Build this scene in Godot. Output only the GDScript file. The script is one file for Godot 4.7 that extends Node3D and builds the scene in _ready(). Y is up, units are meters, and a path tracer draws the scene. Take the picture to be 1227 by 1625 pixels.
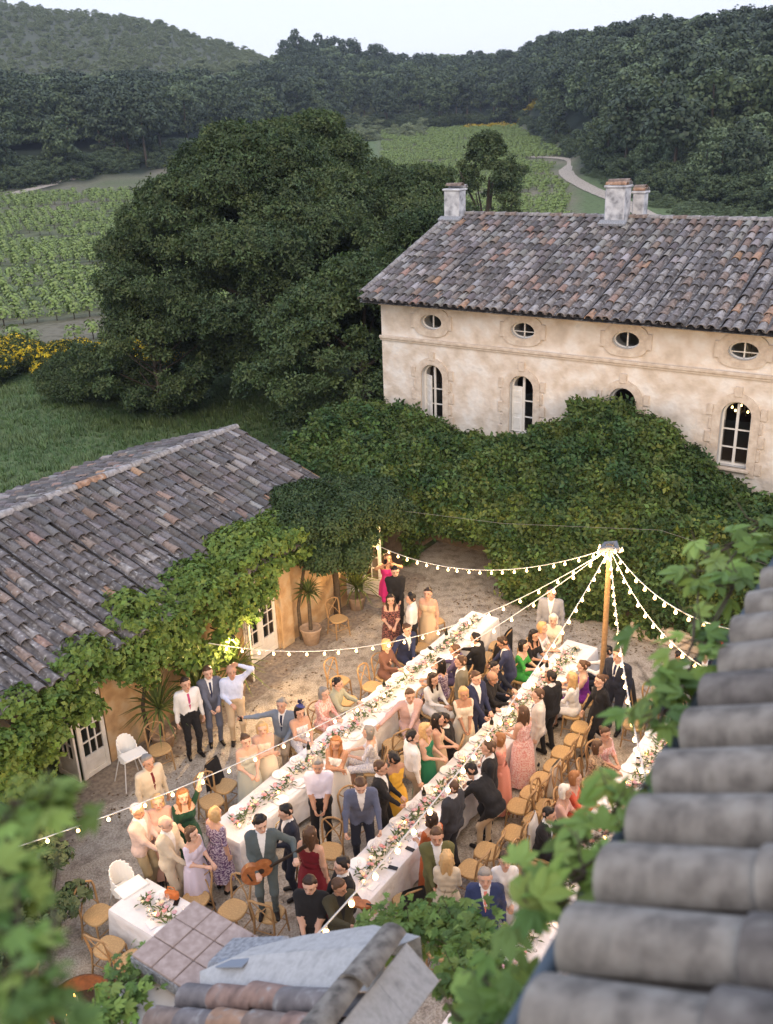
extends Node3D
# ---------------------------------------------------------------- state and small helpers
var rng := RandomNumberGenerator.new()
var mats := {}
var taken := {}
var kit := {}
var noise := FastNoiseLite.new()

const YAW := 0.610865      # the camera looks 35 degrees to the left of the table direction (-Z)


func _ready() -> void:
	rng.seed = 20240607
	noise.seed = 7
	noise.frequency = 1.0
	set_camera_and_light()
	make_materials()
	build_terrain()
	build_courtyard()
	build_main_house()
	build_annex()
	build_hedge_and_vines()
	build_trees()
	build_vineyards()
	build_near_roofs()
	build_tables()
	build_chairs()
	build_people()
	build_lights()
	build_plants_and_props()
	build_foreground_leaves()


func set_camera_and_light() -> void:
	var cam := Camera3D.new()
	cam.name = "camera"
	add_child(cam)
	var fwd0 := Vector3(-sin(YAW), 0, -cos(YAW))
	var right0 := Vector3(cos(YAW), 0, -sin(YAW))
	var pitch := deg_to_rad(22.0)
	var roll := deg_to_rad(2.0)
	var f := fwd0 * cos(pitch) - Vector3.UP * sin(pitch)
	var u := Vector3.UP * cos(pitch) + fwd0 * sin(pitch)
	var r := right0 * cos(roll) - u * sin(roll)
	var u2 := u * cos(roll) + right0 * sin(roll)
	cam.transform = Transform3D(Basis(r, u2, -f), Vector3(0, 11.2, 0))
	cam.near = 0.05
	cam.far = 3000.0
	var at := CameraAttributesPhysical.new()
	at.frustum_focal_length = 33.2
	at.frustum_focus_distance = 18.5
	at.exposure_aperture = 2.0
	at.exposure_multiplier = 1.0
	cam.attributes = at
	cam.fov = 56.9
	cam.current = true
	var sun := DirectionalLight3D.new()
	sun.name = "dusk_sun"
	add_child(sun)
	sun.light_energy = 0.36
	sun.light_angular_distance = 40.0
	sun.light_color = Color(1.0, 0.95, 0.92)
	sun.shadow_enabled = true
	sun.look_at_from_position(Vector3(6, 8, 9), Vector3.ZERO)
	var env := Environment.new()
	env.background_mode = Environment.BG_SKY
	var sm := ProceduralSkyMaterial.new()
	sm.sky_top_color = Color(0.70, 0.75, 0.86)
	sm.sky_horizon_color = Color(0.805, 0.81, 0.83)
	sm.sky_curve = 0.12
	sm.ground_bottom_color = Color(0.25, 0.26, 0.24)
	sm.ground_horizon_color = Color(0.5, 0.5, 0.5)
	sm.sun_angle_max = 0.0
	sm.sky_cover = cloud_cover()
	sm.sky_cover_modulate = Color(1, 1, 1, 0.30)
	var sky := Sky.new()
	sky.sky_material = sm
	env.sky = sky
	env.background_energy_multiplier = 1.12
	env.tonemap_mode = Environment.TONE_MAPPER_LINEAR
	env.tonemap_exposure = 1.72
	env.sdfgi_enabled = true
	env.ssao_enabled = true
	env.ssil_enabled = true
	env.fog_enabled = true
	env.fog_density = 0.00026
	env.fog_light_color = Color(0.82, 0.88, 0.97)
	var we := WorldEnvironment.new()
	we.name = "world_environment"
	we.environment = env
	add_child(we)


func cloud_cover() -> Texture2D:
	var n := FastNoiseLite.new()
	n.seed = 3
	n.frequency = 0.006
	n.fractal_octaves = 4
	var img := Image.create(512, 256, false, Image.FORMAT_RGBA8)
	for y in 256:
		for x in 512:
			var a := float(x) / 512.0 * TAU
			var k: float = n.get_noise_3d(cos(a) * 60.0, y * 2.2, sin(a) * 60.0) * 0.5 + 0.5
			var s := clampf((k - 0.52) * 4.0, 0.0, 1.0)
			img.set_pixel(x, y, Color(1.0, 0.98, 0.96, s))
	return ImageTexture.create_from_image(img)


func hexlin(r: float, g: float, b: float) -> Color:
	return Color(r, g, b).linear_to_srgb()


func mat(key: String, lin: Color, rough := 0.8) -> StandardMaterial3D:
	if mats.has(key):
		return mats[key]
	var m := StandardMaterial3D.new()
	m.resource_name = key
	m.albedo_color = lin.linear_to_srgb()
	m.roughness = rough
	m.metallic_specular = 0.35
	m.cull_mode = BaseMaterial3D.CULL_DISABLED
	mats[key] = m
	return m


func noise_tex(freq: float, ramp: Array, size := 256, type := FastNoiseLite.TYPE_SIMPLEX_SMOOTH, sd := 1, octaves := 4) -> NoiseTexture2D:
	var n := FastNoiseLite.new()
	n.noise_type = type
	n.frequency = freq
	n.seed = sd
	n.fractal_octaves = octaves
	var t := NoiseTexture2D.new()
	t.width = size
	t.height = size
	t.seamless = true
	t.noise = n
	var g := Gradient.new()
	var offs := PackedFloat32Array()
	var cols := PackedColorArray()
	for e in ramp:
		offs.append(e[0])
		cols.append(Color(e[1], e[2], e[3]).linear_to_srgb())
	g.offsets = offs
	g.colors = cols
	t.color_ramp = g
	return t


func bump_tex(freq: float, size := 256, sd := 1, type := FastNoiseLite.TYPE_SIMPLEX_SMOOTH) -> NoiseTexture2D:
	var n := FastNoiseLite.new()
	n.noise_type = type
	n.frequency = freq
	n.seed = sd
	n.fractal_octaves = 5
	var t := NoiseTexture2D.new()
	t.width = size
	t.height = size
	t.seamless = true
	t.noise = n
	return t


func tri_mat(key: String, tex: Texture2D, scale_m: float, rough := 0.9, bump: Texture2D = null, bump_cm := 0.0, world := true) -> StandardMaterial3D:
	var m := mat(key, Color(1, 1, 1), rough)
	m.albedo_texture = tex
	m.uv1_triplanar = true
	m.uv1_world_triplanar = world
	m.uv1_scale = Vector3.ONE / scale_m
	if bump:
		m.heightmap_enabled = true
		m.heightmap_texture = bump
		m.heightmap_scale = bump_cm
	return m


func leaf_mat(key: String, back := 0.5) -> StandardMaterial3D:
	var m := mat(key, Color(1, 1, 1), 0.55)
	m.vertex_color_use_as_albedo = true
	m.backlight_enabled = true
	m.backlight = Color(back, back, back * 0.6)
	return m


func numbered(n: String) -> String:
	if not taken.has(n):
		taken[n] = 0
		return n
	taken[n] += 1
	return "%s_%03d" % [n, taken[n]]


func tag(o: Node, label := "", category := "", group := "", kind := "") -> void:
	if label:
		o.set_meta("label", label)
	if category:
		o.set_meta("category", category)
	if group:
		o.set_meta("group", group)
	if kind:
		o.set_meta("kind", kind)


func thing(called: String, label: String, category: String, at := Vector3.ZERO, turn := 0.0, group := "") -> Node3D:
	var o := Node3D.new()
	o.name = numbered(called)
	add_child(o)
	o.position = at
	o.rotation.y = turn
	tag(o, label, category, group)
	return o


func part(called: String, mesh: Mesh, m: Material, parent: Node) -> MeshInstance3D:
	var o := MeshInstance3D.new()
	o.name = numbered(called) if parent == self else called
	o.mesh = mesh
	if m:
		o.material_override = m
	parent.add_child(o, true)
	return o


func struct(called: String, mesh: Mesh, m: Material) -> MeshInstance3D:
	var o := part(called, mesh, m, self)
	o.set_meta("kind", "structure")
	return o


func copy_of(o: Node3D, at: Vector3, turn: float, label := "", group := "") -> Node3D:
	var c: Node3D = o.duplicate()
	c.name = numbered(String(o.name).get_slice("_0", 0))
	add_child(c)
	c.position = at
	c.rotation = Vector3(0, turn, 0)
	if label:
		c.set_meta("label", label)
	if group:
		c.set_meta("group", group)
	return c


func multi(called: String, mesh: Mesh, xf: Array, cols: PackedColorArray, m: Material, parent: Node, kind := "") -> MultiMeshInstance3D:
	var mm := MultiMesh.new()
	mm.transform_format = MultiMesh.TRANSFORM_3D
	mm.use_colors = cols.size() > 0
	mm.mesh = mesh
	mm.instance_count = xf.size()
	for i in xf.size():
		mm.set_instance_transform(i, xf[i])
		if mm.use_colors:
			mm.set_instance_color(i, cols[i])
	var o := MultiMeshInstance3D.new()
	o.name = numbered(called) if parent == self else called
	o.multimesh = mm
	o.material_override = m
	parent.add_child(o, true)
	if kind:
		o.set_meta("kind", kind)
	return o


# ---------------------------------------------------------------- mesh builder
class MB:
	var v := PackedVector3Array()
	var n := PackedVector3Array()
	var c := PackedColorArray()
	var ix := PackedInt32Array()
	var col := Color(1, 1, 1)

	func vert(p: Vector3, nn: Vector3) -> int:
		v.append(p)
		n.append(nn)
		c.append(col)
		return v.size() - 1

	func tri(a: int, b: int, d: int) -> void:
		var g := (v[b] - v[a]).cross(v[d] - v[a])
		if g.dot(n[a] + n[b] + n[d]) > 0.0:
			ix.append(a)
			ix.append(d)
			ix.append(b)
		else:
			ix.append(a)
			ix.append(b)
			ix.append(d)

	func quad(a: Vector3, b: Vector3, d: Vector3, e: Vector3, nn := Vector3.ZERO) -> void:
		var m := nn
		if m == Vector3.ZERO:
			m = (b - a).cross(e - a).normalized()
		var i := vert(a, m)
		vert(b, m)
		vert(d, m)
		vert(e, m)
		tri(i, i + 1, i + 2)
		tri(i, i + 2, i + 3)

	func flat(a: Vector3, b: Vector3, d: Vector3, nn := Vector3.ZERO) -> void:
		var m := nn
		if m == Vector3.ZERO:
			m = (b - a).cross(d - a).normalized()
		var i := vert(a, m)
		vert(b, m)
		vert(d, m)
		tri(i, i + 1, i + 2)

	func box(ctr: Vector3, s: Vector3, bs := Basis.IDENTITY, bev := 0.0) -> void:
		var h := s * 0.5
		var e := minf(bev, minf(h.x, minf(h.y, h.z)) * 0.9)
		var ax := [Vector3.RIGHT, Vector3.UP, Vector3.BACK]
		for k in 3:
			var a: Vector3 = ax[k]
			var b: Vector3 = ax[(k + 1) % 3]
			var d: Vector3 = ax[(k + 2) % 3]
			var hb := h.dot(b) - e
			var hd := h.dot(d) - e
			for sg in [-1.0, 1.0]:
				var o: Vector3 = a * (h.dot(a) * sg)
				quad(ctr + bs * (o - b * hb - d * hd), ctr + bs * (o + b * hb - d * hd), ctr + bs * (o + b * hb + d * hd), ctr + bs * (o - b * hb + d * hd), bs * (a * sg))
			if e > 0.0:
				var ha := h.dot(a) - e
				for sb in [-1.0, 1.0]:
					for sd in [-1.0, 1.0]:
						var p1: Vector3 = b * (h.dot(b) * sb) + d * (hd * sd)
						var p2: Vector3 = b * (hb * sb) + d * (h.dot(d) * sd)
						quad(ctr + bs * (p1 - a * ha), ctr + bs * (p1 + a * ha), ctr + bs * (p2 + a * ha), ctr + bs * (p2 - a * ha), bs * ((b * sb + d * sd).normalized()))
		if e > 0.0:
			for sx in [-1.0, 1.0]:
				for sy in [-1.0, 1.0]:
					for sz in [-1.0, 1.0]:
						var q := Vector3(sx, sy, sz)
						flat(ctr + bs * Vector3(h.x * sx, (h.y - e) * sy, (h.z - e) * sz), ctr + bs * Vector3((h.x - e) * sx, h.y * sy, (h.z - e) * sz), ctr + bs * Vector3((h.x - e) * sx, (h.y - e) * sy, h.z * sz), bs * q.normalized())

	func tube(pts: Array, rads: Array, seg := 8, caps := true, sq := 1.0) -> void:
		var prev := Vector3.ZERO
		var start := v.size()
		for i in pts.size():
			var t: Vector3
			if i == 0:
				t = pts[1] - pts[0]
			elif i == pts.size() - 1:
				t = pts[i] - pts[i - 1]
			else:
				t = (pts[i + 1] - pts[i]).normalized() + (pts[i] - pts[i - 1]).normalized()
			t = t.normalized()
			if prev == Vector3.ZERO:
				prev = Vector3.UP if absf(t.y) < 0.9 else Vector3.RIGHT
			var s := t.cross(prev).normalized()
			var w := s.cross(t).normalized()
			prev = w
			for k in seg:
				var a := TAU * k / seg
				var d := s * cos(a) + w * sin(a) * sq
				vert(pts[i] + d * rads[i], d.normalized())
		for i in pts.size() - 1:
			for k in seg:
				var a := start + i * seg + k
				var b := start + i * seg + (k + 1) % seg
				tri(a, b, b + seg)
				tri(a, b + seg, a + seg)
		if caps:
			for e in [0, pts.size() - 1]:
				var t: Vector3 = (pts[0] - pts[1]).normalized() if e == 0 else (pts[e] - pts[e - 1]).normalized()
				var cidx := vert(pts[e], t)
				var ring := []
				for k in seg:
					ring.append(vert(v[start + e * seg + k], t))
				for k in seg:
					tri(cidx, ring[k], ring[(k + 1) % seg])

	# profile of (radius, height) turned round the y axis at o
	func lathe(prof: Array, seg := 12, o := Vector3.ZERO, bs := Basis.IDENTITY) -> void:
		var start := v.size()
		for i in prof.size():
			var p0: Vector2 = prof[maxi(i - 1, 0)]
			var p1: Vector2 = prof[mini(i + 1, prof.size() - 1)]
			var t := (p1 - p0).normalized()
			var nr := Vector2(t.y, -t.x)
			for k in seg:
				var a := TAU * k / seg
				vert(o + bs * Vector3(prof[i].x * cos(a), prof[i].y, prof[i].x * sin(a)), bs * Vector3(nr.x * cos(a), nr.y, nr.x * sin(a)))
		for i in prof.size() - 1:
			for k in seg:
				var a := start + i * seg + k
				var b := start + i * seg + (k + 1) % seg
				tri(a, b, b + seg)
				tri(a, b + seg, a + seg)

	func ball(o: Vector3, r: Vector3, seg := 8, rings := 5) -> void:
		var start := v.size()
		for i in rings + 1:
			var p := PI * i / rings
			for k in seg:
				var a := TAU * k / seg
				var d := Vector3(sin(p) * cos(a), cos(p), sin(p) * sin(a))
				vert(o + d * r, (d / r).normalized())
		for i in rings:
			for k in seg:
				var a := start + i * seg + k
				var b := start + i * seg + (k + 1) % seg
				tri(a, b, b + seg)
				tri(a, b + seg, a + seg)

	func commit() -> ArrayMesh:
		var m := ArrayMesh.new()
		if v.is_empty():
			return m
		var a := []
		a.resize(Mesh.ARRAY_MAX)
		a[Mesh.ARRAY_VERTEX] = v
		a[Mesh.ARRAY_NORMAL] = n
		a[Mesh.ARRAY_COLOR] = c
		a[Mesh.ARRAY_INDEX] = ix
		m.add_surface_from_arrays(Mesh.PRIMITIVE_TRIANGLES, a)
		return m


func rv(s := 1.0) -> Vector3:
	return Vector3(rng.randf_range(-s, s), rng.randf_range(-s, s), rng.randf_range(-s, s))


func unit() -> Vector3:
	var z := rng.randf_range(-1, 1)
	var a := rng.randf() * TAU
	var r := sqrt(1.0 - z * z)
	return Vector3(r * cos(a), z, r * sin(a))


# a basis whose y axis is n, turned at random about it
func about(n: Vector3, s := 1.0) -> Basis:
	var t := n.cross(Vector3.UP if absf(n.y) < 0.9 else Vector3.RIGHT).normalized()
	var b := Basis(t, n, t.cross(n))
	return (b * Basis(Vector3.UP, rng.randf() * TAU)).scaled_local(Vector3.ONE * s)


func tint(base: Color, spread := 0.3, hue := 0.06) -> Color:
	var k := 1.0 + rng.randf_range(-spread, spread)
	return Color(base.r * k * (1.0 + rng.randf_range(-hue, hue) * 2.0), base.g * k, base.b * k * (1.0 + rng.randf_range(-hue, hue) * 2.0))


func smooth(a: float, b: float, x: float) -> float:
	var t := clampf((x - a) / (b - a), 0.0, 1.0)
	return t * t * (3.0 - 2.0 * t)


func table_lookup(t: Array, x: float) -> float:
	if x <= t[0][0]:
		return t[0][1]
	for i in t.size() - 1:
		if x <= t[i + 1][0]:
			return lerpf(t[i][1], t[i + 1][1], (x - t[i][0]) / (t[i + 1][0] - t[i][0]))
	return t[-1][1]


func make_materials() -> void:
	tri_mat("plaster", noise_tex(0.012, [[0.0, 0.54, 0.46, 0.38], [0.30, 0.64, 0.56, 0.47], [0.42, 0.69, 0.61, 0.53], [0.62, 0.73, 0.67, 0.60], [0.8, 0.78, 0.74, 0.69], [1.0, 0.66, 0.63, 0.59]], 512, FastNoiseLite.TYPE_SIMPLEX_SMOOTH, 5, 7), 5.0, 0.95, bump_tex(0.03, 512, 8), 2.0)
	tri_mat("stone_trim", noise_tex(0.02, [[0.0, 0.50, 0.42, 0.34], [0.5, 0.62, 0.53, 0.44], [1.0, 0.72, 0.65, 0.56]], 256, FastNoiseLite.TYPE_SIMPLEX_SMOOTH, 9, 5), 1.5, 0.95, bump_tex(0.05, 256, 4), 0.8)
	tri_mat("ochre_wall", noise_tex(0.015, [[0.0, 0.34, 0.22, 0.12], [0.45, 0.50, 0.34, 0.19], [0.7, 0.56, 0.42, 0.27], [1.0, 0.44, 0.36, 0.27]], 512, FastNoiseLite.TYPE_SIMPLEX_SMOOTH, 15, 6), 4.0, 0.95, bump_tex(0.04, 256, 18), 1.5)
	var g := tri_mat("gravel", noise_tex(0.09, [[0.0, 0.24, 0.21, 0.18], [0.4, 0.39, 0.35, 0.30], [0.6, 0.45, 0.41, 0.355], [1.0, 0.58, 0.53, 0.47]], 512, FastNoiseLite.TYPE_SIMPLEX_SMOOTH, 21, 5), 2.2, 0.95, bump_tex(0.16, 512, 23), 1.6)
	g.detail_enabled = true
	g.detail_albedo = noise_tex(0.012, [[0.0, 0.50, 0.48, 0.46], [0.40, 0.85, 0.84, 0.83], [0.6, 1, 1, 1], [1.0, 1, 1, 1]], 512, FastNoiseLite.TYPE_SIMPLEX_SMOOTH, 31, 5)
	g.detail_blend_mode = BaseMaterial3D.BLEND_MODE_MUL
	tri_mat("packed_earth", noise_tex(0.05, [[0.0, 0.17, 0.14, 0.12], [0.5, 0.27, 0.23, 0.19], [1.0, 0.36, 0.31, 0.26]], 512, FastNoiseLite.TYPE_SIMPLEX_SMOOTH, 41, 5), 3.0, 0.95, bump_tex(0.1, 256, 43), 1.0)
	var w := tri_mat("white_paint", noise_tex(0.02, [[0.0, 0.66, 0.64, 0.60], [1.0, 0.80, 0.79, 0.76]], 128), 0.8, 0.5)
	w.metallic_specular = 0.5
	mat("room_plaster", Color(0.40, 0.36, 0.31), 0.9)
	mat("room_floor", Color(0.16, 0.10, 0.06), 0.7)
	var gl := mat("glass", Color(0.015, 0.018, 0.02), 0.03)
	gl.transparency = BaseMaterial3D.TRANSPARENCY_ALPHA
	gl.albedo_color.a = 0.3
	gl.metallic_specular = 0.3
	tri_mat("wood_pole", noise_tex(0.03, [[0.0, 0.20, 0.12, 0.06], [1.0, 0.38, 0.25, 0.13]], 128), 0.5, 0.7)
	tri_mat("chair_wood", noise_tex(0.03, [[0.0, 0.27, 0.165, 0.08], [1.0, 0.40, 0.26, 0.13]], 128, FastNoiseLite.TYPE_SIMPLEX_SMOOTH, 52), 0.4, 0.5, null, 0.0, false)
	tri_mat("cane_seat", noise_tex(0.06, [[0.0, 0.36, 0.235, 0.115], [1.0, 0.52, 0.36, 0.18]], 128, FastNoiseLite.TYPE_CELLULAR, 53), 0.2, 0.7, null, 0.0, false)
	tri_mat("linen", noise_tex(0.03, [[0.0, 0.62, 0.61, 0.62], [1.0, 0.72, 0.71, 0.72]], 128, FastNoiseLite.TYPE_SIMPLEX_SMOOTH, 61), 1.2, 0.9, bump_tex(0.012, 256, 63), 2.5)
	tri_mat("terracotta_pot", noise_tex(0.03, [[0.0, 0.28, 0.20, 0.14], [1.0, 0.45, 0.34, 0.26]], 128, FastNoiseLite.TYPE_SIMPLEX_SMOOTH, 71), 0.5, 0.9)
	tri_mat("zinc", noise_tex(0.02, [[0.0, 0.28, 0.28, 0.28], [0.3, 0.40, 0.395, 0.39], [0.45, 0.47, 0.465, 0.46], [0.6, 0.52, 0.515, 0.51], [0.75, 0.42, 0.415, 0.40], [1.0, 0.58, 0.575, 0.57]], 512, FastNoiseLite.TYPE_SIMPLEX_SMOOTH, 75, 7), 0.9, 0.6)
	tri_mat("mortar", noise_tex(0.05, [[0.0, 0.16, 0.16, 0.17], [0.5, 0.30, 0.31, 0.33], [1.0, 0.50, 0.51, 0.53]], 256, FastNoiseLite.TYPE_SIMPLEX_SMOOTH, 77, 5), 0.5, 0.95, bump_tex(0.06, 128, 79), 1.0)
	tri_mat("paving_tile", noise_tex(0.03, [[0.0, 0.32, 0.24, 0.21], [1.0, 0.50, 0.40, 0.36]], 256, FastNoiseLite.TYPE_SIMPLEX_SMOOTH, 81, 5), 0.6, 0.9)
	tri_mat("bark", noise_tex(0.05, [[0.0, 0.05, 0.04, 0.03], [1.0, 0.14, 0.11, 0.08]], 128, FastNoiseLite.TYPE_SIMPLEX_SMOOTH, 91), 0.6, 0.95)
	mat("dark_soil", Color(0.035, 0.03, 0.022), 1.0)
	leaf_mat("leaf")
	leaf_mat("far_leaf", 0.3)
	# clay tile tones, weathered: lichen grey, dark, brown, pink, orange
	var tones := [[0.30, 0.28, 0.27], [0.22, 0.20, 0.20], [0.14, 0.13, 0.13], [0.26, 0.20, 0.17], [0.34, 0.23, 0.19], [0.40, 0.25, 0.17], [0.36, 0.34, 0.34], [0.18, 0.165, 0.165]]
	for i in tones.size():
		var t: Array = tones[i]
		tri_mat("clay_%d" % i, noise_tex(0.05, [[0.0, t[0] * 0.35, t[1] * 0.36, t[2] * 0.4], [0.38, t[0] * 0.8, t[1] * 0.8, t[2] * 0.8], [0.6, t[0], t[1], t[2]], [0.72, t[0] * 1.15, t[1] * 1.15, t[2] * 1.15], [0.86, 0.44, 0.44, 0.43], [1.0, 0.5, 0.5, 0.48]], 128, FastNoiseLite.TYPE_SIMPLEX_SMOOTH, 100 + i, 4), 0.9, 0.95, bump_tex(0.06, 128, 120), 0.4)
	tri_mat("near_clay", noise_tex(0.011, [[0.0, 0.07, 0.065, 0.06], [0.32, 0.15, 0.135, 0.12], [0.45, 0.22, 0.20, 0.175], [0.6, 0.27, 0.245, 0.215], [0.8, 0.32, 0.30, 0.265], [1.0, 0.22, 0.19, 0.145]], 1024, FastNoiseLite.TYPE_SIMPLEX_SMOOTH, 140, 8), 1.3, 0.95, bump_tex(0.05, 256, 141), 0.3)
	tri_mat("near_clay_dark", noise_tex(0.012, [[0.0, 0.06, 0.055, 0.05], [0.5, 0.15, 0.135, 0.125], [0.75, 0.21, 0.195, 0.175], [1.0, 0.29, 0.275, 0.25]], 1024, FastNoiseLite.TYPE_SIMPLEX_SMOOTH, 142, 8), 1.2, 0.95, bump_tex(0.05, 256, 143), 0.3)


# ---------------------------------------------------------------- land
const WOOD_EDGE := [[-40, 170], [-20, 190], [-12, 220], [-6, 280], [0, 330], [8, 335], [9, 275], [10, 245], [11, 215], [12, 188], [14, 162], [16, 146], [21, 130], [40, 100]]
const HILL := [[-60, 50], [-21, 54], [-19, 52], [-12, 44], [-5, 20], [0, 4], [8, 0]]


func azimuth(x: float, z: float) -> float:
	var f := -x * sin(YAW) - z * cos(YAW)
	var r := x * cos(YAW) - z * sin(YAW)
	return rad_to_deg(atan2(r, f))


func land(x: float, z: float) -> float:
	var d := Vector2(x, z).length()
	var az := azimuth(x, z)
	var h := -0.05
	if absf(az) > 85.0:
		return h
	h += 0.055 * maxf(0.0, minf(d, 420.0) - 130.0)
	var dw := table_lookup(WOOD_EDGE, az)
	var wl := 1.0 - smooth(6.0, 9.5, az)
	h += wl * 0.10 * clampf(d - dw, 0, 130) + (1.0 - wl) * 0.13 * clampf(d - dw, 0, 110)
	h += table_lookup(HILL, az) * smooth(330, 640, d)
	return h * (1.0 - smooth(60.0, 85.0, absf(az)))


func at_polar(az: float, d: float) -> Vector3:
	var a := deg_to_rad(az) - YAW
	var x := sin(a) * d
	var z := -cos(a) * d
	return Vector3(x, land(x, z), z)


func build_terrain() -> void:
	var mb := MB.new()
	var rings := [0.0]
	var d := 14.0
	while d < 1500.0:
		rings.append(d)
		d *= 1.05
	var azs := []
	var a := -180.0
	while a < 179.9:
		azs.append(a)
		a += 1.0 if absf(a) < 45.0 or a == -45.0 else 5.0
	var na := azs.size()
	for r in rings:
		for az in azs:
			var p := at_polar(az, r)
			var e := maxf(1.0, r * 0.01)
			var nn := Vector3(land(p.x - e, p.z) - land(p.x + e, p.z), 2.0 * e, land(p.x, p.z - e) - land(p.x, p.z + e)).normalized()
			var dw := table_lookup(WOOD_EDGE, az)
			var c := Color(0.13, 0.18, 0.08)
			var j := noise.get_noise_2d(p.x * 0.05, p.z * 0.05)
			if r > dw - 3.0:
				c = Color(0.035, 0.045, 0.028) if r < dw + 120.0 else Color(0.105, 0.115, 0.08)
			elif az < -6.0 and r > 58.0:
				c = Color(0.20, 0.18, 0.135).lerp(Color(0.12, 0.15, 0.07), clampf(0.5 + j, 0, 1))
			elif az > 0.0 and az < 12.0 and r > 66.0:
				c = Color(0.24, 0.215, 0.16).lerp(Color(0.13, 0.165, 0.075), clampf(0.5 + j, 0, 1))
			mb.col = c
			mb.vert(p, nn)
	for i in rings.size() - 1:
		for k in na:
			var q := i * na + k
			var w := i * na + (k + 1) % na
			mb.tri(q, w, w + na)
			mb.tri(q, w + na, q + na)
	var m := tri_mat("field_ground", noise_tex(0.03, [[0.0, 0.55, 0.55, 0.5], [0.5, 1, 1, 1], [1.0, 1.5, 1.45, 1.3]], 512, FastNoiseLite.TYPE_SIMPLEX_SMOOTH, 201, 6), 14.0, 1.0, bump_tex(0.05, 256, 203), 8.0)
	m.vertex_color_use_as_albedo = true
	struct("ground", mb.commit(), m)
	# dirt road winding up the vineyard, and a stub of track by the far wood
	ribbon("road", [Vector2(-96, -196), Vector2(-87, -193), Vector2(-81, -184), Vector2(-75.4, -168), Vector2(-64, -150), Vector2(-52, -134.5), Vector2(-42, -120.5), Vector2(-33, -110.6), Vector2(-24, -100), Vector2(-10, -88), Vector2(8, -76)], 2.7)
	ribbon("path", [Vector2(-150, -104), Vector2(-160, -124), Vector2(-166, -140), Vector2(-168, -158), Vector2(-160, -175)], 2.6)
	# the meadow beside the annex: tufts of long grass that nobody could count
	var bl := MB.new()
	for k in 9:
		var ang := rng.randf() * TAU
		var dir := Vector3(cos(ang), 0, sin(ang))
		var o := dir * rng.randf_range(0.0, 0.10)
		var tip := o + dir * rng.randf_range(0.04, 0.20) + Vector3.UP * rng.randf_range(0.14, 0.28)
		var sd := dir.cross(Vector3.UP) * 0.012
		bl.flat(o - sd, o + sd, tip, (Vector3.UP + dir * 0.5).normalized())
	var xf := []
	var cols := PackedColorArray()
	for i in 20000:
		var az := rng.randf_range(-26.0, -6.0)
		var r := sqrt(rng.randf_range(22.0 * 22.0, 56.0 * 56.0))
		var p := at_polar(az, r)
		if p.x > -17.5 and p.z > -24.0:
			continue
		var n2 := noise.get_noise_2d(p.x * 0.25, p.z * 0.25)
		xf.append(Transform3D(Basis(Vector3.UP, rng.randf() * TAU).scaled(Vector3.ONE * rng.randf_range(0.6, 1.15) * (1.0 + n2 * 0.6)), p))
		cols.append(tint(Color(0.17, 0.28, 0.10).lerp(Color(0.28, 0.36, 0.15), clampf(0.35 + n2, 0, 1)), 0.3))
	var g := multi("meadow_grass", bl.commit(), xf, cols, mats["leaf"], self, "stuff")
	tag(g, "long soft green grass of the meadow behind the annex", "grass")


func ribbon(called: String, pts: Array, w: float) -> void:
	var cv := Curve3D.new()
	for i in pts.size():
		var t: Vector2 = (pts[mini(i + 1, pts.size() - 1)] - pts[maxi(i - 1, 0)]) * 0.2
		cv.add_point(Vector3(pts[i].x, 0, pts[i].y), Vector3(-t.x, 0, -t.y), Vector3(t.x, 0, t.y))
	var mb := MB.new()
	var steps := 90
	var ln := cv.get_baked_length()
	for i in steps + 1:
		var p := cv.sample_baked(ln * i / steps)
		var q := cv.sample_baked(minf(ln, ln * i / steps + 0.5))
		if i == steps:
			q = p + (p - cv.sample_baked(ln - 0.5))
		var s := (q - p).normalized().cross(Vector3.UP) * w * 0.5
		for k in 4:
			var e := p + s * (float(k) / 1.5 - 1.0)
			var wob := 1.0 + 0.12 * noise.get_noise_2d(i * 0.7, k * 3.0)
			e = p + (e - p) * wob
			e.y = land(e.x, e.z) + 0.10 + (0.05 if k == 1 or k == 2 else 0.0)
			mb.vert(e, Vector3.UP)
	for i in steps:
		for k in 3:
			var q := i * 4 + k
			mb.tri(q, q + 1, q + 5)
			mb.tri(q, q + 5, q + 4)
	var m := tri_mat("dirt", noise_tex(0.03, [[0.0, 0.26, 0.22, 0.17], [0.5, 0.46, 0.40, 0.33], [1.0, 0.56, 0.50, 0.42]], 256, FastNoiseLite.TYPE_SIMPLEX_SMOOTH, 205, 5), 4.0, 1.0)
	struct(called, mb.commit(), m)


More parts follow.
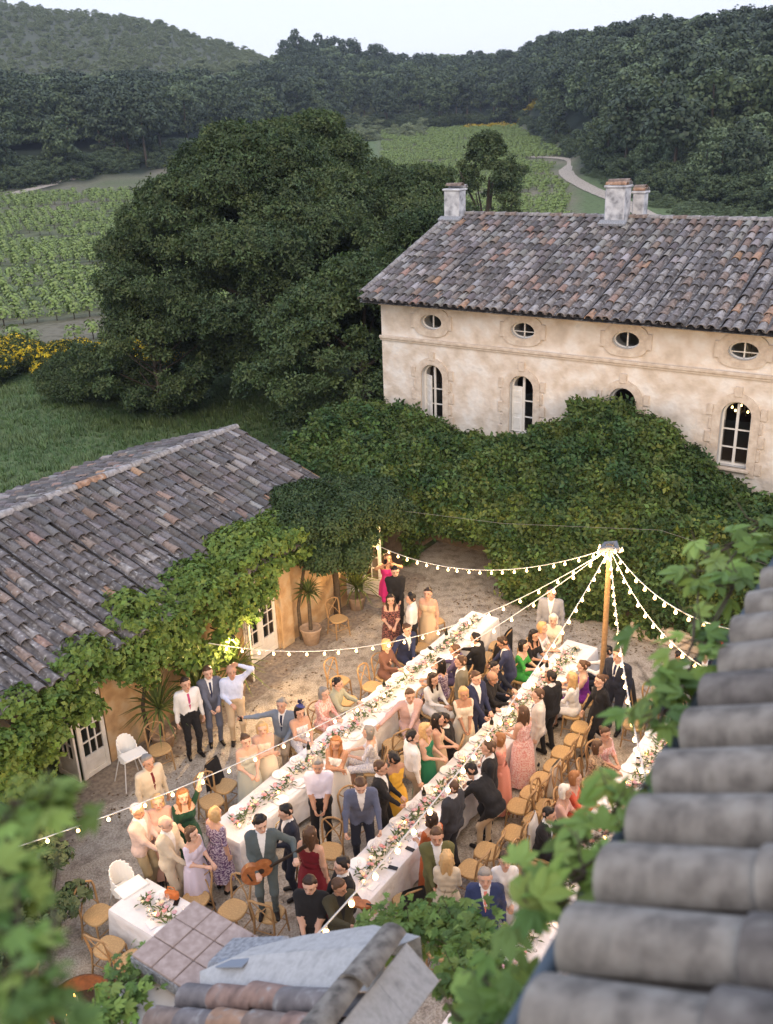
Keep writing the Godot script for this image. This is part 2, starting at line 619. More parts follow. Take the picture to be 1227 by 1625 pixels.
func build_courtyard() -> void:
	var mb := MB.new()
	var nx := 30
	var nz := 46
	for i in nx + 1:
		for k in nz + 1:
			var x := lerpf(-13.3, 1.5, float(i) / nx)
			var z := lerpf(-24.2, -1.0, float(k) / nz)
			mb.vert(Vector3(x, 0.0, z), Vector3.UP)
	for i in nx:
		for k in nz:
			var q := i * (nz + 1) + k
			mb.tri(q, q + 1, q + nz + 2)
			mb.tri(q, q + nz + 2, q + nz + 1)
	struct("courtyard", mb.commit(), mats["gravel"])
	# the trodden strip in front of the annex, with an uneven edge
	var st := MB.new()
	for k in 61:
		var z := lerpf(-19.4, -5.0, k / 60.0)
		var w := 0.95 + 0.18 * noise.get_noise_1d(z * 1.3) + 0.07 * noise.get_noise_1d(z * 7.0)
		st.vert(Vector3(-13.24, 0.005, z), Vector3.UP)
		st.vert(Vector3(-13.24 + w, 0.005, z), Vector3.UP)
	for k in 60:
		st.tri(k * 2, k * 2 + 1, k * 2 + 3)
		st.tri(k * 2, k * 2 + 3, k * 2 + 2)
	struct("footpath", st.commit(), mats["packed_earth"])
	# fallen leaves and small stones scattered on the gravel
	var pm := MB.new()
	pm.ball(Vector3.ZERO, Vector3(1, 0.6, 0.8), 5, 3)
	var xf := []
	var cols := PackedColorArray()
	for i in 5200:
		var x := rng.randf_range(-13.1, -2.0)
		var z := rng.randf_range(-19.2, -4.5)
		var s := rng.randf_range(0.006, 0.016) * (2.2 if rng.randf() < 0.03 else 1.0)
		xf.append(Transform3D(Basis(Vector3.UP, rng.randf() * TAU).scaled(Vector3.ONE * s), Vector3(x, s * 0.3, z)))
		cols.append(tint(Color(0.42, 0.37, 0.31) if rng.randf() < 0.7 else Color(0.20, 0.17, 0.14), 0.35))
	var pmat := mat("pebble", Color(1, 1, 1), 0.9)
	pmat.vertex_color_use_as_albedo = true
	var pe := multi("loose_gravel", pm.commit(), xf, cols, pmat, self, "stuff")
	tag(pe, "loose pale stones lying on the courtyard ground", "gravel")
	var lm := MB.new()
	lm.flat(Vector3(0, 0, -0.5), Vector3(0.28, 0.06, 0), Vector3(0, 0, 0.5), Vector3.UP)
	lm.flat(Vector3(0, 0, -0.5), Vector3(-0.28, 0.08, 0), Vector3(0, 0, 0.5), Vector3.UP)
	xf = []
	cols = PackedColorArray()
	for i in 900:
		var z := rng.randf_range(-19.3, -5.0)
		var x := -12.25 + rng.randfn() * 0.35 if rng.randf() < 0.5 else rng.randf_range(-13.1, -3.0)
		if rng.randf() < 0.35:
			x = rng.randf_range(-11.0, -4.0)
			z = -18.7 + rng.randfn() * 0.35
		xf.append(Transform3D(Basis(Vector3.UP, rng.randf() * TAU).scaled(Vector3.ONE * rng.randf_range(0.04, 0.09)), Vector3(x, 0.008, z)))
		cols.append(tint(Color(0.13, 0.085, 0.045), 0.4))
	var le := multi("fallen_leaves", lm.commit(), xf, cols, mats["leaf"], self, "stuff")
	tag(le, "dry brown leaves fallen along the courtyard edges", "leaves")


# ---------------------------------------------------------------- roof tiles
# a barrel tile: its axis runs along +z (down the slope), 0 at the upper end
func tile_mesh(ln: float, r0: float, r1: float, seg := 6, th := 0.016) -> ArrayMesh:
	var mb := MB.new()
	for lay in 2:
		var s := mb.v.size()
		for e in 2:
			for k in seg + 1:
				var a := PI * k / seg
				var r := (r0 if e == 0 else r1) - (th if lay == 1 else 0.0)
				var d := Vector3(cos(a), sin(a) * 0.86, 0)
				mb.vert(d * r + Vector3(0, 0, ln * e), d.normalized() * (1.0 if lay == 0 else -1.0))
		for k in seg:
			mb.tri(s + k, s + k + 1, s + seg + 2 + k)
			mb.tri(s + k, s + seg + 2 + k, s + seg + 1 + k)
	for k in seg:
		var a := PI * k / seg
		var b := PI * (k + 1) / seg
		var da := Vector3(cos(a), sin(a) * 0.86, 0)
		var db := Vector3(cos(b), sin(b) * 0.86, 0)
		mb.quad(da * r1 + Vector3(0, 0, ln), db * r1 + Vector3(0, 0, ln), db * (r1 - th) + Vector3(0, 0, ln), da * (r1 - th) + Vector3(0, 0, ln), Vector3.BACK)
	return mb.commit()


# rows of barrel tiles on the slope from `top` (left end of the ridge) ; across = along the ridge, down = down the slope
func tile_slope(house: Node3D, top: Vector3, across: Vector3, down: Vector3, cols: int, rows: int, pitch: float, step: float, warm: float, singles: int, slack := 1.0, keep = null, old := false) -> void:
	var mesh := tile_mesh(step * 1.16, pitch * 0.33, pitch * 0.455)
	var pan := tile_mesh(step * 1.16, pitch * 0.36, pitch * 0.33, 4)
	var nrm := down.cross(across)
	if nrm.y < 0.0:
		nrm = -nrm
	var xa := nrm.cross(down).normalized()
	var list := []
	var pans := []
	for i in cols:
		var shift := rng.randf_range(-0.02, 0.02) * slack
		var wav := noise.get_noise_1d(i * 0.6 + top.x) * 0.03 * slack
		for j in rows:
			var p := top + across * (pitch * (i + 0.5) + shift) + down * (step * j + wav)
			if keep != null and not keep.call(p):
				continue
			var tw := rng.randfn() * 0.020 * slack
			var b := Basis(xa, nrm, down) * Basis(Vector3.UP, tw) * Basis(Vector3.RIGHT, -0.022 + rng.randfn() * 0.008 * slack)
			var lift := 0.022 + rng.randfn() * 0.005 * slack
			var q := p + nrm * lift
			list.append([q.distance_squared_to(Vector3(0, 11.2, 0) - house.position), Transform3D(b, q), i, j])
			var pb := Basis(-xa, -nrm, down)
			pans.append(Transform3D(pb, p + across * (pitch * 0.5) + nrm * (pitch * 0.30 + 0.02)))
	list.sort_custom(func(a, b): return a[0] < b[0])
	var xf := []
	var cl := PackedColorArray()
	var tone := [Color(0.30, 0.28, 0.27), Color(0.22, 0.20, 0.20), Color(0.14, 0.13, 0.13), Color(0.26, 0.20, 0.17), Color(0.34, 0.23, 0.19), Color(0.40, 0.25, 0.17), Color(0.36, 0.34, 0.34), Color(0.18, 0.165, 0.165)]
	for k in list.size():
		var e: Array = list[k]
		var u: float = noise.get_noise_2d(e[2] * 0.35, e[3] * 0.6 + top.x) * 0.9 + rng.randf_range(-0.5, 0.5)
		var t := 0
		if u < -0.42:
			t = 2
		elif u < -0.2:
			t = 7
		elif u < 0.05:
			t = 1
		elif u < 0.28:
			t = 0
		elif u < 0.42:
			t = 6
		else:
			t = 3
		if old:
			t = [1, 2, 7, 2, 7, 3][int(clampf((u + 0.9) * 3.3, 0, 5))]
			if rng.randf() < 0.12:
				t = 0
		if rng.randf() < warm:
			t = [3, 4, 4, 5][rng.randi() % 4]
		if k < singles:
			var o := part("roof_tile", mesh, mats["clay_%d" % t], house)
			o.transform = e[1]
		else:
			xf.append(e[1])
			cl.append(tint(tone[t], 0.15, 0.03))
	var cm: StandardMaterial3D
	if mats.has("clay_mix"):
		cm = mats["clay_mix"]
	else:
		cm = tri_mat("clay_mix", noise_tex(0.05, [[0.0, 0.4, 0.4, 0.42], [0.4, 0.85, 0.85, 0.85], [0.7, 1.1, 1.1, 1.1], [0.88, 1.6, 1.65, 1.65], [1.0, 1.8, 1.85, 1.8]], 256, FastNoiseLite.TYPE_SIMPLEX_SMOOTH, 110, 4), 0.9, 0.95)
		cm.vertex_color_use_as_albedo = true
	if xf.size() > 0:
		multi("upper_roof_tiles", mesh, xf, cl, cm, house, "stuff")
	multi("channel_tiles", pan, pans, PackedColorArray(), mats["clay_2"], house, "stuff")


func ring_strip(mb: MB, outer: Array, inner: Array, z0: float, z1: float, closed := true) -> void:
	var nn := outer.size()
	for i in (nn if closed else nn - 1):
		var j := (i + 1) % nn
		var a: Vector2 = outer[i]
		var b: Vector2 = outer[j]
		var c: Vector2 = inner[j]
		var d: Vector2 = inner[i]
		mb.quad(Vector3(a.x, a.y, z1), Vector3(b.x, b.y, z1), Vector3(c.x, c.y, z1), Vector3(d.x, d.y, z1), Vector3.BACK)
		var no := Vector3((b - a).y, -(b - a).x, 0).normalized()
		var mid := (a + b) * 0.5 - (c + d) * 0.5
		if no.x * mid.x + no.y * mid.y < 0.0:
			no = -no
		mb.quad(Vector3(a.x, a.y, z0), Vector3(b.x, b.y, z0), Vector3(b.x, b.y, z1), Vector3(a.x, a.y, z1), no)
		mb.quad(Vector3(d.x, d.y, z0), Vector3(c.x, c.y, z0), Vector3(c.x, c.y, z1), Vector3(d.x, d.y, z1), -no)


func arch_pts(cx: float, w: float, y0: float, y1: float, seg := 10) -> Array:
	var r := w * 0.5
	var out := [Vector2(cx + r, y0)]
	for k in seg + 1:
		var a := PI * k / seg
		out.append(Vector2(cx + cos(a) * r, y1 - r + sin(a) * r))
	out.append(Vector2(cx - r, y0))
	return out


func oval_pts(cx: float, cy: float, rx: float, ry: float, seg := 20, pw := 1.0) -> Array:
	var out := []
	for k in seg:
		var a := TAU * k / seg
		var c := cos(a)
		var s := sin(a)
		out.append(Vector2(cx + signf(c) * pow(absf(c), pw) * rx, cy + signf(s) * pow(absf(s), pw) * ry))
	return out


# ---------------------------------------------------------------- the main house
func build_main_house() -> void:
	var h := thing("farmhouse", "long cream plastered farmhouse with arched and oval windows under a tiled roof", "house", Vector3(-10, 0, -24))
	# local frame: x = world x + 10, facade in the plane z = 0, house behind it
	var wall := CSGBox3D.new()
	wall.name = "wall"
	wall.size = Vector3(18.6, 6.35, 0.5)
	wall.position = Vector3(2.55, 3.175, -0.25)
	wall.material = mats["plaster"]
	h.add_child(wall)
	var wx := [-4.93, -1.91, 1.11, 4.13, 7.15, 10.17]
	for x in wx:
		var o := CSGPolygon3D.new()
		o.polygon = PackedVector2Array(oval_pts(x - 2.55, 5.85 - 3.175, 0.37, 0.225))
		o.depth = 1.0
		o.position.z = 0.5
		o.operation = CSGShape3D.OPERATION_SUBTRACTION
		wall.add_child(o)
		var a := CSGPolygon3D.new()
		a.polygon = PackedVector2Array(arch_pts(x - 2.55, 0.76, 2.82 - 3.175, 4.56 - 3.175))
		a.depth = 1.0
		a.position.z = 0.5
		a.operation = CSGShape3D.OPERATION_SUBTRACTION
		wall.add_child(a)
	for w in [["end_wall", Vector3(-6.5, 3.2, -5.25), Vector3(0.5, 6.4, 9.5)], ["back_wall", Vector3(2.55, 3.175, -10.25), Vector3(18.6, 6.35, 0.5)], ["far_end_wall", Vector3(11.6, 3.2, -5.25), Vector3(0.5, 6.4, 9.5)]]:
		var b := MB.new()
		b.box(w[1], w[2])
		part(w[0], b.commit(), mats["plaster"], h)
	var fl := MB.new()
	fl.box(Vector3(2.55, 2.6, -5.25), Vector3(17.4, 0.2, 9.4))
	part("upper_floor", fl.commit(), mats["room_floor"], h)
	# gable triangles
	for gx in [-6.5, 11.6]:
		var g := MB.new()
		for sx in [-0.25, 0.25]:
			g.flat(Vector3(gx + sx, 6.4, -0.05), Vector3(gx + sx, 8.22, -5.1), Vector3(gx + sx, 6.4, -10.4), Vector3(signf(sx), 0, 0))
		part("gable", g.commit(), mats["plaster"], h)
	# string course, plinth mouldings under the eaves and corner stones
	var sc := MB.new()
	sc.box(Vector3(2.55, 5.27, 0.045), Vector3(18.7, 0.09, 0.09), Basis.IDENTITY, 0.015)
	sc.box(Vector3(2.55, 5.20, 0.03), Vector3(18.66, 0.05, 0.05))
	part("string_course", sc.commit(), mats["stone_trim"], h)
	var gen := MB.new()
	gen.box(Vector3(2.55, 6.30, 0.06), Vector3(18.66, 0.10, 0.12), Basis.IDENTITY, 0.02)
	gen.box(Vector3(2.55, 6.40, 0.14), Vector3(18.8, 0.09, 0.28), Basis.IDENTITY, 0.02)
	part("cornice", gen.commit(), mats["stone_trim"], h)
	for i in wx.size():
		var x: float = wx[i]
		# oval window with a broad stepped surround
		var ow := Node3D.new()
		ow.name = "oval_window"
		h.add_child(ow, true)
		var sr := MB.new()
		ring_strip(sr, oval_pts(x, 5.85, 0.62, 0.43, 24, 0.7), oval_pts(x, 5.85, 0.375, 0.23, 24), 0.0, 0.05)
		for sx in [-1, 1]:
			sr.box(Vector3(x + sx * 0.64, 5.85, 0.028), Vector3(0.14, 0.42, 0.05), Basis.IDENTITY, 0.01)
		sr.box(Vector3(x, 6.235, 0.03), Vector3(0.3, 0.07, 0.058), Basis.IDENTITY, 0.01)
		part("surround", sr.commit(), mats["stone_trim"], ow)
		var fr := MB.new()
		ring_strip(fr, oval_pts(x, 5.85, 0.372, 0.227, 24), oval_pts(x, 5.85, 0.335, 0.19, 24), -0.16, -0.11)
		fr.box(Vector3(x, 5.85, -0.13), Vector3(0.035, 0.42, 0.04))
		if i % 2 == 1:
			fr.box(Vector3(x, 5.80, -0.13), Vector3(0.70, 0.025, 0.035))
		part("frame", fr.commit(), mats["white_paint"], ow)
		for sx in [-1.0, 1.0]:
			var pn := MB.new()
			var pts := oval_pts(x, 5.85, 0.35, 0.205, 24)
			for k in 24:
				var p: Vector2 = pts[k]
				var q: Vector2 = pts[(k + 1) % 24]
				if (p.x + q.x) * 0.5 * sx > x * sx:
					pn.flat(Vector3(x, 5.85, -0.14), Vector3(p.x, p.y, -0.14), Vector3(q.x, q.y, -0.14), Vector3.BACK)
			part("pane", pn.commit(), mats["glass"], ow)
		# arched french window
		var aw := Node3D.new()
		aw.name = "arched_window"
		h.add_child(aw, true)
		var ar := MB.new()
		ring_strip(ar, arch_pts(x, 1.18, 2.6, 4.78), arch_pts(x, 0.765, 2.6, 4.565), 0.0, 0.045, false)
		for k in 5:
			for sx in [-1, 1]:
				var ww := 0.16 if k % 2 == 0 else 0.08
				ar.box(Vector3(x + sx * (0.59 + ww * 0.5), 2.85 + k * 0.36, 0.022), Vector3(ww, 0.30, 0.043), Basis.IDENTITY, 0.01)
		ar.box(Vector3(x, 4.82, 0.03), Vector3(0.2, 0.26, 0.07), Basis.IDENTITY, 0.012)
		part("surround", ar.commit(), mats["stone_trim"], aw)
		var sl := MB.new()
		sl.box(Vector3(x, 2.78, 0.04), Vector3(0.95, 0.08, 0.2), Basis.IDENTITY, 0.015)
		part("sill", sl.commit(), mats["stone_trim"], aw)
		var f2 := MB.new()
		ring_strip(f2, arch_pts(x, 0.755, 2.83, 4.555), arch_pts(x, 0.66, 2.88, 4.50), -0.22, -0.15)
		if i != 2:
			f2.box(Vector3(x, 3.65, -0.17), Vector3(0.07, 1.66, 0.05), Basis.IDENTITY, 0.008)
			for yy in [3.3, 3.78]:
				f2.box(Vector3(x + 0.19, yy, -0.185), Vector3(0.34, 0.035, 0.035))
				if i != 1:
					f2.box(Vector3(x - 0.19, yy, -0.185), Vector3(0.34, 0.035, 0.035))
		part("frame", f2.commit(), mats["white_paint"], aw)
		if i == 1 or i == 0:
			var sh := MB.new()
			var bs := Basis(Vector3.UP, 0.0 if i == 1 else -0.5)
			sh.box(Vector3(x - 0.19, 3.52, -0.13), Vector3(0.33, 1.36, 0.035), bs, 0.006)
			for yy in [3.1, 3.55, 3.98]:
				sh.box(Vector3(x - 0.19, yy, -0.108), Vector3(0.20, 0.34 if yy < 3.8 else 0.2, 0.02), bs, 0.006)
			part("shutter", sh.commit(), mats["white_paint"], aw)
		if i != 2:
			for sx in [-1.0, 1.0]:
				var pw := MB.new()
				pw.box(Vector3(x + sx * 0.18, 3.45, -0.19), Vector3(0.33, 1.1, 0.006))
				part("pane", pw.commit(), mats["glass"], aw)
	# roof: boards, tiles, ridge, chimneys
	var ridge_y := 8.42
	var eave := Vector3(-7.15, 6.47, 0.55)
	var top := Vector3(-7.15, ridge_y, -5.1)
	var down := (eave - top).normalized()
	var ln := (eave - top).length()
	var bd := MB.new()
	var ee := eave + Vector3(0, -0.04, 0)
	var tt := top + Vector3(0, -0.04, 0)
	var bk := Vector3(-7.15, 6.47, -10.75)
	var wd := Vector3(19.3, 0, 0)
	bd.quad(ee, ee + wd, tt + wd, tt, Vector3(0, 0.94, 0.33))
	bd.quad(tt, tt + wd, bk + wd, bk, Vector3(0, 0.94, -0.33))
	bd.quad(ee + Vector3(0, -0.06, 0), ee + wd + Vector3(0, -0.06, 0), tt + wd + Vector3(0, -0.06, 0), tt + Vector3(0, -0.06, 0), Vector3(0, -0.94, -0.33))
	part("roof_deck", bd.commit(), mats["clay_2"], h)
	tile_slope(h, top, Vector3.RIGHT, down, 71, 15, 0.27, ln / 14.9, 0.09, 300, 1.7, func(p): return p.x < 7.5)
	var back_dn := (bk - top).normalized()
	tile_slope(h, top + Vector3(0, -0.02, 0), Vector3.RIGHT, back_dn, 52, 2, 0.27, 0.4, 0.2, 0)
	var rt := tile_mesh(0.46, 0.10, 0.125)
	var x0 := -7.2
	while x0 < 7.6:
		var o := part("ridge_tile", rt, mats["clay_%d" % [0, 6, 1, 6, 3][rng.randi() % 5]], h)
		o.transform = Transform3D(Basis(Vector3.FORWARD, Vector3.UP, Vector3.RIGHT) * Basis(Vector3.RIGHT, -0.02), Vector3(x0, ridge_y + 0.05, -5.1))
		x0 += 0.40
	# verge tiles down the left gable edge
	for k in 14:
		var o := part("verge_tile", tile_mesh(0.46, 0.09, 0.11), mats["clay_%d" % [0, 1, 6][k % 3]], h)
		o.transform = Transform3D(Basis(down.cross(Vector3(0, 0.94, 0.33)).normalized() * -1.0, Vector3(0, 0.94, 0.33), down), top + Vector3(-0.02, 0.10, 0) + down * (0.41 * k))
	chimney(h, Vector3(-6.95, 0, -4.85), 0.58, 0.5, 7.9, 9.3, false)
	chimney(h, Vector3(-1.22, 0, -4.85), 0.62, 0.55, 7.9, 9.42, true)
	chimney(h, Vector3(-0.72, 0, -5.4), 0.36, 0.4, 7.9, 9.22, true)


func chimney(h: Node3D, at: Vector3, w: float, d: float, y0: float, y1: float, tiles: bool) -> void:
	var c := MB.new()
	c.box(Vector3(at.x, (y0 + y1) * 0.5, at.z), Vector3(w, y1 - y0, d), Basis.IDENTITY, 0.03)
	c.box(Vector3(at.x, y1 - 0.02, at.z), Vector3(w + 0.08, 0.07, d + 0.08), Basis.IDENTITY, 0.02)
	var m := tri_mat("chimney_render", noise_tex(0.02, [[0.0, 0.20, 0.20, 0.21], [0.35, 0.46, 0.46, 0.48], [0.6, 0.62, 0.62, 0.63], [1.0, 0.72, 0.72, 0.73]], 256, FastNoiseLite.TYPE_SIMPLEX_SMOOTH, 211, 5), 2.0, 0.95)
	var o := part("chimney", c.commit(), m, h)
	var f := MB.new()
	f.box(Vector3(at.x, 8.42 - 0.06, at.z + d * 0.5 + 0.10), Vector3(w + 0.24, 0.10, 0.26), Basis(Vector3.RIGHT, 0.36), 0.02)
	part("flashing", f.commit(), mats["mortar"], o)
	for k in (3 if tiles else 2):
		var t := part("cap_tile", tile_mesh(w * 1.05, 0.10, 0.12), mats["clay_%d" % [6, 3, 5][k % 3]], o)
		t.transform = Transform3D(Basis(Vector3.FORWARD, Vector3.UP, Vector3.RIGHT) * Basis(Vector3.UP, rng.randf_range(-0.2, 0.2)), Vector3(at.x - w * 0.52, y1 + (0.03 if k != 1 else 0.10), at.z - d * 0.32 + k * d * 0.32))


# ---------------------------------------------------------------- glazed doors (a leaf hangs in its own x-y plane, hinge at x = 0)
func door_leaf(w: float, hgt: float, cols: int, rows: int, parent: Node3D, at: Vector3, turn: float) -> void:
	var d := Node3D.new()
	d.name = "door"
	parent.add_child(d, true)
	d.position = at
	d.rotation.y = turn
	var f := MB.new()
	var kick := 0.42
	for x in [0.045, w - 0.045]:
		f.box(Vector3(x, hgt * 0.5, 0), Vector3(0.09, hgt, 0.045), Basis.IDENTITY, 0.006)
	for y in [0.06, kick, hgt - 0.05]:
		f.box(Vector3(w * 0.5, y, 0), Vector3(w - 0.18, 0.10, 0.044), Basis.IDENTITY, 0.006)
	var iw := (w - 0.18) / cols
	var ih := (hgt - 0.10 - kick - 0.05) / rows
	for i in range(1, cols):
		f.box(Vector3(0.09 + iw * i, (kick + 0.05 + hgt - 0.10) * 0.5, 0), Vector3(0.028, hgt - 0.15 - kick, 0.036))
	for j in range(1, rows):
		f.box(Vector3(w * 0.5, kick + 0.05 + ih * j, 0), Vector3(w - 0.18, 0.028, 0.034))
	part("frame", f.commit(), mats["white_paint"], d)
	var k := MB.new()
	k.box(Vector3(w * 0.5, (kick + 0.06) * 0.5, 0), Vector3(w - 0.18, kick - 0.16, 0.024), Basis.IDENTITY, 0.008)
	part("panel", k.commit(), mats["white_paint"], d)
	for i in cols:
		for j in rows:
			var p := MB.new()
			p.box(Vector3(0.09 + iw * (i + 0.5), kick + 0.05 + ih * (j + 0.5), 0), Vector3(iw - 0.03, ih - 0.03, 0.006))
			part("pane", p.commit(), mats["glass"], d)


# ---------------------------------------------------------------- the annex along the left of the courtyard
func build_annex() -> void:
	var h := thing("annex_building", "low ochre annex with weathered grey tiled roof and white glazed doors", "building", Vector3(-13.25, 0, -12))
	# local: front wall in the plane x = 0, z local = world + 12
	var segs := [[6.5, 4.45], [2.65, -1.28], [-2.38, -5.05], [-6.15, -6.6]]
	for s in segs:
		var b := MB.new()
		b.box(Vector3(-0.2, 1.28, (s[0] + s[1]) * 0.5), Vector3(0.4, 2.56, absf(s[0] - s[1])))
		part("wall", b.commit(), mats["ochre_wall"], h)
	for s in [[4.45, 2.65], [-1.28, -2.38], [-5.05, -6.15]]:
		var b := MB.new()
		b.box(Vector3(-0.2, 2.37, (s[0] + s[1]) * 0.5), Vector3(0.4, 0.38, absf(s[0] - s[1])))
		part("lintel", b.commit(), mats["ochre_wall"], h)
		var dk := MB.new()
		dk.box(Vector3(-2.0, 1.1, (s[0] + s[1]) * 0.5), Vector3(0.1, 2.2, absf(s[0] - s[1]) + 2.0))
		part("inner_wall", dk.commit(), mats["room_plaster"], h)
	var bw := MB.new()
	bw.box(Vector3(-7.9, 1.2, 0), Vector3(0.4, 2.4, 13.2))
	bw.box(Vector3(-4.05, 1.28, -6.4), Vector3(7.3, 2.56, 0.4))
	bw.box(Vector3(-4.05, 1.28, 6.4), Vector3(7.3, 2.56, 0.4))
	part("rear_wall", bw.commit(), mats["ochre_wall"], h)
	# pilaster strips of dressed stone beside the middle door
	var pl := MB.new()
	pl.box(Vector3(0.04, 1.25, -2.62), Vector3(0.12, 2.5, 0.42), Basis.IDENTITY, 0.02)
	part("pilaster", pl.commit(), mats["ochre_wall"], h)
	# doors: one leaf against the wall and one swung out, a closed pair, a leaf standing open
	door_leaf(0.62, 2.12, 3, 5, h, Vector3(0.03, 0.02, 3.33), PI / 2)
	door_leaf(0.62, 2.12, 3, 5, h, Vector3(0.02, 0.02, 3.40), PI)
	door_leaf(0.54, 2.12, 2, 5, h, Vector3(-0.06, 0.02, -1.29), PI / 2)
	door_leaf(0.54, 2.12, 2, 5, h, Vector3(-0.06, 0.02, -1.835), PI / 2)
	door_leaf(0.56, 2.12, 2, 5, h, Vector3(-0.02, 0.02, -1.26), -0.55)
	door_leaf(0.56, 2.12, 2, 5, h, Vector3(0.02, 0.02, -5.72), 0.12)
	door_leaf(0.56, 2.12, 2, 5, h, Vector3(-0.06, 0.02, -5.06), PI / 2)
	# roof
	var ridge := Vector3(-3.75, 4.0, 0)
	var eave := Vector3(0.45, 2.62, 0)
	var down := (eave - ridge).normalized()
	var ln := (eave - ridge).length()
	var bd := MB.new()
	var z0 := Vector3(0, 0, 7.0)
	var z1 := Vector3(0, 0, -5.5)
	bd.quad(ridge + z0 + Vector3(0, -0.03, 0), ridge + z1 + Vector3(0, -0.03, 0), eave + z1 + Vector3(0, -0.03, 0), eave + z0 + Vector3(0, -0.03, 0), Vector3(0.31, 0.95, 0))
	bd.quad(ridge + z0 + Vector3(0, -0.11, 0), ridge + z1 + Vector3(0, -0.11, 0), eave + z1 + Vector3(0, -0.11, 0), eave + z0 + Vector3(0, -0.11, 0), Vector3(-0.31, -0.95, 0))
	var back := Vector3(-8.3, 2.62, 0)
	bd.quad(ridge + z0 + Vector3(0, -0.03, 0), ridge + z1 + Vector3(0, -0.03, 0), back + z1, back + z0, Vector3(-0.22, 0.97, 0))
	part("roof_deck", bd.commit(), mats["clay_2"], h)
	var verge := MB.new()
	verge.quad(ridge + z1 + Vector3(0, 0.02, 0.0), eave + z1 + Vector3(0, 0.02, 0), Vector3(0.45, 2.3, -5.5), Vector3(-3.75, 2.3, -5.5), Vector3(0, 0, -1))
	part("gable", verge.commit(), mats["ochre_wall"], h)
	tile_slope(h, ridge + z1, Vector3.BACK, down, 50, 12, 0.25, ln / 11.9, 0.025, 300, 2.4, null, true)
	var bdn := (back - ridge).normalized()
	tile_slope(h, ridge + z1 + Vector3(-0.05, 0.0, 0), Vector3.BACK, bdn, 50, 11, 0.25, 0.40, 0.02, 0, 2.4, null, true)
	var rt := tile_mesh(0.46, 0.11, 0.13)
	var z := -5.5
	while z < 7.0:
		var o := part("ridge_tile", rt, mats["clay_%d" % ([5] if absf(z + 0.9) < 0.25 else [0, 6, 1, 6, 0])[rng.randi() % (1 if absf(z + 0.9) < 0.25 else 5)]], h)
		o.transform = Transform3D(Basis(Vector3.RIGHT, Vector3.UP, Vector3.BACK) * Basis(Vector3.RIGHT, -0.02), Vector3(-3.75, 4.04, z))
		z += 0.40


# ---------------------------------------------------------------- leaf shapes
# a spray of small folded leaves round a point; size about 1
func spray_mesh(count: int, w: float, spread: float, sd: int) -> ArrayMesh:
	var r := RandomNumberGenerator.new()
	r.seed = sd
	var mb := MB.new()
	for k in count:
		var a := TAU * k / count + r.randf_range(-0.4, 0.4)
		var up := r.randf_range(-0.25, 0.85)
		var dir := Vector3(cos(a), up, sin(a)).normalized()
		var o := Vector3(r.randf_range(-1, 1), r.randf_range(-0.6, 0.6), r.randf_range(-1, 1)) * spread
		var side := dir.cross(Vector3(r.randf_range(-0.4, 0.4), 1, r.randf_range(-0.4, 0.4))).normalized() * w
		var nn := side.cross(dir).normalized()
		if nn.y < 0:
			nn = -nn
		var ln := r.randf_range(0.45, 0.7)
		var mid := o + dir * ln * 0.45
		var tip := o + dir * ln - nn * 0.10
		var fold := nn * 0.07
		mb.flat(o, mid + side + fold, tip, (nn - side * 1.2).normalized())
		mb.flat(o, mid - side + fold, tip, (nn + side * 1.2).normalized())
	return mb.commit()


# a palmate leaf of five leaflets lying about the x-z plane, its stalk at the origin, size about 1
func creeper_mesh(sd: int) -> ArrayMesh:
	var r := RandomNumberGenerator.new()
	r.seed = sd
	var mb := MB.new()
	for k in 5:
		var a := (k - 2) * 0.66 + r.randf_range(-0.08, 0.08)
		var ln: float = [0.62, 0.86, 1.0, 0.86, 0.62][k]
		var dir := Vector3(sin(a), r.randf_range(-0.22, 0.02), cos(a)).normalized()
		var side := dir.cross(Vector3.UP).normalized()
		var prof := [0.02, 0.12, 0.19, 0.20, 0.13, 0.0]
		for i in 5:
			var t0 := i / 5.0
			var t1 := (i + 1) / 5.0
			var p0 := dir * ln * t0 + Vector3.DOWN * (t0 * t0 * 0.16)
			var p1 := dir * ln * t1 + Vector3.DOWN * (t1 * t1 * 0.16)
			for s in [-1.0, 1.0]:
				var q0: Vector3 = p0 + side * s * prof[i] * ln + Vector3.UP * 0.05 * prof[i] * 5.0
				var q1: Vector3 = p1 + side * s * prof[i + 1] * ln + Vector3.UP * 0.05 * prof[i + 1] * 5.0
				var nn: Vector3 = (Vector3.UP - side * s * 0.25 + dir * 0.15).normalized()
				var b := mb.vert(p0, nn)
				mb.vert(q0, nn)
				mb.vert(q1, nn)
				mb.vert(p1, nn)
				mb.tri(b, b + 1, b + 2)
				mb.tri(b, b + 2, b + 3)
	return mb.commit()


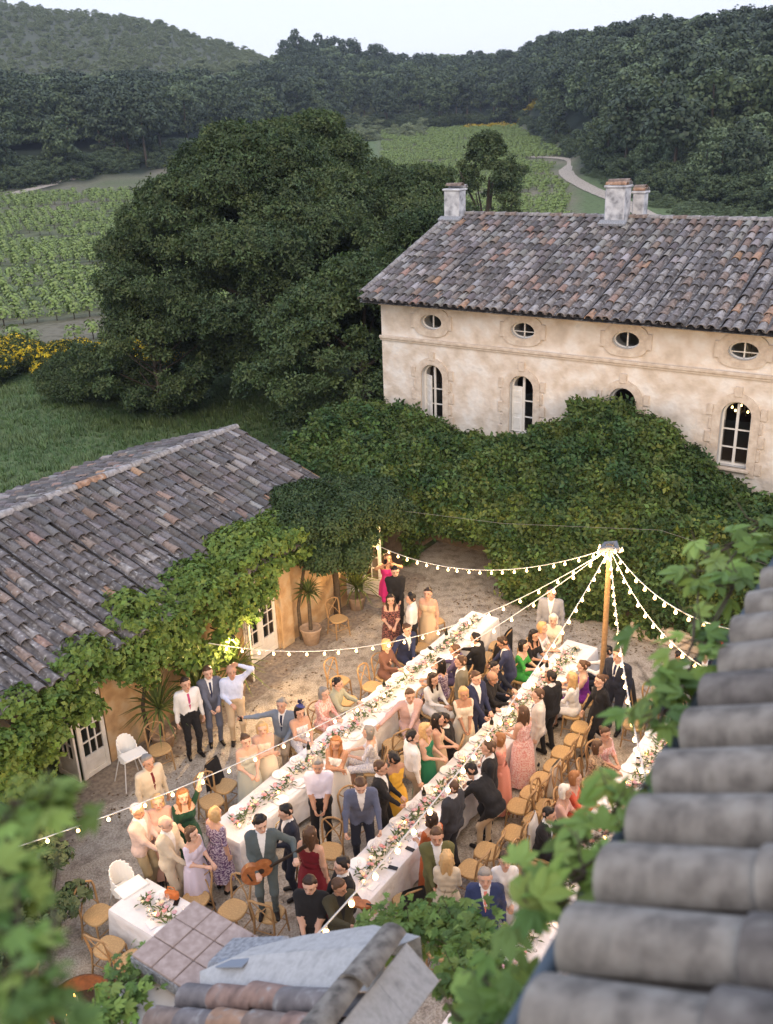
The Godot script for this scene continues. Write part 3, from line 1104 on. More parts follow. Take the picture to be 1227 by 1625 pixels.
# leaves on the shells of many blobs: [centre, radii]
func blob_leaves(blobs: Array, per_m2: float, size: float, base: Color, light: Color, depth := 0.35, skip = null) -> Array:
	var xf := []
	var cols := PackedColorArray()
	for b in blobs:
		var ctr: Vector3 = b[0]
		var rad: Vector3 = b[1]
		var area := 4.0 * PI * pow((pow(rad.x * rad.y, 1.6) + pow(rad.x * rad.z, 1.6) + pow(rad.y * rad.z, 1.6)) / 3.0, 1.0 / 1.6)
		var tone := rng.randf_range(0.0, 1.0)
		for i in int(area * per_m2):
			var d := unit()
			if d.y < -0.55 and rng.randf() < 0.7:
				continue
			var sh := 1.0 - depth * rng.randf() * rng.randf() + 0.10 * noise.get_noise_3dv((ctr + d * rad) * 1.7) * 2.0
			var p := ctr + d * rad * sh
			if skip != null and skip.call(p):
				continue
			var nn := (d + rv(0.7) + Vector3.UP * 0.35).normalized()
			xf.append(Transform3D(about(nn, size * rng.randf_range(0.7, 1.3)), p))
			cols.append(tint(base.lerp(light, clampf(tone * 0.5 + rng.randf() * 0.5, 0, 1)), 0.25))
	return [xf, cols]


# ---------------------------------------------------------------- the creeper over the terrace and the vine on the annex
func hedge_top(x: float) -> float:
	return table_lookup([[-17.5, 3.1], [-16, 3.15], [-14.4, 2.75], [-12.6, 2.5], [-11.4, 2.75], [-10.6, 3.3], [-10.0, 3.85], [-8.8, 4.2], [-7.9, 3.95], [-7.0, 3.4], [-6.2, 2.75], [-5.2, 2.2], [-3.5, 2.0], [0, 2.0]], x)


# cross-section of the creeper, t 0 at the foot in front and 1 at the wall
func hedge_point(x: float, t: float) -> Vector3:
	var top := hedge_top(x)
	var open := smooth(-13.4, -12.7, x) * (1.0 - smooth(-10.5, -9.8, x))
	var y0 := 1.2 * open
	var front := -19.35 - 0.55 * open
	if x < -13.2:
		front = -18.6
	var shoulder := 2.35 + 0.25 * sin(x * 0.9)
	var p: Vector2
	if t < 0.42:
		var k := t / 0.42
		p = Vector2(front - 0.15 * sin(k * PI) * -1.0 - 0.5 * k * k, lerpf(y0, shoulder, k))
	else:
		var k := (t - 0.42) / 0.58
		p = Vector2(lerpf(front - 0.5, -23.85, k), lerpf(shoulder, top, pow(k, 0.85)) + 0.30 * sin(k * PI))
	var w := 0.55 * noise.get_noise_3d(x * 0.75, p.y * 0.9, p.x * 0.75) + 0.16 * noise.get_noise_3d(x * 2.4, p.y * 2.4, p.x * 2.4)
	return Vector3(x, maxf(0.02, p.y + w * 1.1), p.x + w * 1.2)


func build_hedge_and_vines() -> void:
	var h := thing("creeper_hedge", "great mass of dark green creeper spilling from the farmhouse wall to the courtyard", "hedge", Vector3.ZERO)
	var core := MB.new()  # solid sheet added inside the leaves to stop light passing through the creeper
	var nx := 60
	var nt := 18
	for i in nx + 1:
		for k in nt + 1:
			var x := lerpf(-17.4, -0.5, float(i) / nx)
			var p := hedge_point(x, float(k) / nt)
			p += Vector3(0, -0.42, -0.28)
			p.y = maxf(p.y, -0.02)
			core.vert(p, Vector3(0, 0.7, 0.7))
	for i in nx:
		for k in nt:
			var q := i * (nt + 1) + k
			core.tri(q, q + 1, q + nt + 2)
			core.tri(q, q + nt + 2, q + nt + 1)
	part("added_blocker_sheet", core.commit(), mats["bark"], h)
	var xf := []
	var cols := PackedColorArray()
	for i in 62000:
		var x := rng.randf_range(-17.6, -0.4)
		var t := rng.randf()
		var p := hedge_point(x, t)
		var du := hedge_point(x + 0.1, t) - p
		var dv := hedge_point(x, minf(t + 0.02, 1.0)) - hedge_point(x, maxf(t - 0.02, 0.0))
		var nn := dv.cross(du)
		if nn.y + nn.z < 0.0:
			nn = -nn
		nn = nn.normalized()
		p += nn * (rng.randf_range(-0.30, 0.06) + (0.16 if rng.randf() < 0.08 else 0.0))
		p.y = maxf(p.y, 0.03)
		var d := (nn + rv(0.75) + Vector3.UP * 0.25).normalized()
		xf.append(Transform3D(about(d, rng.randf_range(0.15, 0.27)), p))
		var v := clampf(0.5 + noise.get_noise_2d(x * 0.6, t * 5.0) * 1.2 + rng.randf_range(-0.3, 0.3), 0, 1)
		cols.append(tint(Color(0.038, 0.082, 0.028).lerp(Color(0.105, 0.155, 0.040), v), 0.35, 0.10))
	multi("foliage", spray_mesh(5, 0.20, 0.35, 11), xf, cols, mats["leaf"], h, "stuff")
	# terrace wall and dark doorway under the overhang
	var w := thing("terrace_wall", "pale low stone wall in the shade under the creeper, behind the gravel", "wall", Vector3(-11.6, 0, -21.6))
	var wb := MB.new()
	wb.box(Vector3(0.9, 0.8, 0), Vector3(1.5, 1.6, 0.3), Basis.IDENTITY, 0.03)
	part("wall", wb.commit(), mats["plaster"], w)
	var w2 := MB.new()
	w2.box(Vector3(-0.9, 0.8, -0.15), Vector3(2.2, 1.6, 0.2))
	part("recess", w2.commit(), mats["plaster"], w)
	var rk := thing("garden_wall", "rough dry stone wall with red flowers right of the creeper", "wall", Vector3(-4.6, 0, -19.3))
	for k in 26:
		var sb := MB.new()
		sb.box(Vector3.ZERO, Vector3(rng.randf_range(0.25, 0.5), 0.2, 0.4), Basis.IDENTITY, 0.045)
		var so := part("stone", sb.commit(), mats["stone_trim"], rk)
		so.position = Vector3(-1.9 + (k % 13) * 0.36 + (0.18 if k > 12 else 0.0), 0.1 + 0.2 * int(k / 13.0), rng.randf_range(-0.04, 0.04))
		so.rotation = Vector3(rng.randfn() * 0.05, rng.randfn() * 0.1, rng.randfn() * 0.04)
	# vine along the annex eaves
	var vine := thing("grape_vine", "bright leafy vine hanging from the annex eaves above the doors", "vine", Vector3.ZERO)
	var blobs := []
	var z := -5.6
	while z > -15.2:
		var k := (z + 5.6) / -9.6
		var yb := 2.10 + 0.36 * k + rng.randf_range(-0.16, 0.16)
		var x := -12.62 - 0.12 * k + rng.randf_range(-0.14, 0.12)
		var fat := rng.randf_range(0.45, 0.88)
		blobs.append([Vector3(x, yb, z), Vector3(0.38, 0.34, 0.42) * fat])
		if rng.randf() < 0.35 + k:
			blobs.append([Vector3(x - 0.25, yb + 0.34 + 0.16 * k, z + 0.2), Vector3(0.40 + 0.15 * k, 0.18, 0.40)])
		if k > 0.45:
			blobs.append([Vector3(x - 0.75, yb + 0.58, z), Vector3(0.55, 0.2, 0.4)])
		if rng.randf() < 0.75:
			blobs.append([Vector3(x + 0.02, yb - rng.randf_range(0.28, 0.55), z + rng.randf_range(-0.2, 0.2)), Vector3(0.24, 0.34, 0.26)])
		if (z > -8.2) or (z < -11.0 and z > -12.4):
			blobs.append([Vector3(x - 0.05, yb - 0.95, z), Vector3(0.30, 0.45, 0.32)])
		z -= 0.40
	for q in 9:
		blobs.append([Vector3(-12.7 + rng.randf_range(-0.3, 0.3), rng.randf_range(0.5, 1.6), rng.randf_range(-7.9, -5.6)), Vector3(0.45, 0.5, 0.45)])
	var got := blob_leaves(blobs, 115.0, 0.17, Color(0.065, 0.125, 0.025), Color(0.17, 0.24, 0.050), 0.65, func(p): return (p.z < -7.7 and p.z > -9.7 and p.y < 1.72) or (p.z < -13.0 and p.z > -14.7 and p.y < 1.75) or (p.z < -9.6 and p.z > -11.4 and p.y < 1.35))
	multi("foliage", spray_mesh(4, 0.27, 0.30, 12), got[0], got[1], mats["leaf"], vine, "stuff")
	var st := MB.new()
	for zz in [-7.4, -10.2, -12.7, -15.0]:
		st.tube([Vector3(-13.1, 0, zz), Vector3(-13.05, 0.9, zz + 0.1), Vector3(-12.95, 1.9, zz - 0.1), Vector3(-12.7, 2.5, zz + 0.3)], [0.05, 0.04, 0.035, 0.02], 6)
	part("stem", st.commit(), mats["bark"], vine).set_meta("kind", "stuff")
	# rounded evergreen bush over the corner of the annex
	var bush := thing("evergreen_bush", "dense dark rounded evergreen bush leaning over the annex corner", "bush", Vector3(-12.7, 0, -16.0))
	var bb := []
	for k in 34:
		var a := rng.randf() * TAU
		var rr := sqrt(rng.randf())
		bb.append([Vector3(cos(a) * rr * 0.75 - 0.25, 2.45 + sin(k * 1.3) * 0.5, sin(a) * rr * 1.2), Vector3(0.42, 0.40, 0.45)])
	for k in 10:
		bb.append([Vector3(rng.randf_range(-0.7, 0.25), rng.randf_range(2.0, 2.75), rng.randf_range(-2.9, -1.3)), Vector3(0.45, 0.38, 0.45)])
	for k in 5:
		bb.append([Vector3(-0.9 - 0.10 * k, 3.05 + rng.randf_range(-0.05, 0.15), rng.randf_range(-1.5, 0.3) - 0.05 * k), Vector3(0.5, 0.22, 0.5)])
	got = blob_leaves(bb, 230.0, 0.15, Color(0.040, 0.072, 0.028), Color(0.065, 0.105, 0.040), 0.3)
	multi("foliage", spray_mesh(6, 0.15, 0.35, 13), got[0], got[1], mats["leaf"], bush, "stuff")
	var tk := MB.new()
	tk.tube([Vector3(-0.3, 0, -0.3), Vector3(-0.2, 1.0, -0.2), Vector3(-0.15, 2.3, 0)], [0.10, 0.08, 0.06], 8)
	part("trunk", tk.commit(), mats["bark"], bush)


# ---------------------------------------------------------------- trees
func big_tree(called: String, label: String, at: Vector3, hgt: float, rad: float, dens: float, base: Color, light: Color, sd: int, group: String, low := 0.28) -> void:
	rng.seed = sd
	var t := thing(called, label, "tree", at, 0.0, group)
	var tr := MB.new()
	var blobs := []
	tr.tube([Vector3(0, -0.1, 0), Vector3(0.1, hgt * 0.15, 0.05), Vector3(-0.05, hgt * 0.4, 0.1), Vector3(0.1, hgt * 0.75, 0)], [0.38 * hgt / 12.0, 0.30 * hgt / 12.0, 0.2 * hgt / 12.0, 0.06], 9)
	for k in 16:
		var a := k * 2.4 + rng.randf_range(-0.3, 0.3)
		var y := hgt * lerpf(low, 0.72, k / 15.0)
		var reach := rad * sin(PI * clampf((y / hgt - low * 0.5) / (1.0 - low * 0.5), 0.12, 0.9)) * rng.randf_range(0.65, 0.9)
		var e := Vector3(cos(a) * reach, y + hgt * 0.10, sin(a) * reach)
		tr.tube([Vector3(0, y * 0.7, 0), Vector3(cos(a) * reach * 0.45, y * 0.9, sin(a) * reach * 0.45), e], [0.13 * hgt / 12.0, 0.08 * hgt / 12.0, 0.03], 6)
	part("trunk", tr.commit(), mats["bark"], t)
	var nb := int(150.0 * dens)
	for k in nb:
		var y := lerpf(low * 0.8, 0.95, pow(rng.randf(), 0.8))
		var env := sin(PI * clampf(pow((y - low * 0.62) / (1.02 - low * 0.62), 0.80), 0.02, 0.98))
		var a := rng.randf() * TAU
		var rr := rad * env * lerpf(0.55, 1.06, sqrt(rng.randf())) * (1.0 + 0.42 * noise.get_noise_3d(cos(a) * 2.0, y * 4.0, sin(a) * 2.0 + sd))
		var s := rng.randf_range(0.35, 0.95) * rad / 5.5
		blobs.append([Vector3(cos(a) * rr, y * hgt, sin(a) * rr), Vector3(s * rng.randf_range(0.9, 1.6), s * 0.75, s * rng.randf_range(0.9, 1.6))])
	for k in 16:
		var an := rng.randf() * TAU
		var tr2 := rad * 0.55 * sqrt(rng.randf())
		var s2 := rad / 5.5 * rng.randf_range(0.55, 1.0)
		blobs.append([Vector3(cos(an) * tr2, hgt * (0.95 - 0.22 * pow(tr2 / (rad * 0.55), 2.0)), sin(an) * tr2), Vector3(0.8, 0.75, 0.8) * s2])
	var got := blob_leaves(blobs, 26.0, 0.28, base * 1.15, Color(light.r * 1.7, light.g * 1.55, light.b * 1.3), 0.95)
	multi("crown", spray_mesh(7, 0.13, 0.42, 21), got[0], got[1], mats["leaf"], t, "stuff")


# a small far tree as one leafy mesh (vertex coloured), with its trunk
func far_tree(kind: String, sd: int) -> Array:
	var r := RandomNumberGenerator.new()
	r.seed = sd
	var tr := MB.new()
	var cr := MB.new()
	var hgt := 10.0
	tr.tube([Vector3(0, -0.5, 0), Vector3(0.15, hgt * 0.35, 0.1), Vector3(0, hgt * 0.85, 0)], [0.24, 0.17, 0.05], 6)
	var base := Color(0.060, 0.090, 0.042)
	var light := Color(0.105, 0.140, 0.065)
	if kind == "pine":
		base = Color(0.042, 0.064, 0.038)
		light = Color(0.072, 0.098, 0.054)
	elif kind == "pale":
		base = Color(0.10, 0.145, 0.07)
		light = Color(0.155, 0.205, 0.105)
	var nb := 30
	for k in nb:
		var y: float
		var rr: float
		var a := r.randf() * TAU
		var s := r.randf_range(0.8, 1.4)
		if kind == "pine":
			y = lerpf(0.42, 0.97, r.randf())
			rr = 2.7 * sqrt(r.randf()) * sin(PI * clampf((y - 0.30) / 0.74, 0.1, 0.95))
		else:
			y = lerpf(0.16, 0.93, r.randf())
			rr = 3.2 * lerpf(0.5, 1.0, r.randf()) * sin(PI * clampf((y - 0.02) / 1.0, 0.1, 0.95))
		var ctr := Vector3(cos(a) * rr, y * hgt, sin(a) * rr)
		for i in 64:
			var z := r.randf_range(-0.7, 1.0)
			var b := r.randf() * TAU
			var q := sqrt(1.0 - z * z)
			var d := Vector3(q * cos(b), z, q * sin(b))
			var p := ctr + d * Vector3(s, s * 0.75, s) * r.randf_range(0.7, 1.06)
			var nn := (d + Vector3(r.randf_range(-0.7, 0.7), r.randf_range(-0.3, 0.9), r.randf_range(-0.7, 0.7))).normalized()
			var sd1 := nn.cross(Vector3(r.randf_range(-1, 1), r.randf_range(-1, 1), r.randf_range(-1, 1))).normalized() * r.randf_range(0.16, 0.34)
			var sd2 := sd1.cross(nn).normalized() * r.randf_range(0.12, 0.26)
			var kk := r.randf_range(0.7, 1.3)
			cr.col = base.lerp(light, r.randf()) * kk
			cr.col.a = 1.0
			cr.flat(p - sd1, p + sd2, p + sd1, nn)
			cr.flat(p - sd1, p - sd2, p + sd1, nn)
	return [cr.commit(), tr.commit()]


func build_trees() -> void:
	var g := "broad trees behind the annex and farmhouse"
	big_tree("oak_tree", "largest dark green oak, filling the middle behind the annex roof", Vector3(-29.5, 0, -33.0), 11.6, 6.6, 1.9, Color(0.036, 0.062, 0.030), Color(0.070, 0.105, 0.050), 301, g, 0.10)
	big_tree("oak_tree", "tall oak with the highest crown above the other trees", Vector3(-32.2, 0, -39.9), 12.3, 5.2, 1.5, Color(0.040, 0.068, 0.032), Color(0.080, 0.118, 0.055), 302, g)
	big_tree("oak_tree", "leafy tree between the highest crown and the left chimney", Vector3(-24.7, 0, -38.1), 9.7, 4.3, 1.3, Color(0.042, 0.070, 0.034), Color(0.078, 0.115, 0.055), 303, g, 0.15)
	big_tree("slender_tree", "slender airy tree rising behind the left chimney", Vector3(-28.3, 0, -52.0), 11.3, 2.7, 0.7, Color(0.045, 0.070, 0.036), Color(0.080, 0.115, 0.058), 304, g, 0.2)
	big_tree("oak_tree", "low spreading tree at the left edge of the oak group by the vineyard", Vector3(-31.2, 0, -27.6), 4.9, 2.9, 0.8, Color(0.040, 0.070, 0.034), Color(0.076, 0.112, 0.052), 305, g, 0.05)
	big_tree("oak_tree", "shady tree between the annex and the farmhouse corner", Vector3(-20.0, 0, -27.5), 7.2, 3.9, 1.1, Color(0.034, 0.060, 0.028), Color(0.062, 0.098, 0.044), 306, g, 0.05)
	big_tree("oak_tree", "dark small tree rising beside the farmhouse corner", Vector3(-19.0, 0, -30.5), 8.6, 3.2, 0.9, Color(0.034, 0.060, 0.028), Color(0.062, 0.098, 0.044), 307, g, 0.05)
	rng.seed = 4242
	# yellow broom and pale bushes at the edge of the meadow
	var k := 0
	for s in [[-46.0, -28.0, 1.5, 1], [-44.0, -29.6, 1.3, 1], [-42.6, -31.2, 1.3, 1], [-43.2, -27.0, 1.35, 1], [-41.0, -29.8, 1.1, 1], [-40.2, -32.4, 1.4, 1], [-38.0, -29.4, 1.5, 0], [-36.2, -27.8, 1.7, 0], [-34.6, -28.6, 1.4, 0], [-37.0, -33.0, 1.5, 1], [-46.5, -31.0, 1.2, 1]]:
		var lab: String = ["pale green rounded bush on the meadow edge", "broom bush in yellow flower on the meadow edge"][s[3]]
		var b := thing("broom_bush" if s[3] == 1 else "meadow_bush", lab, "bush", Vector3(s[0], 0, s[1]), 0.0, "flowering bushes on the meadow edge")
		var bl := []
		for q in 9:
			bl.append([Vector3(rng.randfn() * 0.5 * s[2], s[2] * rng.randf_range(0.35, 0.75), rng.randfn() * 0.5 * s[2]), Vector3(0.55, 0.45, 0.55) * s[2]])
		var got := blob_leaves(bl, 55.0, 0.22, Color(0.060, 0.095, 0.040), Color(0.10, 0.14, 0.06), 0.4)
		multi("foliage", spray_mesh(6, 0.10, 0.4, 31), got[0], got[1], mats["leaf"], b, "stuff")
		if s[3] == 1:
			var xf := []
			var cl := PackedColorArray()
			for q in bl:
				for i in 150:
					var d := unit()
					if d.y < 0.05:
						continue
					xf.append(Transform3D(about(d, rng.randf_range(0.10, 0.17)), q[0] + d * q[1] * rng.randf_range(0.95, 1.12)))
					cl.append(tint(Color(0.75, 0.56, 0.03), 0.3))
			multi("blossom", spray_mesh(5, 0.22, 0.35, 32), xf, cl, mats["leaf"], b, "stuff")
		k += 1
	# ---- the woods
	var kinds := ["oak", "pine", "pale", "oak", "pine"]
	var protos := []
	for i in 5:
		var m: Array = far_tree(kinds[i], 900 + i)
		var o := Node3D.new()
		part("crown", m[0], mats["far_leaf"], o)
		part("trunk", m[1], mats["bark"], o)
		protos.append([o, m])
	# trees one can tell apart: the two wood edges and the front rows of the middle wood
	var count := 0
	for spec in [["left", -27.0, -7.5, 70], ["mid", -7.5, 9.0, 55], ["right", 9.3, 27.0, 95]]:
		for i in spec[3]:
			var az: float = rng.randf_range(spec[1], spec[2])
			var back := rng.randf() * (60.0 if spec[0] != "right" else 55.0)
			var d := table_lookup(WOOD_EDGE, az) + 2.0 + back
			var kd := 1 if rng.randf() < 0.35 else 0
			var sc := rng.randf_range(0.9, 1.5)
			if spec[0] == "left":
				sc *= 1.0
			if spec[0] == "mid":
				sc *= 1.1
			if spec[0] == "right":
				sc *= 0.95
				if back < 24.0 and rng.randf() < 0.7:
					kd = 2
					sc *= 0.62
				elif az > 14.0:
					sc *= 1.05
			var pick: int = [[0, 3], [1, 4], [2, 2]][kd][rng.randi() % 2]
			var c: Node3D = protos[pick][0].duplicate()
			c.name = numbered(["wood_oak", "wood_pine", "pale_shrub_tree"][kd])
			add_child(c)
			var p := at_polar(az, d)
			c.position = p - Vector3(0, 0.2, 0)
			c.rotation.y = rng.randf() * TAU
			c.scale = Vector3(sc * rng.randf_range(0.9, 1.15), sc, sc * rng.randf_range(0.9, 1.15))
			var wood: String = {"left": "in the wood at the foot of the left hill", "mid": "in the wood beyond the top of the vineyard", "right": "in the wood right of the dirt road"}[spec[0]]
			tag(c, ["broad dark green tree ", "dark pine tree ", "pale green shrubby tree "][kd] + wood, "tree", "trees " + wood)
			count += 1
	# skyline pines standing clear on the crest
	for i in 9:
		var az := -4.6 + i * 0.62 + rng.randf_range(-0.15, 0.15)
		var c: Node3D = protos[1 if i % 2 == 0 else 4][0].duplicate()
		c.name = numbered("skyline_pine")
		add_child(c)
		c.position = at_polar(az, 452.0 + rng.randf_range(-6, 6))
		c.scale = Vector3.ONE * rng.randf_range(1.25, 1.75)
		c.rotation.y = rng.randf() * TAU
		tag(c, "pine standing clear against the sky on the distant crest", "tree", "pines on the distant crest")
	# the rest of the woods and the scrub on the hill read as one mass
	for i in 5:
		var xf := []
		for q in 520:
			var az := rng.randf_range(-29.0, 29.0)
			var edge := table_lookup(WOOD_EDGE, az)
			var d := edge + 40.0 + rng.randf() * (lerpf(35.0, 115.0, smooth(-9.0, 0.0, az)) if az < 9.0 else 120.0)
			var p := at_polar(az, d)
			var s := rng.randf_range(0.85, 1.35)
			xf.append(Transform3D(Basis(Vector3.UP, rng.randf() * TAU).scaled(Vector3(s * 1.1, s, s * 1.1)), p - Vector3(0, 0.3, 0)))
		var o := multi("far_woods", protos[i][1][0], xf, PackedColorArray(), mats["far_leaf"], self, "stuff")
		tag(o, "far wood of mixed dark trees covering the slopes", "woods")
	var xs := []
	for q in 7500:
		var az := rng.randf_range(-30.0, 3.0)
		var d := rng.randf_range(285.0, 690.0)
		var p := at_polar(az, d)
		var s := rng.randf_range(0.10, 0.30) * (1.6 if rng.randf() < 0.12 else 1.0)
		xs.append(Transform3D(Basis(Vector3.UP, rng.randf() * TAU).scaled(Vector3(s * 1.5, s, s * 1.5)), p - Vector3(0, 0.3, 0)))
	var hm := leaf_mat("scrub_leaf", 0.3)
	hm.albedo_color = Color(1.5, 1.4, 1.5)
	var sc2 := multi("hill_scrub", protos[0][1][0], xs, PackedColorArray(), hm, self, "stuff")
	tag(sc2, "low grey green scrub covering the open hill", "scrub")
	# undergrowth along the wood edges so that no trunk stands on bare ground
	var ug := []
	for q in 900:
		var az := rng.randf_range(-28.0, 28.0)
		var d := table_lookup(WOOD_EDGE, az) + rng.randf_range(0.0, 14.0)
		var s := rng.randf_range(0.22, 0.5)
		ug.append(Transform3D(Basis(Vector3.UP, rng.randf() * TAU).scaled(Vector3(s * 1.3, s, s * 1.3)), at_polar(az, d) - Vector3(0, 0.8, 0)))
	var u := multi("undergrowth", protos[3][1][0], ug, PackedColorArray(), mats["far_leaf"], self, "stuff")
	tag(u, "dark undergrowth along the edge of the woods", "undergrowth")
	# rough bushes and dry tufts between the road and the wood
	var rb := []
	for q in 420:
		var az := rng.randf_range(9.4, 24.0)
		var e := table_lookup(WOOD_EDGE, az)
		var p := at_polar(az, e - rng.randf_range(0.0, 26.0))
		if near_track(p.x, p.z):
			continue
		var s := rng.randf_range(0.05, 0.16)
		rb.append(Transform3D(Basis(Vector3.UP, rng.randf() * TAU).scaled(Vector3(s * 1.6, s, s * 1.6)), p - Vector3(0, 0.15, 0)))
	var ro := multi("roadside_shrubbery", protos[2][1][0], rb, PackedColorArray(), mats["far_leaf"], self, "stuff")
	tag(ro, "rough low bushes between the dirt road and the wood", "shrubs")
	# far yellow broom at the head of the vineyard
	var fb := MB.new()
	for q in 220:
		var d := unit()
		d.y = absf(d.y)
		fb.flat(d * Vector3(1.3, 0.9, 1.3), d * Vector3(1.3, 0.9, 1.3) + rv(0.4), d * Vector3(1.3, 0.9, 1.3) + rv(0.4), d)
	var ym := mat("far_broom", Color(0.42, 0.32, 0.04), 0.9)
	var fx := []
	for q in 46:
		fx.append(Transform3D(Basis(Vector3.UP, rng.randf() * TAU).scaled(Vector3.ONE * rng.randf_range(0.7, 1.5)), at_polar(rng.randf_range(5.2, 9.2), 322.0 + rng.randf_range(-3, 6))))
	var yb := multi("far_broom", fb.commit(), fx, PackedColorArray(), ym, self, "stuff")
	tag(yb, "band of yellow broom flowering at the head of the vineyard", "shrubs")
	for p in protos:
		p[0].free()


# ---------------------------------------------------------------- vineyards
func build_vineyards() -> void:
	rng.seed = 555
	var meshes := []
	for i in 3:
		var r := RandomNumberGenerator.new()
		r.seed = 700 + i
		var mb := MB.new()
		for k in 110:
			var d := Vector3(r.randf_range(-1, 1), r.randf_range(-0.4, 1.0), r.randf_range(-1, 1))
			var p := Vector3(d.x * 0.62, 0.62 + d.y * 0.5, d.z * 0.42)
			var nn := (Vector3(d.x, 0.8, d.z)).normalized()
			var s1 := nn.cross(Vector3(r.randf_range(-1, 1), 0.2, r.randf_range(-1, 1))).normalized() * r.randf_range(0.07, 0.14)
			var s2 := s1.cross(nn).normalized() * r.randf_range(0.07, 0.13)
			var kk := r.randf_range(0.75, 1.3)
			mb.col = Color(0.18 * kk, 0.26 * kk, 0.075 * kk).lerp(Color(0.28, 0.34, 0.14), r.randf() * 0.6)
			mb.flat(p - s1, p + s2, p + s1, nn)
			mb.flat(p - s1, p - s2, p + s1, nn)
		mb.col = Color(0.06, 0.045, 0.03)
		mb.tube([Vector3(0, -0.1, 0), Vector3(0.03, 0.3, 0.02), Vector3(-0.02, 0.62, 0)], [0.04, 0.035, 0.02], 5)
		meshes.append(mb.commit())
	var spots := []
	# rows run a little across the line of sight
	for field in [[-27.0, -6.0, 58.0, 178.0, 24.0], [0.5, 12.0, 64.0, 322.0, -14.0]]:
		var dir := Vector2(cos(deg_to_rad(field[4])), sin(deg_to_rad(field[4])))
		var nr := Vector2(-dir.y, dir.x)
		for i in range(-160, 160):
			var far := absf(i * 2.7) > 170.0
			for k in range(-150, 150):
				var q := nr * (i * 2.7) + dir * (k * 1.15)
				# q is measured in the camera's ground frame (x right, y ahead)
				var ahead: float = q.y + (field[2] + field[3]) * 0.5
				var side: float = q.x + (-28.0 if field[0] < 0.0 else 20.0)
				var wx: float = side * cos(YAW) - ahead * sin(YAW)
				var wz: float = -side * sin(YAW) - ahead * cos(YAW)
				var az := azimuth(wx, wz)
				var d := Vector2(wx, wz).length()
				if az < field[0] or az > field[1] or d < field[2] or d > minf(field[3], table_lookup(WOOD_EDGE, az) - 4.0):
					continue
				var band := fmod(d + 6.0 * noise.get_noise_2d(wx * 0.02, wz * 0.02) + (7.0 if field[0] > 0.0 else 0.0), 31.0)
				if band < 4.5:
					continue
				if field[0] > 0.0 and Vector2(wx + 84, wz + 188).length() < 9.0:
					continue
				if rng.randf() < 0.10 or noise.get_noise_2d(wx * 0.06, wz * 0.06) < -0.42:
					continue
				if near_road(wx, wz):
					continue
				spots.append([d, Vector3(wx + rng.randfn() * 0.1, land(wx, wz), wz + rng.randfn() * 0.1)])
	spots.sort_custom(func(a, b): return a[0] < b[0])
	var m := mats["far_leaf"] as StandardMaterial3D
	var xf := [[], [], []]
	for i in spots.size():
		var b := Basis(Vector3.UP, YAW + deg_to_rad(-24.0 if azimuth(spots[i][1].x, spots[i][1].z) < 0.0 else 14.0) + rng.randfn() * 0.25).scaled(Vector3(1.05, 1.0, 1.0) * rng.randf_range(0.8, 1.25))
		var k := rng.randi() % 3
		if i < 300:
			var o := part("vine_plant", meshes[k], m, self)
			o.transform = Transform3D(b, spots[i][1])
			tag(o, "small bushy vine standing in the vineyard rows", "vine", "vines in the vineyard rows")
		else:
			xf[k].append(Transform3D(b, spots[i][1]))
	for k in 3:
		var o := multi("far_vines", meshes[k], xf[k], PackedColorArray(), m, self, "stuff")
		tag(o, "green rows of vines receding up the valley", "vines")


func near_road(x: float, z: float) -> bool:
	var pts := [Vector2(-87, -193), Vector2(-81, -184), Vector2(-75.4, -168), Vector2(-64, -150), Vector2(-52, -134.5), Vector2(-42, -120.5), Vector2(-33, -110.6), Vector2(-24, -100), Vector2(-10, -88)]
	for i in pts.size() - 1:
		if Geometry2D.get_closest_point_to_segment(Vector2(x, z), pts[i], pts[i + 1]).distance_to(Vector2(x, z)) < 3.2:
			return true
	# nothing is planted on the far bank of the road
	return azimuth(x, z) > 11.0


func near_track(x: float, z: float) -> bool:
	var pts := [Vector2(-96, -196), Vector2(-87, -193), Vector2(-81, -184), Vector2(-75.4, -168), Vector2(-64, -150), Vector2(-52, -134.5), Vector2(-42, -120.5), Vector2(-33, -110.6), Vector2(-24, -100), Vector2(-10, -88), Vector2(8, -76)]
	for i in pts.size() - 1:
		if Geometry2D.get_closest_point_to_segment(Vector2(x, z), pts[i], pts[i + 1]).distance_to(Vector2(x, z)) < 2.6:
			return true
	return false


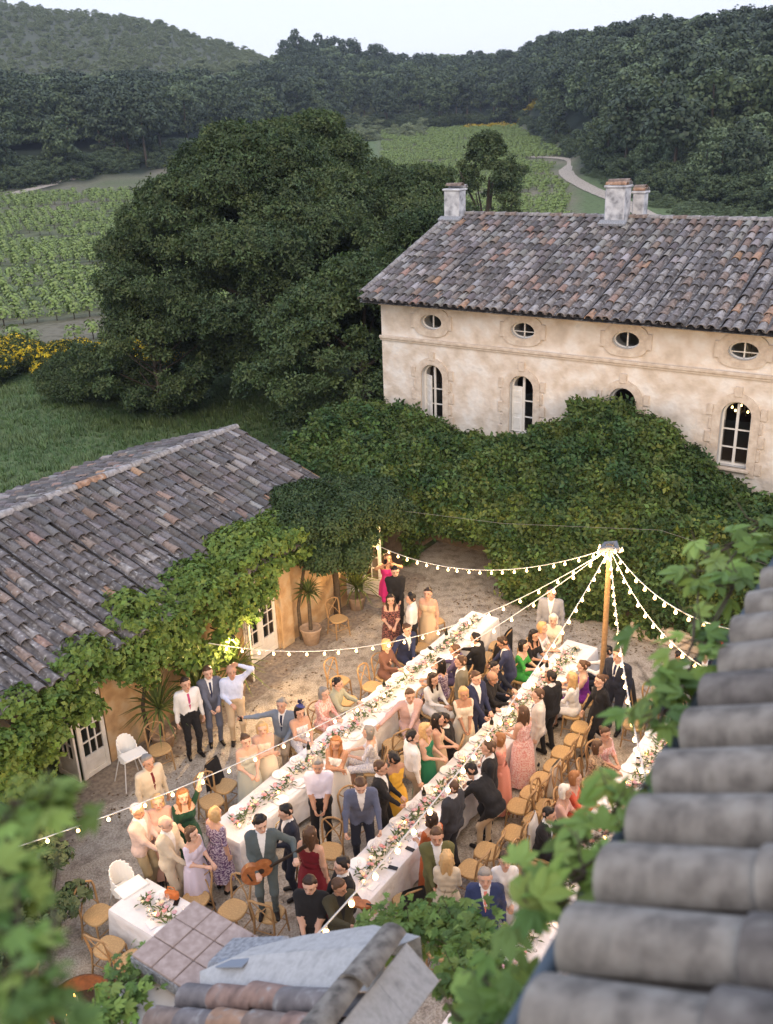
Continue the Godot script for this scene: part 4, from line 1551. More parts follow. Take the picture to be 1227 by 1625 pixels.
# ---------------------------------------------------------------- the roofs next to the camera
func build_near_roofs() -> void:
	rng.seed = 31
	var h := thing("near_building", "building whose pale grey barrel tiles fill the lower right corner", "building", Vector3(0, 0, 0))
	var up := Vector3(0.898, 0.439, 0.0).normalized()
	var nrm := Vector3(-up.y, up.x, 0)
	var m1 := tile_mesh(0.50, 0.086, 0.103, 14, 0.014)
	for k in range(-3, 34):
		var p0 := Vector3(-0.643 - 0.0088 * k, 9.435 + 0.0039 * k, -1.414 - 0.23 * k)
		for j in 5:
			var q := p0 - Vector3(0, 0.10, 0) + up * (0.42 * (j + 1) + 0.12 + rng.randf_range(-0.012, 0.012)) + nrm * 0.012
			var b := Basis(Vector3.BACK, nrm, -up)
			b = b * Basis(Vector3.UP, rng.randfn() * 0.014) * Basis(Vector3.RIGHT, -0.018 + rng.randfn() * 0.006)
			var o := part("roof_tile", m1, mats[["near_clay", "near_clay_dark", "near_clay"][rng.randi() % 3]], h)
			o.transform = Transform3D(b, q)
			var pt := part("channel_tile", tile_mesh(0.50, 0.10, 0.09, 6, 0.014) if not kit.has("chan") else kit["chan"], mats["near_clay_dark"], h)
			kit["chan"] = pt.mesh
			pt.transform = Transform3D(Basis(Vector3.FORWARD, -nrm, -up), q + Vector3(0, 0.0, -0.115) + nrm * 0.05)
	var d := MB.new()
	var a := Vector3(-0.60, 9.28, 0.2)
	var l := Vector3(-0.25, 0, -9.3)
	d.quad(a, a + l, a + l + up * 2.6, a + up * 2.6, nrm)
	d.quad(a - nrm * 0.08, a + l - nrm * 0.08, a + l + up * 2.6 - nrm * 0.08, a + up * 2.6 - nrm * 0.08, -nrm)
	part("roof_deck", d.commit(), mats["near_clay_dark"], h)
	var gt := MB.new()
	gt.tube([Vector3(-0.66, 9.25, 0.2), Vector3(-0.70, 9.26, -1.5), Vector3(-0.96, 9.30, -9.0)], [0.026, 0.026, 0.026], 10)
	part("gutter", gt.commit(), mat("gutter_metal", Color(0.10, 0.13, 0.16), 0.5), h)
	var wl := MB.new()
	wl.box(Vector3(1.2, 4.5, -6.3), Vector3(3.0, 9.0, 5.4))
	wl.box(Vector3(1.2, 4.5, -1.6), Vector3(3.0, 9.0, 4.0))
	part("wall", wl.commit(), mats["plaster"], h)
	# --- the lower side roof with its zinc verge and tiled wall top
	var s := thing("side_roof", "small side roof of mossy barrel tiles with zinc flashing and terracotta wall top", "building", Vector3(-3.1, 6.53, -2.87))
	var dn := Vector3(-0.857, -0.515, 0)
	var sn := Vector3(-0.515, 0.857, 0)
	var m2 := tile_mesh(0.42, 0.078, 0.092, 9, 0.014)
	for row in range(0, 7):
		for j in 5:
			var t := 1.02 - 0.345 * j - (0.10 if row % 2 == 1 else 0.0)
			var q := -dn * (t + 0.02) + Vector3(0, 0, 0.205 * row)
			if row == 0 and t > 0.95:
				continue
			var o := part("roof_tile", m2, mats["clay_%d" % [3, 4, 5, 1, 4, 3][(row * 3 + j * 2 + rng.randi() % 2) % 6]], s)
			o.transform = Transform3D(Basis(sn.cross(dn), sn, dn) * Basis(Vector3.UP, rng.randfn() * 0.02) * Basis(Vector3.RIGHT, -0.02), q - sn * 0.08)
	var dk := MB.new()
	dk.quad(-dn * 1.0 - sn * 0.10 + Vector3(0, 0, -0.1), dn * 0.86 - sn * 0.10 + Vector3(0, 0, -0.1), dn * 0.86 - sn * 0.10 + Vector3(0, 0, 1.6), -dn * 1.0 - sn * 0.10 + Vector3(0, 0, 1.6), sn)
	part("roof_deck", dk.commit(), mats["clay_2"], s)
	# zinc verge: a long dressed sheet with a rolled edge and a patch
	var zc := MB.new()
	var pts := [[-0.98, -0.06, -0.50, -0.06], [-0.6, -0.06, -0.54, 0.0], [0.0, -0.07, -0.47, 0.0], [0.45, -0.08, -0.40, -0.02], [0.66, -0.06, -0.16, -0.05]]
	for i in pts.size() - 1:
		var p: Array = pts[i]
		var q: Array = pts[i + 1]
		var a0: Vector3 = dn * p[0] + Vector3(0, 0, p[1]) - sn * 0.055
		var a1: Vector3 = dn * p[0] + Vector3(0, 0, (p[1] + p[2]) * 0.5) + sn * 0.03
		var a2: Vector3 = dn * p[0] + Vector3(0, 0, p[2]) + sn * p[3]
		var b0: Vector3 = dn * q[0] + Vector3(0, 0, q[1]) - sn * 0.055
		var b1: Vector3 = dn * q[0] + Vector3(0, 0, (q[1] + q[2]) * 0.5) + sn * 0.03
		var b2: Vector3 = dn * q[0] + Vector3(0, 0, q[2]) + sn * q[3]
		zc.quad(a0, b0, b1, a1, (sn + Vector3(0, 0, 0.4)).normalized())
		zc.quad(a1, b1, b2, a2, (sn + Vector3(0, 0, -0.12)).normalized())
		zc.quad(a2, b2, b2 - Vector3(0, 0.22, 0.02), a2 - Vector3(0, 0.22, 0.02), Vector3(0, 0, -1))
	part("flashing", zc.commit(), mats["zinc"], s)
	var pa := MB.new()
	pa.box(dn * 0.42 + Vector3(0, 0, -0.20) + sn * 0.018, Vector3(0.30, 0.012, 0.085), Basis(dn, sn, dn.cross(sn)), 0.005)
	part("patch", pa.commit(), mat("zinc_patch", Color(0.24, 0.27, 0.32), 0.6), s)
	# second sheet falling away to the right behind the hip tile, in three lapped pieces
	var z2 := MB.new()
	var fall := Vector3(0.80, -0.60, 0).normalized()
	var fn := Vector3(0.60, 0.80, 0).normalized()
	for k in 3:
		z2.box(-dn * 1.03 + fall * 0.12 + fn * (0.0 + 0.006 * (k % 2)) + Vector3(0, 0, -0.20 + 0.30 * k), Vector3(0.26, 0.014, 0.31), Basis(fall, fn, fall.cross(fn)), 0.004)
	part("hip_flashing", z2.commit(), mats["zinc"], s)
	var ht := tile_mesh(0.44, 0.088, 0.104, 12, 0.016)
	for k in 2:
		var o := part("hip_tile", ht, mats["near_clay"], s)
		o.transform = Transform3D(Basis(Vector3(0.86, 0.515, 0), Vector3(-0.515, 0.86, 0), Vector3(0, 0, 1)).rotated(Vector3(-0.515, 0.86, 0).normalized(), 0.12) * Basis(Vector3.RIGHT, -0.02), -dn * 0.96 + sn * 0.06 + Vector3(0.0, 0.0, -0.36 + 0.39 * k))
	var sk := MB.new()
	sk.box(Vector3(-0.40, -0.32, -0.38), Vector3(0.62, 0.10, 0.30), Basis(dn, sn, dn.cross(sn)), 0.03)
	part("mortar_bed", sk.commit(), mats["mortar"], s)
	# tiled wall top: square terracotta tiles with open joints
	var bed := MB.new()
	bed.box(Vector3(-0.62, -0.60, -0.385), Vector3(1.26, 0.09, 0.61))
	part("wall_top", bed.commit(), mats["mortar"], s)
	for i in 6:
		for k in 3:
			var tb := MB.new()
			tb.box(Vector3.ZERO, Vector3(0.192, 0.024, 0.192), Basis.IDENTITY, 0.004)
			var o := part("paving_tile", tb.commit() if not kit.has("pav") else kit["pav"], mats["paving_tile"], s)
			kit["pav"] = o.mesh
			o.position = Vector3(-1.145 + i * 0.2, -0.545 + rng.randfn() * 0.0015, -0.585 + k * 0.2)
			o.rotation.y = rng.randfn() * 0.006
	var wb := MB.new()
	wb.box(Vector3(0.55, -3.6, 0.75), Vector3(3.5, 5.86, 2.2))
	part("wall", wb.commit(), mats["plaster"], s)


# ---------------------------------------------------------------- tables and what lies on them
func cloth_mesh(x0: float, x1: float, z0: float, z1: float, y: float, drop: float) -> ArrayMesh:
	var mb := MB.new()
	var nx := int((x1 - x0) / 0.12) + 1
	var nz := int((z1 - z0) / 0.12) + 1
	for i in nx + 1:
		for k in nz + 1:
			var px := lerpf(x0, x1, float(i) / nx)
			var pz := lerpf(z0, z1, float(k) / nz)
			mb.vert(Vector3(px, y + 0.004 * noise.get_noise_2d(px * 4.0, pz * 4.0), pz), Vector3.UP)
	for i in nx:
		for k in nz:
			var q := i * (nz + 1) + k
			mb.tri(q, q + 1, q + nz + 2)
			mb.tri(q, q + nz + 2, q + nz + 1)
	var per := []
	var st := 0.05
	var t := x0
	while t < x1:
		per.append([Vector2(t, z0), Vector2(0, -1)])
		t += st
	for c in 6:
		var a := PI / 2 * c / 5.0
		per.append([Vector2(x1, z0), Vector2(sin(a), -cos(a))])
	t = z0
	while t < z1:
		per.append([Vector2(x1, t), Vector2(1, 0)])
		t += st
	for c in 6:
		var a := PI / 2 * c / 5.0
		per.append([Vector2(x1, z1), Vector2(cos(a), sin(a))])
	t = x1
	while t > x0:
		per.append([Vector2(t, z1), Vector2(0, 1)])
		t -= st
	for c in 6:
		var a := PI / 2 * c / 5.0
		per.append([Vector2(x0, z1), Vector2(-sin(a), cos(a))])
	t = z1
	while t > z0:
		per.append([Vector2(x0, t), Vector2(-1, 0)])
		t -= st
	for c in 6:
		var a := PI / 2 * c / 5.0
		per.append([Vector2(x0, z0), Vector2(-cos(a), -sin(a))])
	var rows := 7
	var np := per.size()
	var start := mb.v.size()
	for r in rows:
		var f := float(r) / (rows - 1)
		for i in np:
			var p: Vector2 = per[i][0]
			var n2: Vector2 = per[i][1]
			var corner := 1.0 if absf(n2.x * n2.y) > 0.05 else 0.0
			var w := sin(i * 0.9 + 2.0 * noise.get_noise_1d(i * 0.11)) * 0.6 + sin(i * 0.37) * 0.4
			var o := 0.008 + f * (0.02 + 0.022 * w + 0.03 * corner)
			var yy := y - drop * f * (1.0 - 0.03 * noise.get_noise_1d(i * 0.3))
			if r == 0:
				o = 0.0
			var slope := cos(i * 0.9) * 0.45 * f
			var tang := Vector2(-n2.y, n2.x)
			var nn := (n2 + tang * -slope).normalized()
			mb.vert(Vector3(p.x + n2.x * o, yy, p.y + n2.y * o), Vector3(nn.x, 0.15 if r > 0 else 0.7, nn.y).normalized())
	for r in rows - 1:
		for i in np:
			var a := start + r * np + i
			var b := start + r * np + (i + 1) % np
			mb.tri(a, b, b + np)
			mb.tri(a, b + np, a + np)
	return mb.commit()


func lathe_mesh(prof: Array, seg := 12) -> ArrayMesh:
	var mb := MB.new()
	mb.lathe(prof, seg)
	return mb.commit()


func make_bouquet(sd: int) -> Node3D:
	var r := RandomNumberGenerator.new()
	r.seed = sd
	var o := Node3D.new()
	var gm := MB.new()
	for k in 46:
		var a := r.randf() * TAU
		var d := Vector3(cos(a), r.randf_range(0.0, 0.8), sin(a)).normalized()
		var b := Vector3(r.randf_range(-0.10, 0.10), 0.03, r.randf_range(-0.20, 0.20))
		var tip := b + d * r.randf_range(0.07, 0.17)
		var sd2 := d.cross(Vector3.UP).normalized() * 0.016
		var kk := r.randf_range(0.7, 1.4)
		gm.col = Color(0.09 * kk, 0.13 * kk, 0.05 * kk)
		var mid := b.lerp(tip, 0.5) + Vector3.UP * 0.012
		gm.flat(b, mid + sd2, tip, Vector3(d.x * 0.4, 1, d.z * 0.4).normalized())
		gm.flat(b, mid - sd2, tip, Vector3(d.x * 0.4, 1, d.z * 0.4).normalized())
	part("greenery", gm.commit(), mats["leaf"], o)
	for k in 9:
		var fm := MB.new()
		var rr := r.randf_range(0.022, 0.042)
		var pal := [Color(0.82, 0.78, 0.70), Color(0.80, 0.60, 0.50), Color(0.72, 0.36, 0.34), Color(0.85, 0.72, 0.50), Color(0.62, 0.40, 0.46)]
		var fc: Color = pal[r.randi() % 5]
		for q in 8:
			var a := TAU * q / 8.0
			var pd := Vector3(cos(a), 0.5, sin(a)).normalized()
			fm.col = fc * r.randf_range(0.8, 1.1)
			var s1 := pd.cross(Vector3.UP).normalized() * rr * 0.55
			fm.flat(Vector3.ZERO, pd * rr + s1 + Vector3.UP * rr * 0.3, pd * rr - s1 + Vector3.UP * rr * 0.3, (Vector3.UP + pd * 0.3).normalized())
		fm.col = fc
		fm.ball(Vector3(0, rr * 0.35, 0), Vector3.ONE * rr * 0.55, 6, 3)
		var f := part("bloom", fm.commit(), mats["leaf"], o)
		f.position = Vector3(r.randf_range(-0.10, 0.10), r.randf_range(0.06, 0.13), r.randf_range(-0.21, 0.21))
	return o


func build_tables() -> void:
	rng.seed = 77
	var spec := [
		["long table on the annex side", Rect2(-9.64, -17.1, 0.70, 8.72)],
		["long table ending by the pole", Rect2(-7.20, -17.0, 0.70, 8.55)],
		["long table partly hidden by roof tiles", Rect2(-4.55, -15.1, 0.70, 8.2)],
		["short table beside the terracotta wall top", Rect2(-9.64, -7.06, 2.42, 0.74)],
	]
	var plate := lathe_mesh([Vector2(0.0, 0.004), Vector2(0.08, 0.004), Vector2(0.10, 0.012), Vector2(0.135, 0.018), Vector2(0.137, 0.014), Vector2(0.09, 0.0), Vector2(0.0, 0.0)], 18)
	var china := mat("china", Color(0.80, 0.80, 0.80), 0.25)
	china.metallic_specular = 0.5
	var glass := lathe_mesh([Vector2(0.0, 0.0), Vector2(0.034, 0.002), Vector2(0.006, 0.008), Vector2(0.004, 0.08), Vector2(0.03, 0.105), Vector2(0.038, 0.14), Vector2(0.031, 0.19)], 12)
	var gm := mat("wine_glass", Color(0.95, 0.97, 1.0), 0.02)
	gm.transparency = BaseMaterial3D.TRANSPARENCY_ALPHA
	gm.albedo_color.a = 0.12
	gm.metallic_specular = 0.5
	var bottle := lathe_mesh([Vector2(0.0, 0.0), Vector2(0.037, 0.003), Vector2(0.038, 0.19), Vector2(0.03, 0.225), Vector2(0.014, 0.25), Vector2(0.013, 0.30), Vector2(0.0, 0.302)], 12)
	var bm := mat("bottle_glass", Color(0.012, 0.018, 0.012), 0.12)
	bm.metallic_specular = 0.5
	var lab := MB.new()
	lab.lathe([Vector2(0.0386, 0.06), Vector2(0.0386, 0.15)], 12)
	var labm := lab.commit()
	var nap := MB.new()
	nap.box(Vector3(0, 0.008, 0), Vector3(0.11, 0.016, 0.20), Basis.IDENTITY, 0.005)
	nap.box(Vector3(0.01, 0.021, 0.03), Vector3(0.09, 0.010, 0.12), Basis(Vector3.UP, 0.35), 0.004)
	var napm := nap.commit()
	var card := MB.new()
	card.box(Vector3(0, 0.002, 0), Vector3(0.105, 0.003, 0.20))
	var cardm := card.commit()
	var can := lathe_mesh([Vector2(0.0, 0.0), Vector2(0.030, 0.0), Vector2(0.032, 0.07), Vector2(0.030, 0.07), Vector2(0.028, 0.01)], 12)
	var wax := lathe_mesh([Vector2(0.0, 0.045), Vector2(0.027, 0.045), Vector2(0.027, 0.004), Vector2(0.0, 0.004)], 10)
	var flame := MB.new()
	flame.ball(Vector3(0, 0.062, 0), Vector3(0.007, 0.016, 0.007), 6, 5)
	var flm := flame.commit()
	var fmat := mat("candle_flame", Color(1, 0.7, 0.3), 0.5)
	fmat.emission_enabled = true
	fmat.emission = Color(1.0, 0.72, 0.36)
	fmat.emission_energy_multiplier = 30.0
	var phone := MB.new()
	phone.box(Vector3(0, 0.005, 0), Vector3(0.075, 0.009, 0.15), Basis.IDENTITY, 0.003)
	var phm := phone.commit()
	var bq := []
	for k in 5:
		bq.append(make_bouquet(800 + k))
	for ti in spec.size():
		var r: Rect2 = spec[ti][1]
		var where: String = spec[ti][0]
		var cx := r.position.x + r.size.x * 0.5
		var cz := r.position.y + r.size.y * 0.5
		var t := thing("dining_table", where, "table", Vector3(cx, 0, cz), 0.0, "wedding dining tables")
		var tp := MB.new()
		tp.box(Vector3(0, 0.725, 0), Vector3(r.size.x - 0.03, 0.035, r.size.y - 0.03), Basis.IDENTITY, 0.004)
		part("tabletop", tp.commit(), mats["chair_wood"], t)
		var long_z := r.size.y > r.size.x
		var ln := r.size.y if long_z else r.size.x
		var nl := int(ln / 1.8) + 1
		for i in nl + 1:
			for sd in [-1.0, 1.0]:
				var lg := MB.new()
				lg.box(Vector3(0, 0.355, 0), Vector3(0.05, 0.71, 0.05), Basis.IDENTITY, 0.004)
				var o := part("leg", lg.commit() if not kit.has("tleg") else kit["tleg"], mats["chair_wood"], t)
				kit["tleg"] = o.mesh
				var u := lerpf(-ln * 0.5 + 0.15, ln * 0.5 - 0.15, float(i) / nl)
				o.position = Vector3(sd * 0.26, 0, u) if long_z else Vector3(u, 0, sd * 0.26)
		var cl := part("tablecloth", cloth_mesh(r.position.x, r.end.x, r.position.y, r.end.y, 0.752, 0.62), mats["linen"], self)
		tag(cl, "white linen cloth draped over the " + where, "tablecloth", "white tablecloths")
		var y := 0.757
		var n := int(ln / 0.56)
		for i in n:
			var u := lerpf(-ln * 0.5 + 0.30, ln * 0.5 - 0.30, (i + 0.5) / n)
			for sd in [-1.0, 1.0]:
				var put := func(across: float, along: float) -> Vector3:
					return Vector3(cx + sd * across, y, cz + u + along) if long_z else Vector3(cx + u + along, y, cz + sd * across)
				var j := rng.randf_range(-0.05, 0.05)
				if rng.randf() < 0.62:
					var p := part("plate", plate, china, self)
					p.position = put.call(0.235, j)
					tag(p, "white china plate on the " + where, "plate", "plates on the tables")
					if rng.randf() < 0.6:
						var q := part("napkin", napm, mats["linen"], self)
						q.position = put.call(0.235, j) + Vector3(0, 0.019, 0)
						q.rotation.y = rng.randf_range(-0.6, 0.6)
						tag(q, "folded white napkin on a plate, " + where, "napkin", "napkins on the plates")
				if rng.randf() < 0.55:
					var c := part("menu_card", cardm, mat("card", Color(0.70, 0.70, 0.72), 0.8), self)
					c.position = put.call(0.23, j + 0.24)
					c.rotation.y = rng.randf_range(-0.3, 0.3) + (0.0 if long_z else PI / 2)
					tag(c, "pale menu card lying on the " + where, "card", "menu cards")
				for gk in 2:
					if rng.randf() < 0.7:
						var g := part("wine_glass", glass, gm, self)
						g.position = put.call(0.13 + 0.03 * gk, j + 0.10 + 0.09 * gk)
						tag(g, "clear stemmed wine glass on the " + where, "glass", "wine glasses on the tables")
				if rng.randf() < 0.10:
					var ph := part("phone", phm, mat("phone_black", Color(0.012, 0.012, 0.014), 0.2), self)
					ph.position = put.call(0.27, j - 0.22)
					ph.rotation.y = rng.randf() * TAU
					tag(ph, "black phone lying on the " + where, "phone", "phones on the tables")
		# the garland of flowers, candles and bottles down the middle
		var nb := int(ln / 0.50)
		for i in nb:
			var u := lerpf(-ln * 0.5 + 0.25, ln * 0.5 - 0.25, (i + 0.5) / nb)
			var at := Vector3(cx, y, cz + u) if long_z else Vector3(cx + u, y, cz)
			var b: Node3D = bq[rng.randi() % 5].duplicate()
			b.name = numbered("flower_arrangement")
			add_child(b)
			b.position = at + Vector3(rng.randf_range(-0.03, 0.03), 0, rng.randf_range(-0.05, 0.05))
			b.rotation.y = rng.randf_range(-0.4, 0.4) + (0.0 if long_z else PI / 2) + (PI if rng.randf() < 0.5 else 0.0)
			tag(b, "low arrangement of cream and pink flowers on the " + where, "flowers", "flower garland on the tables")
			var c := thing("candle", "small lit candle on the " + where, "candle", at + (Vector3(0.10 * (1 if i % 2 == 0 else -1), 0, 0.22) if long_z else Vector3(0.22, 0, 0.10)), 0.0, "candles on the tables")
			part("jar", can, gm, c)
			part("wax", wax, mat("wax", Color(0.75, 0.68, 0.55), 0.5), c)
			part("flame", flm, fmat, c)
			var li := OmniLight3D.new()
			li.name = "candle_light"
			li.light_color = Color(1.0, 0.72, 0.40)
			li.light_energy = 0.018
			li.light_size = 0.02
			li.omni_range = 12.0
			li.omni_attenuation = 2.0
			li.shadow_enabled = true
			c.add_child(li)
			li.position = Vector3(0, 0.066, 0)
			if i % 5 == 2:
				var bo := thing("wine_bottle", "dark wine bottle standing on the " + where, "bottle", at + (Vector3(-0.14, 0, 0.05) if long_z else Vector3(0, 0, -0.14)), 0.0, "wine bottles on the tables")
				part("body", bottle, bm, bo)
				part("label", labm, mat("card", Color(0.70, 0.70, 0.72), 0.8), bo)
	for b in bq:
		b.free()


# ---------------------------------------------------------------- chairs
func make_chair() -> Node3D:
	var o := Node3D.new()
	# seat: a rounded trapezoid slab with a cane panel, the sitter looks along +z
	var sm := MB.new()
	var out := []
	for k in 24:
		var a := TAU * k / 24.0
		var c := cos(a)
		var s := sin(a)
		var w := 0.205 + 0.018 * s
		out.append(Vector2(signf(c) * pow(absf(c), 0.7) * w, signf(s) * pow(absf(s), 0.7) * 0.20))
	for k in 24:
		var p: Vector2 = out[k]
		var q: Vector2 = out[(k + 1) % 24]
		var n2 := Vector3(p.x + q.x, 0, p.y + q.y).normalized()
		sm.quad(Vector3(p.x, 0.43, p.y), Vector3(q.x, 0.43, q.y), Vector3(q.x, 0.458, q.y), Vector3(p.x, 0.458, p.y), n2)
		sm.quad(Vector3(p.x, 0.458, p.y), Vector3(q.x, 0.458, q.y), Vector3(q.x * 0.95, 0.466, q.y * 0.95), Vector3(p.x * 0.95, 0.466, p.y * 0.95), (Vector3.UP + n2).normalized())
		sm.flat(Vector3(p.x * 0.95, 0.466, p.y * 0.95), Vector3(q.x * 0.95, 0.466, q.y * 0.95), Vector3(0, 0.458, 0), Vector3.UP)
		sm.flat(Vector3(p.x, 0.43, p.y), Vector3(q.x, 0.43, q.y), Vector3(0, 0.43, 0), Vector3.DOWN)
	part("seat", sm.commit(), mats["cane_seat"], o)
	for s in [-1.0, 1.0]:
		var fl := MB.new()
		fl.tube([Vector3(s * 0.175, 0.44, 0.15), Vector3(s * 0.185, 0.2, 0.165), Vector3(s * 0.195, 0.0, 0.185)], [0.019, 0.017, 0.014], 7)
		part("leg", fl.commit(), mats["chair_wood"], o)
		var rl := MB.new()
		rl.tube([Vector3(s * 0.165, 0.45, -0.17), Vector3(s * 0.17, 0.2, -0.195), Vector3(s * 0.18, 0.0, -0.235)], [0.019, 0.017, 0.014], 7)
		part("leg", rl.commit(), mats["chair_wood"], o)
	var hp := MB.new()
	var pts := []
	var rad := []
	for p in [[-0.165, 0.45, -0.17], [-0.175, 0.62, -0.195], [-0.185, 0.76, -0.22], [-0.17, 0.845, -0.24], [-0.10, 0.882, -0.265], [0.0, 0.89, -0.28], [0.10, 0.882, -0.265], [0.17, 0.845, -0.24], [0.185, 0.76, -0.22], [0.175, 0.62, -0.195], [0.165, 0.45, -0.17]]:
		pts.append(Vector3(p[0], p[1], p[2]))
		rad.append(0.0185)
	hp.tube(pts, rad, 7)
	part("back_hoop", hp.commit(), mats["chair_wood"], o)
	for s in [-1.0, 1.0]:
		var xb := MB.new()
		xb.tube([Vector3(s * 0.155, 0.49, -0.175), Vector3(s * 0.08, 0.62, -0.215), Vector3(s * -0.06, 0.76, -0.245 - 0.012 * s), Vector3(s * -0.145, 0.855, -0.247)], [0.0125, 0.0125, 0.0125, 0.0125], 6, true, 0.7)
		part("cross_brace", xb.commit(), mats["chair_wood"], o)
	var stx := MB.new()
	stx.tube([Vector3(-0.185, 0.22, 0.165), Vector3(0.185, 0.22, 0.165)], [0.010, 0.010], 6)
	stx.tube([Vector3(-0.172, 0.25, -0.192), Vector3(0.172, 0.25, -0.192)], [0.010, 0.010], 6)
	for s in [-1.0, 1.0]:
		stx.tube([Vector3(s * 0.184, 0.18, 0.167), Vector3(s * 0.172, 0.18, -0.20)], [0.010, 0.010], 6)
	part("stretcher", stx.commit(), mats["chair_wood"], o)
	return o


func place_chair(x: float, z: float, deg: float, label: String, group: String) -> Node3D:
	if not kit.has("chair"):
		kit["chair"] = make_chair()
	var c: Node3D = kit["chair"].duplicate()
	c.name = numbered("wooden_chair")
	add_child(c)
	c.position = Vector3(x, 0.002, z)
	c.rotation.y = deg_to_rad(deg)
	tag(c, label, "chair", group)
	return c


func build_chairs() -> void:
	rng.seed = 88
	var n := 0
	for e in CHAIRS:
		place_chair(e[0], e[1], e[2] + rng.randf_range(-6, 6), e[3], "empty wooden cross back chairs")
		if e.size() > 4:
			var jm := MB.new()
			# a jacket hung over the back: shoulders rounded, front and back falls with folds
			var col: String = e[4]
			var ring := []
			for k in 8:
				var f := k / 7.0
				var row := []
				for i in 21:
					var a := TAU * i / 20.0
					var wx := lerpf(0.17, 0.235, sqrt(f)) * cos(a)
					var wz := lerpf(0.02, 0.085, sqrt(f)) * sin(a) * (1.0 + 0.25 * sin(a * 5.0) * f)
					row.append(Vector3(wx, lerpf(0.915, 0.30 if sin(a) < 0.0 else 0.42, f), -0.25 + 0.05 * f + wz))
				ring.append(row)
			for k in 7:
				for i in 20:
					var nn: Vector3 = ((ring[k + 1][i] - ring[k][i]).cross(ring[k][i + 1] - ring[k][i])).normalized()
					var mid: Vector3 = (ring[k][i] + ring[k + 1][i + 1]) * 0.5 - Vector3(0, ring[k][i].y, -0.22)
					if nn.dot(mid) < 0.0:
						nn = -nn
					jm.quad(ring[k][i], ring[k][i + 1], ring[k + 1][i + 1], ring[k + 1][i], nn)
			var j := part("jacket", jm.commit(), cloth_mat(col), self)
			j.position = Vector3(e[0], 0.002, e[1])
			j.rotation.y = deg_to_rad(e[2])
			tag(j, (col + " shawl" if col != "black" else "black jacket") + " hung over the " + e[3].get_slice(" with ", 0) + " " + e[3].get_slice(" ", e[3].get_slice_count(" ") - 2) + " " + e[3].get_slice(" ", e[3].get_slice_count(" ") - 1), "jacket", "jackets on chair backs")
		n += 1


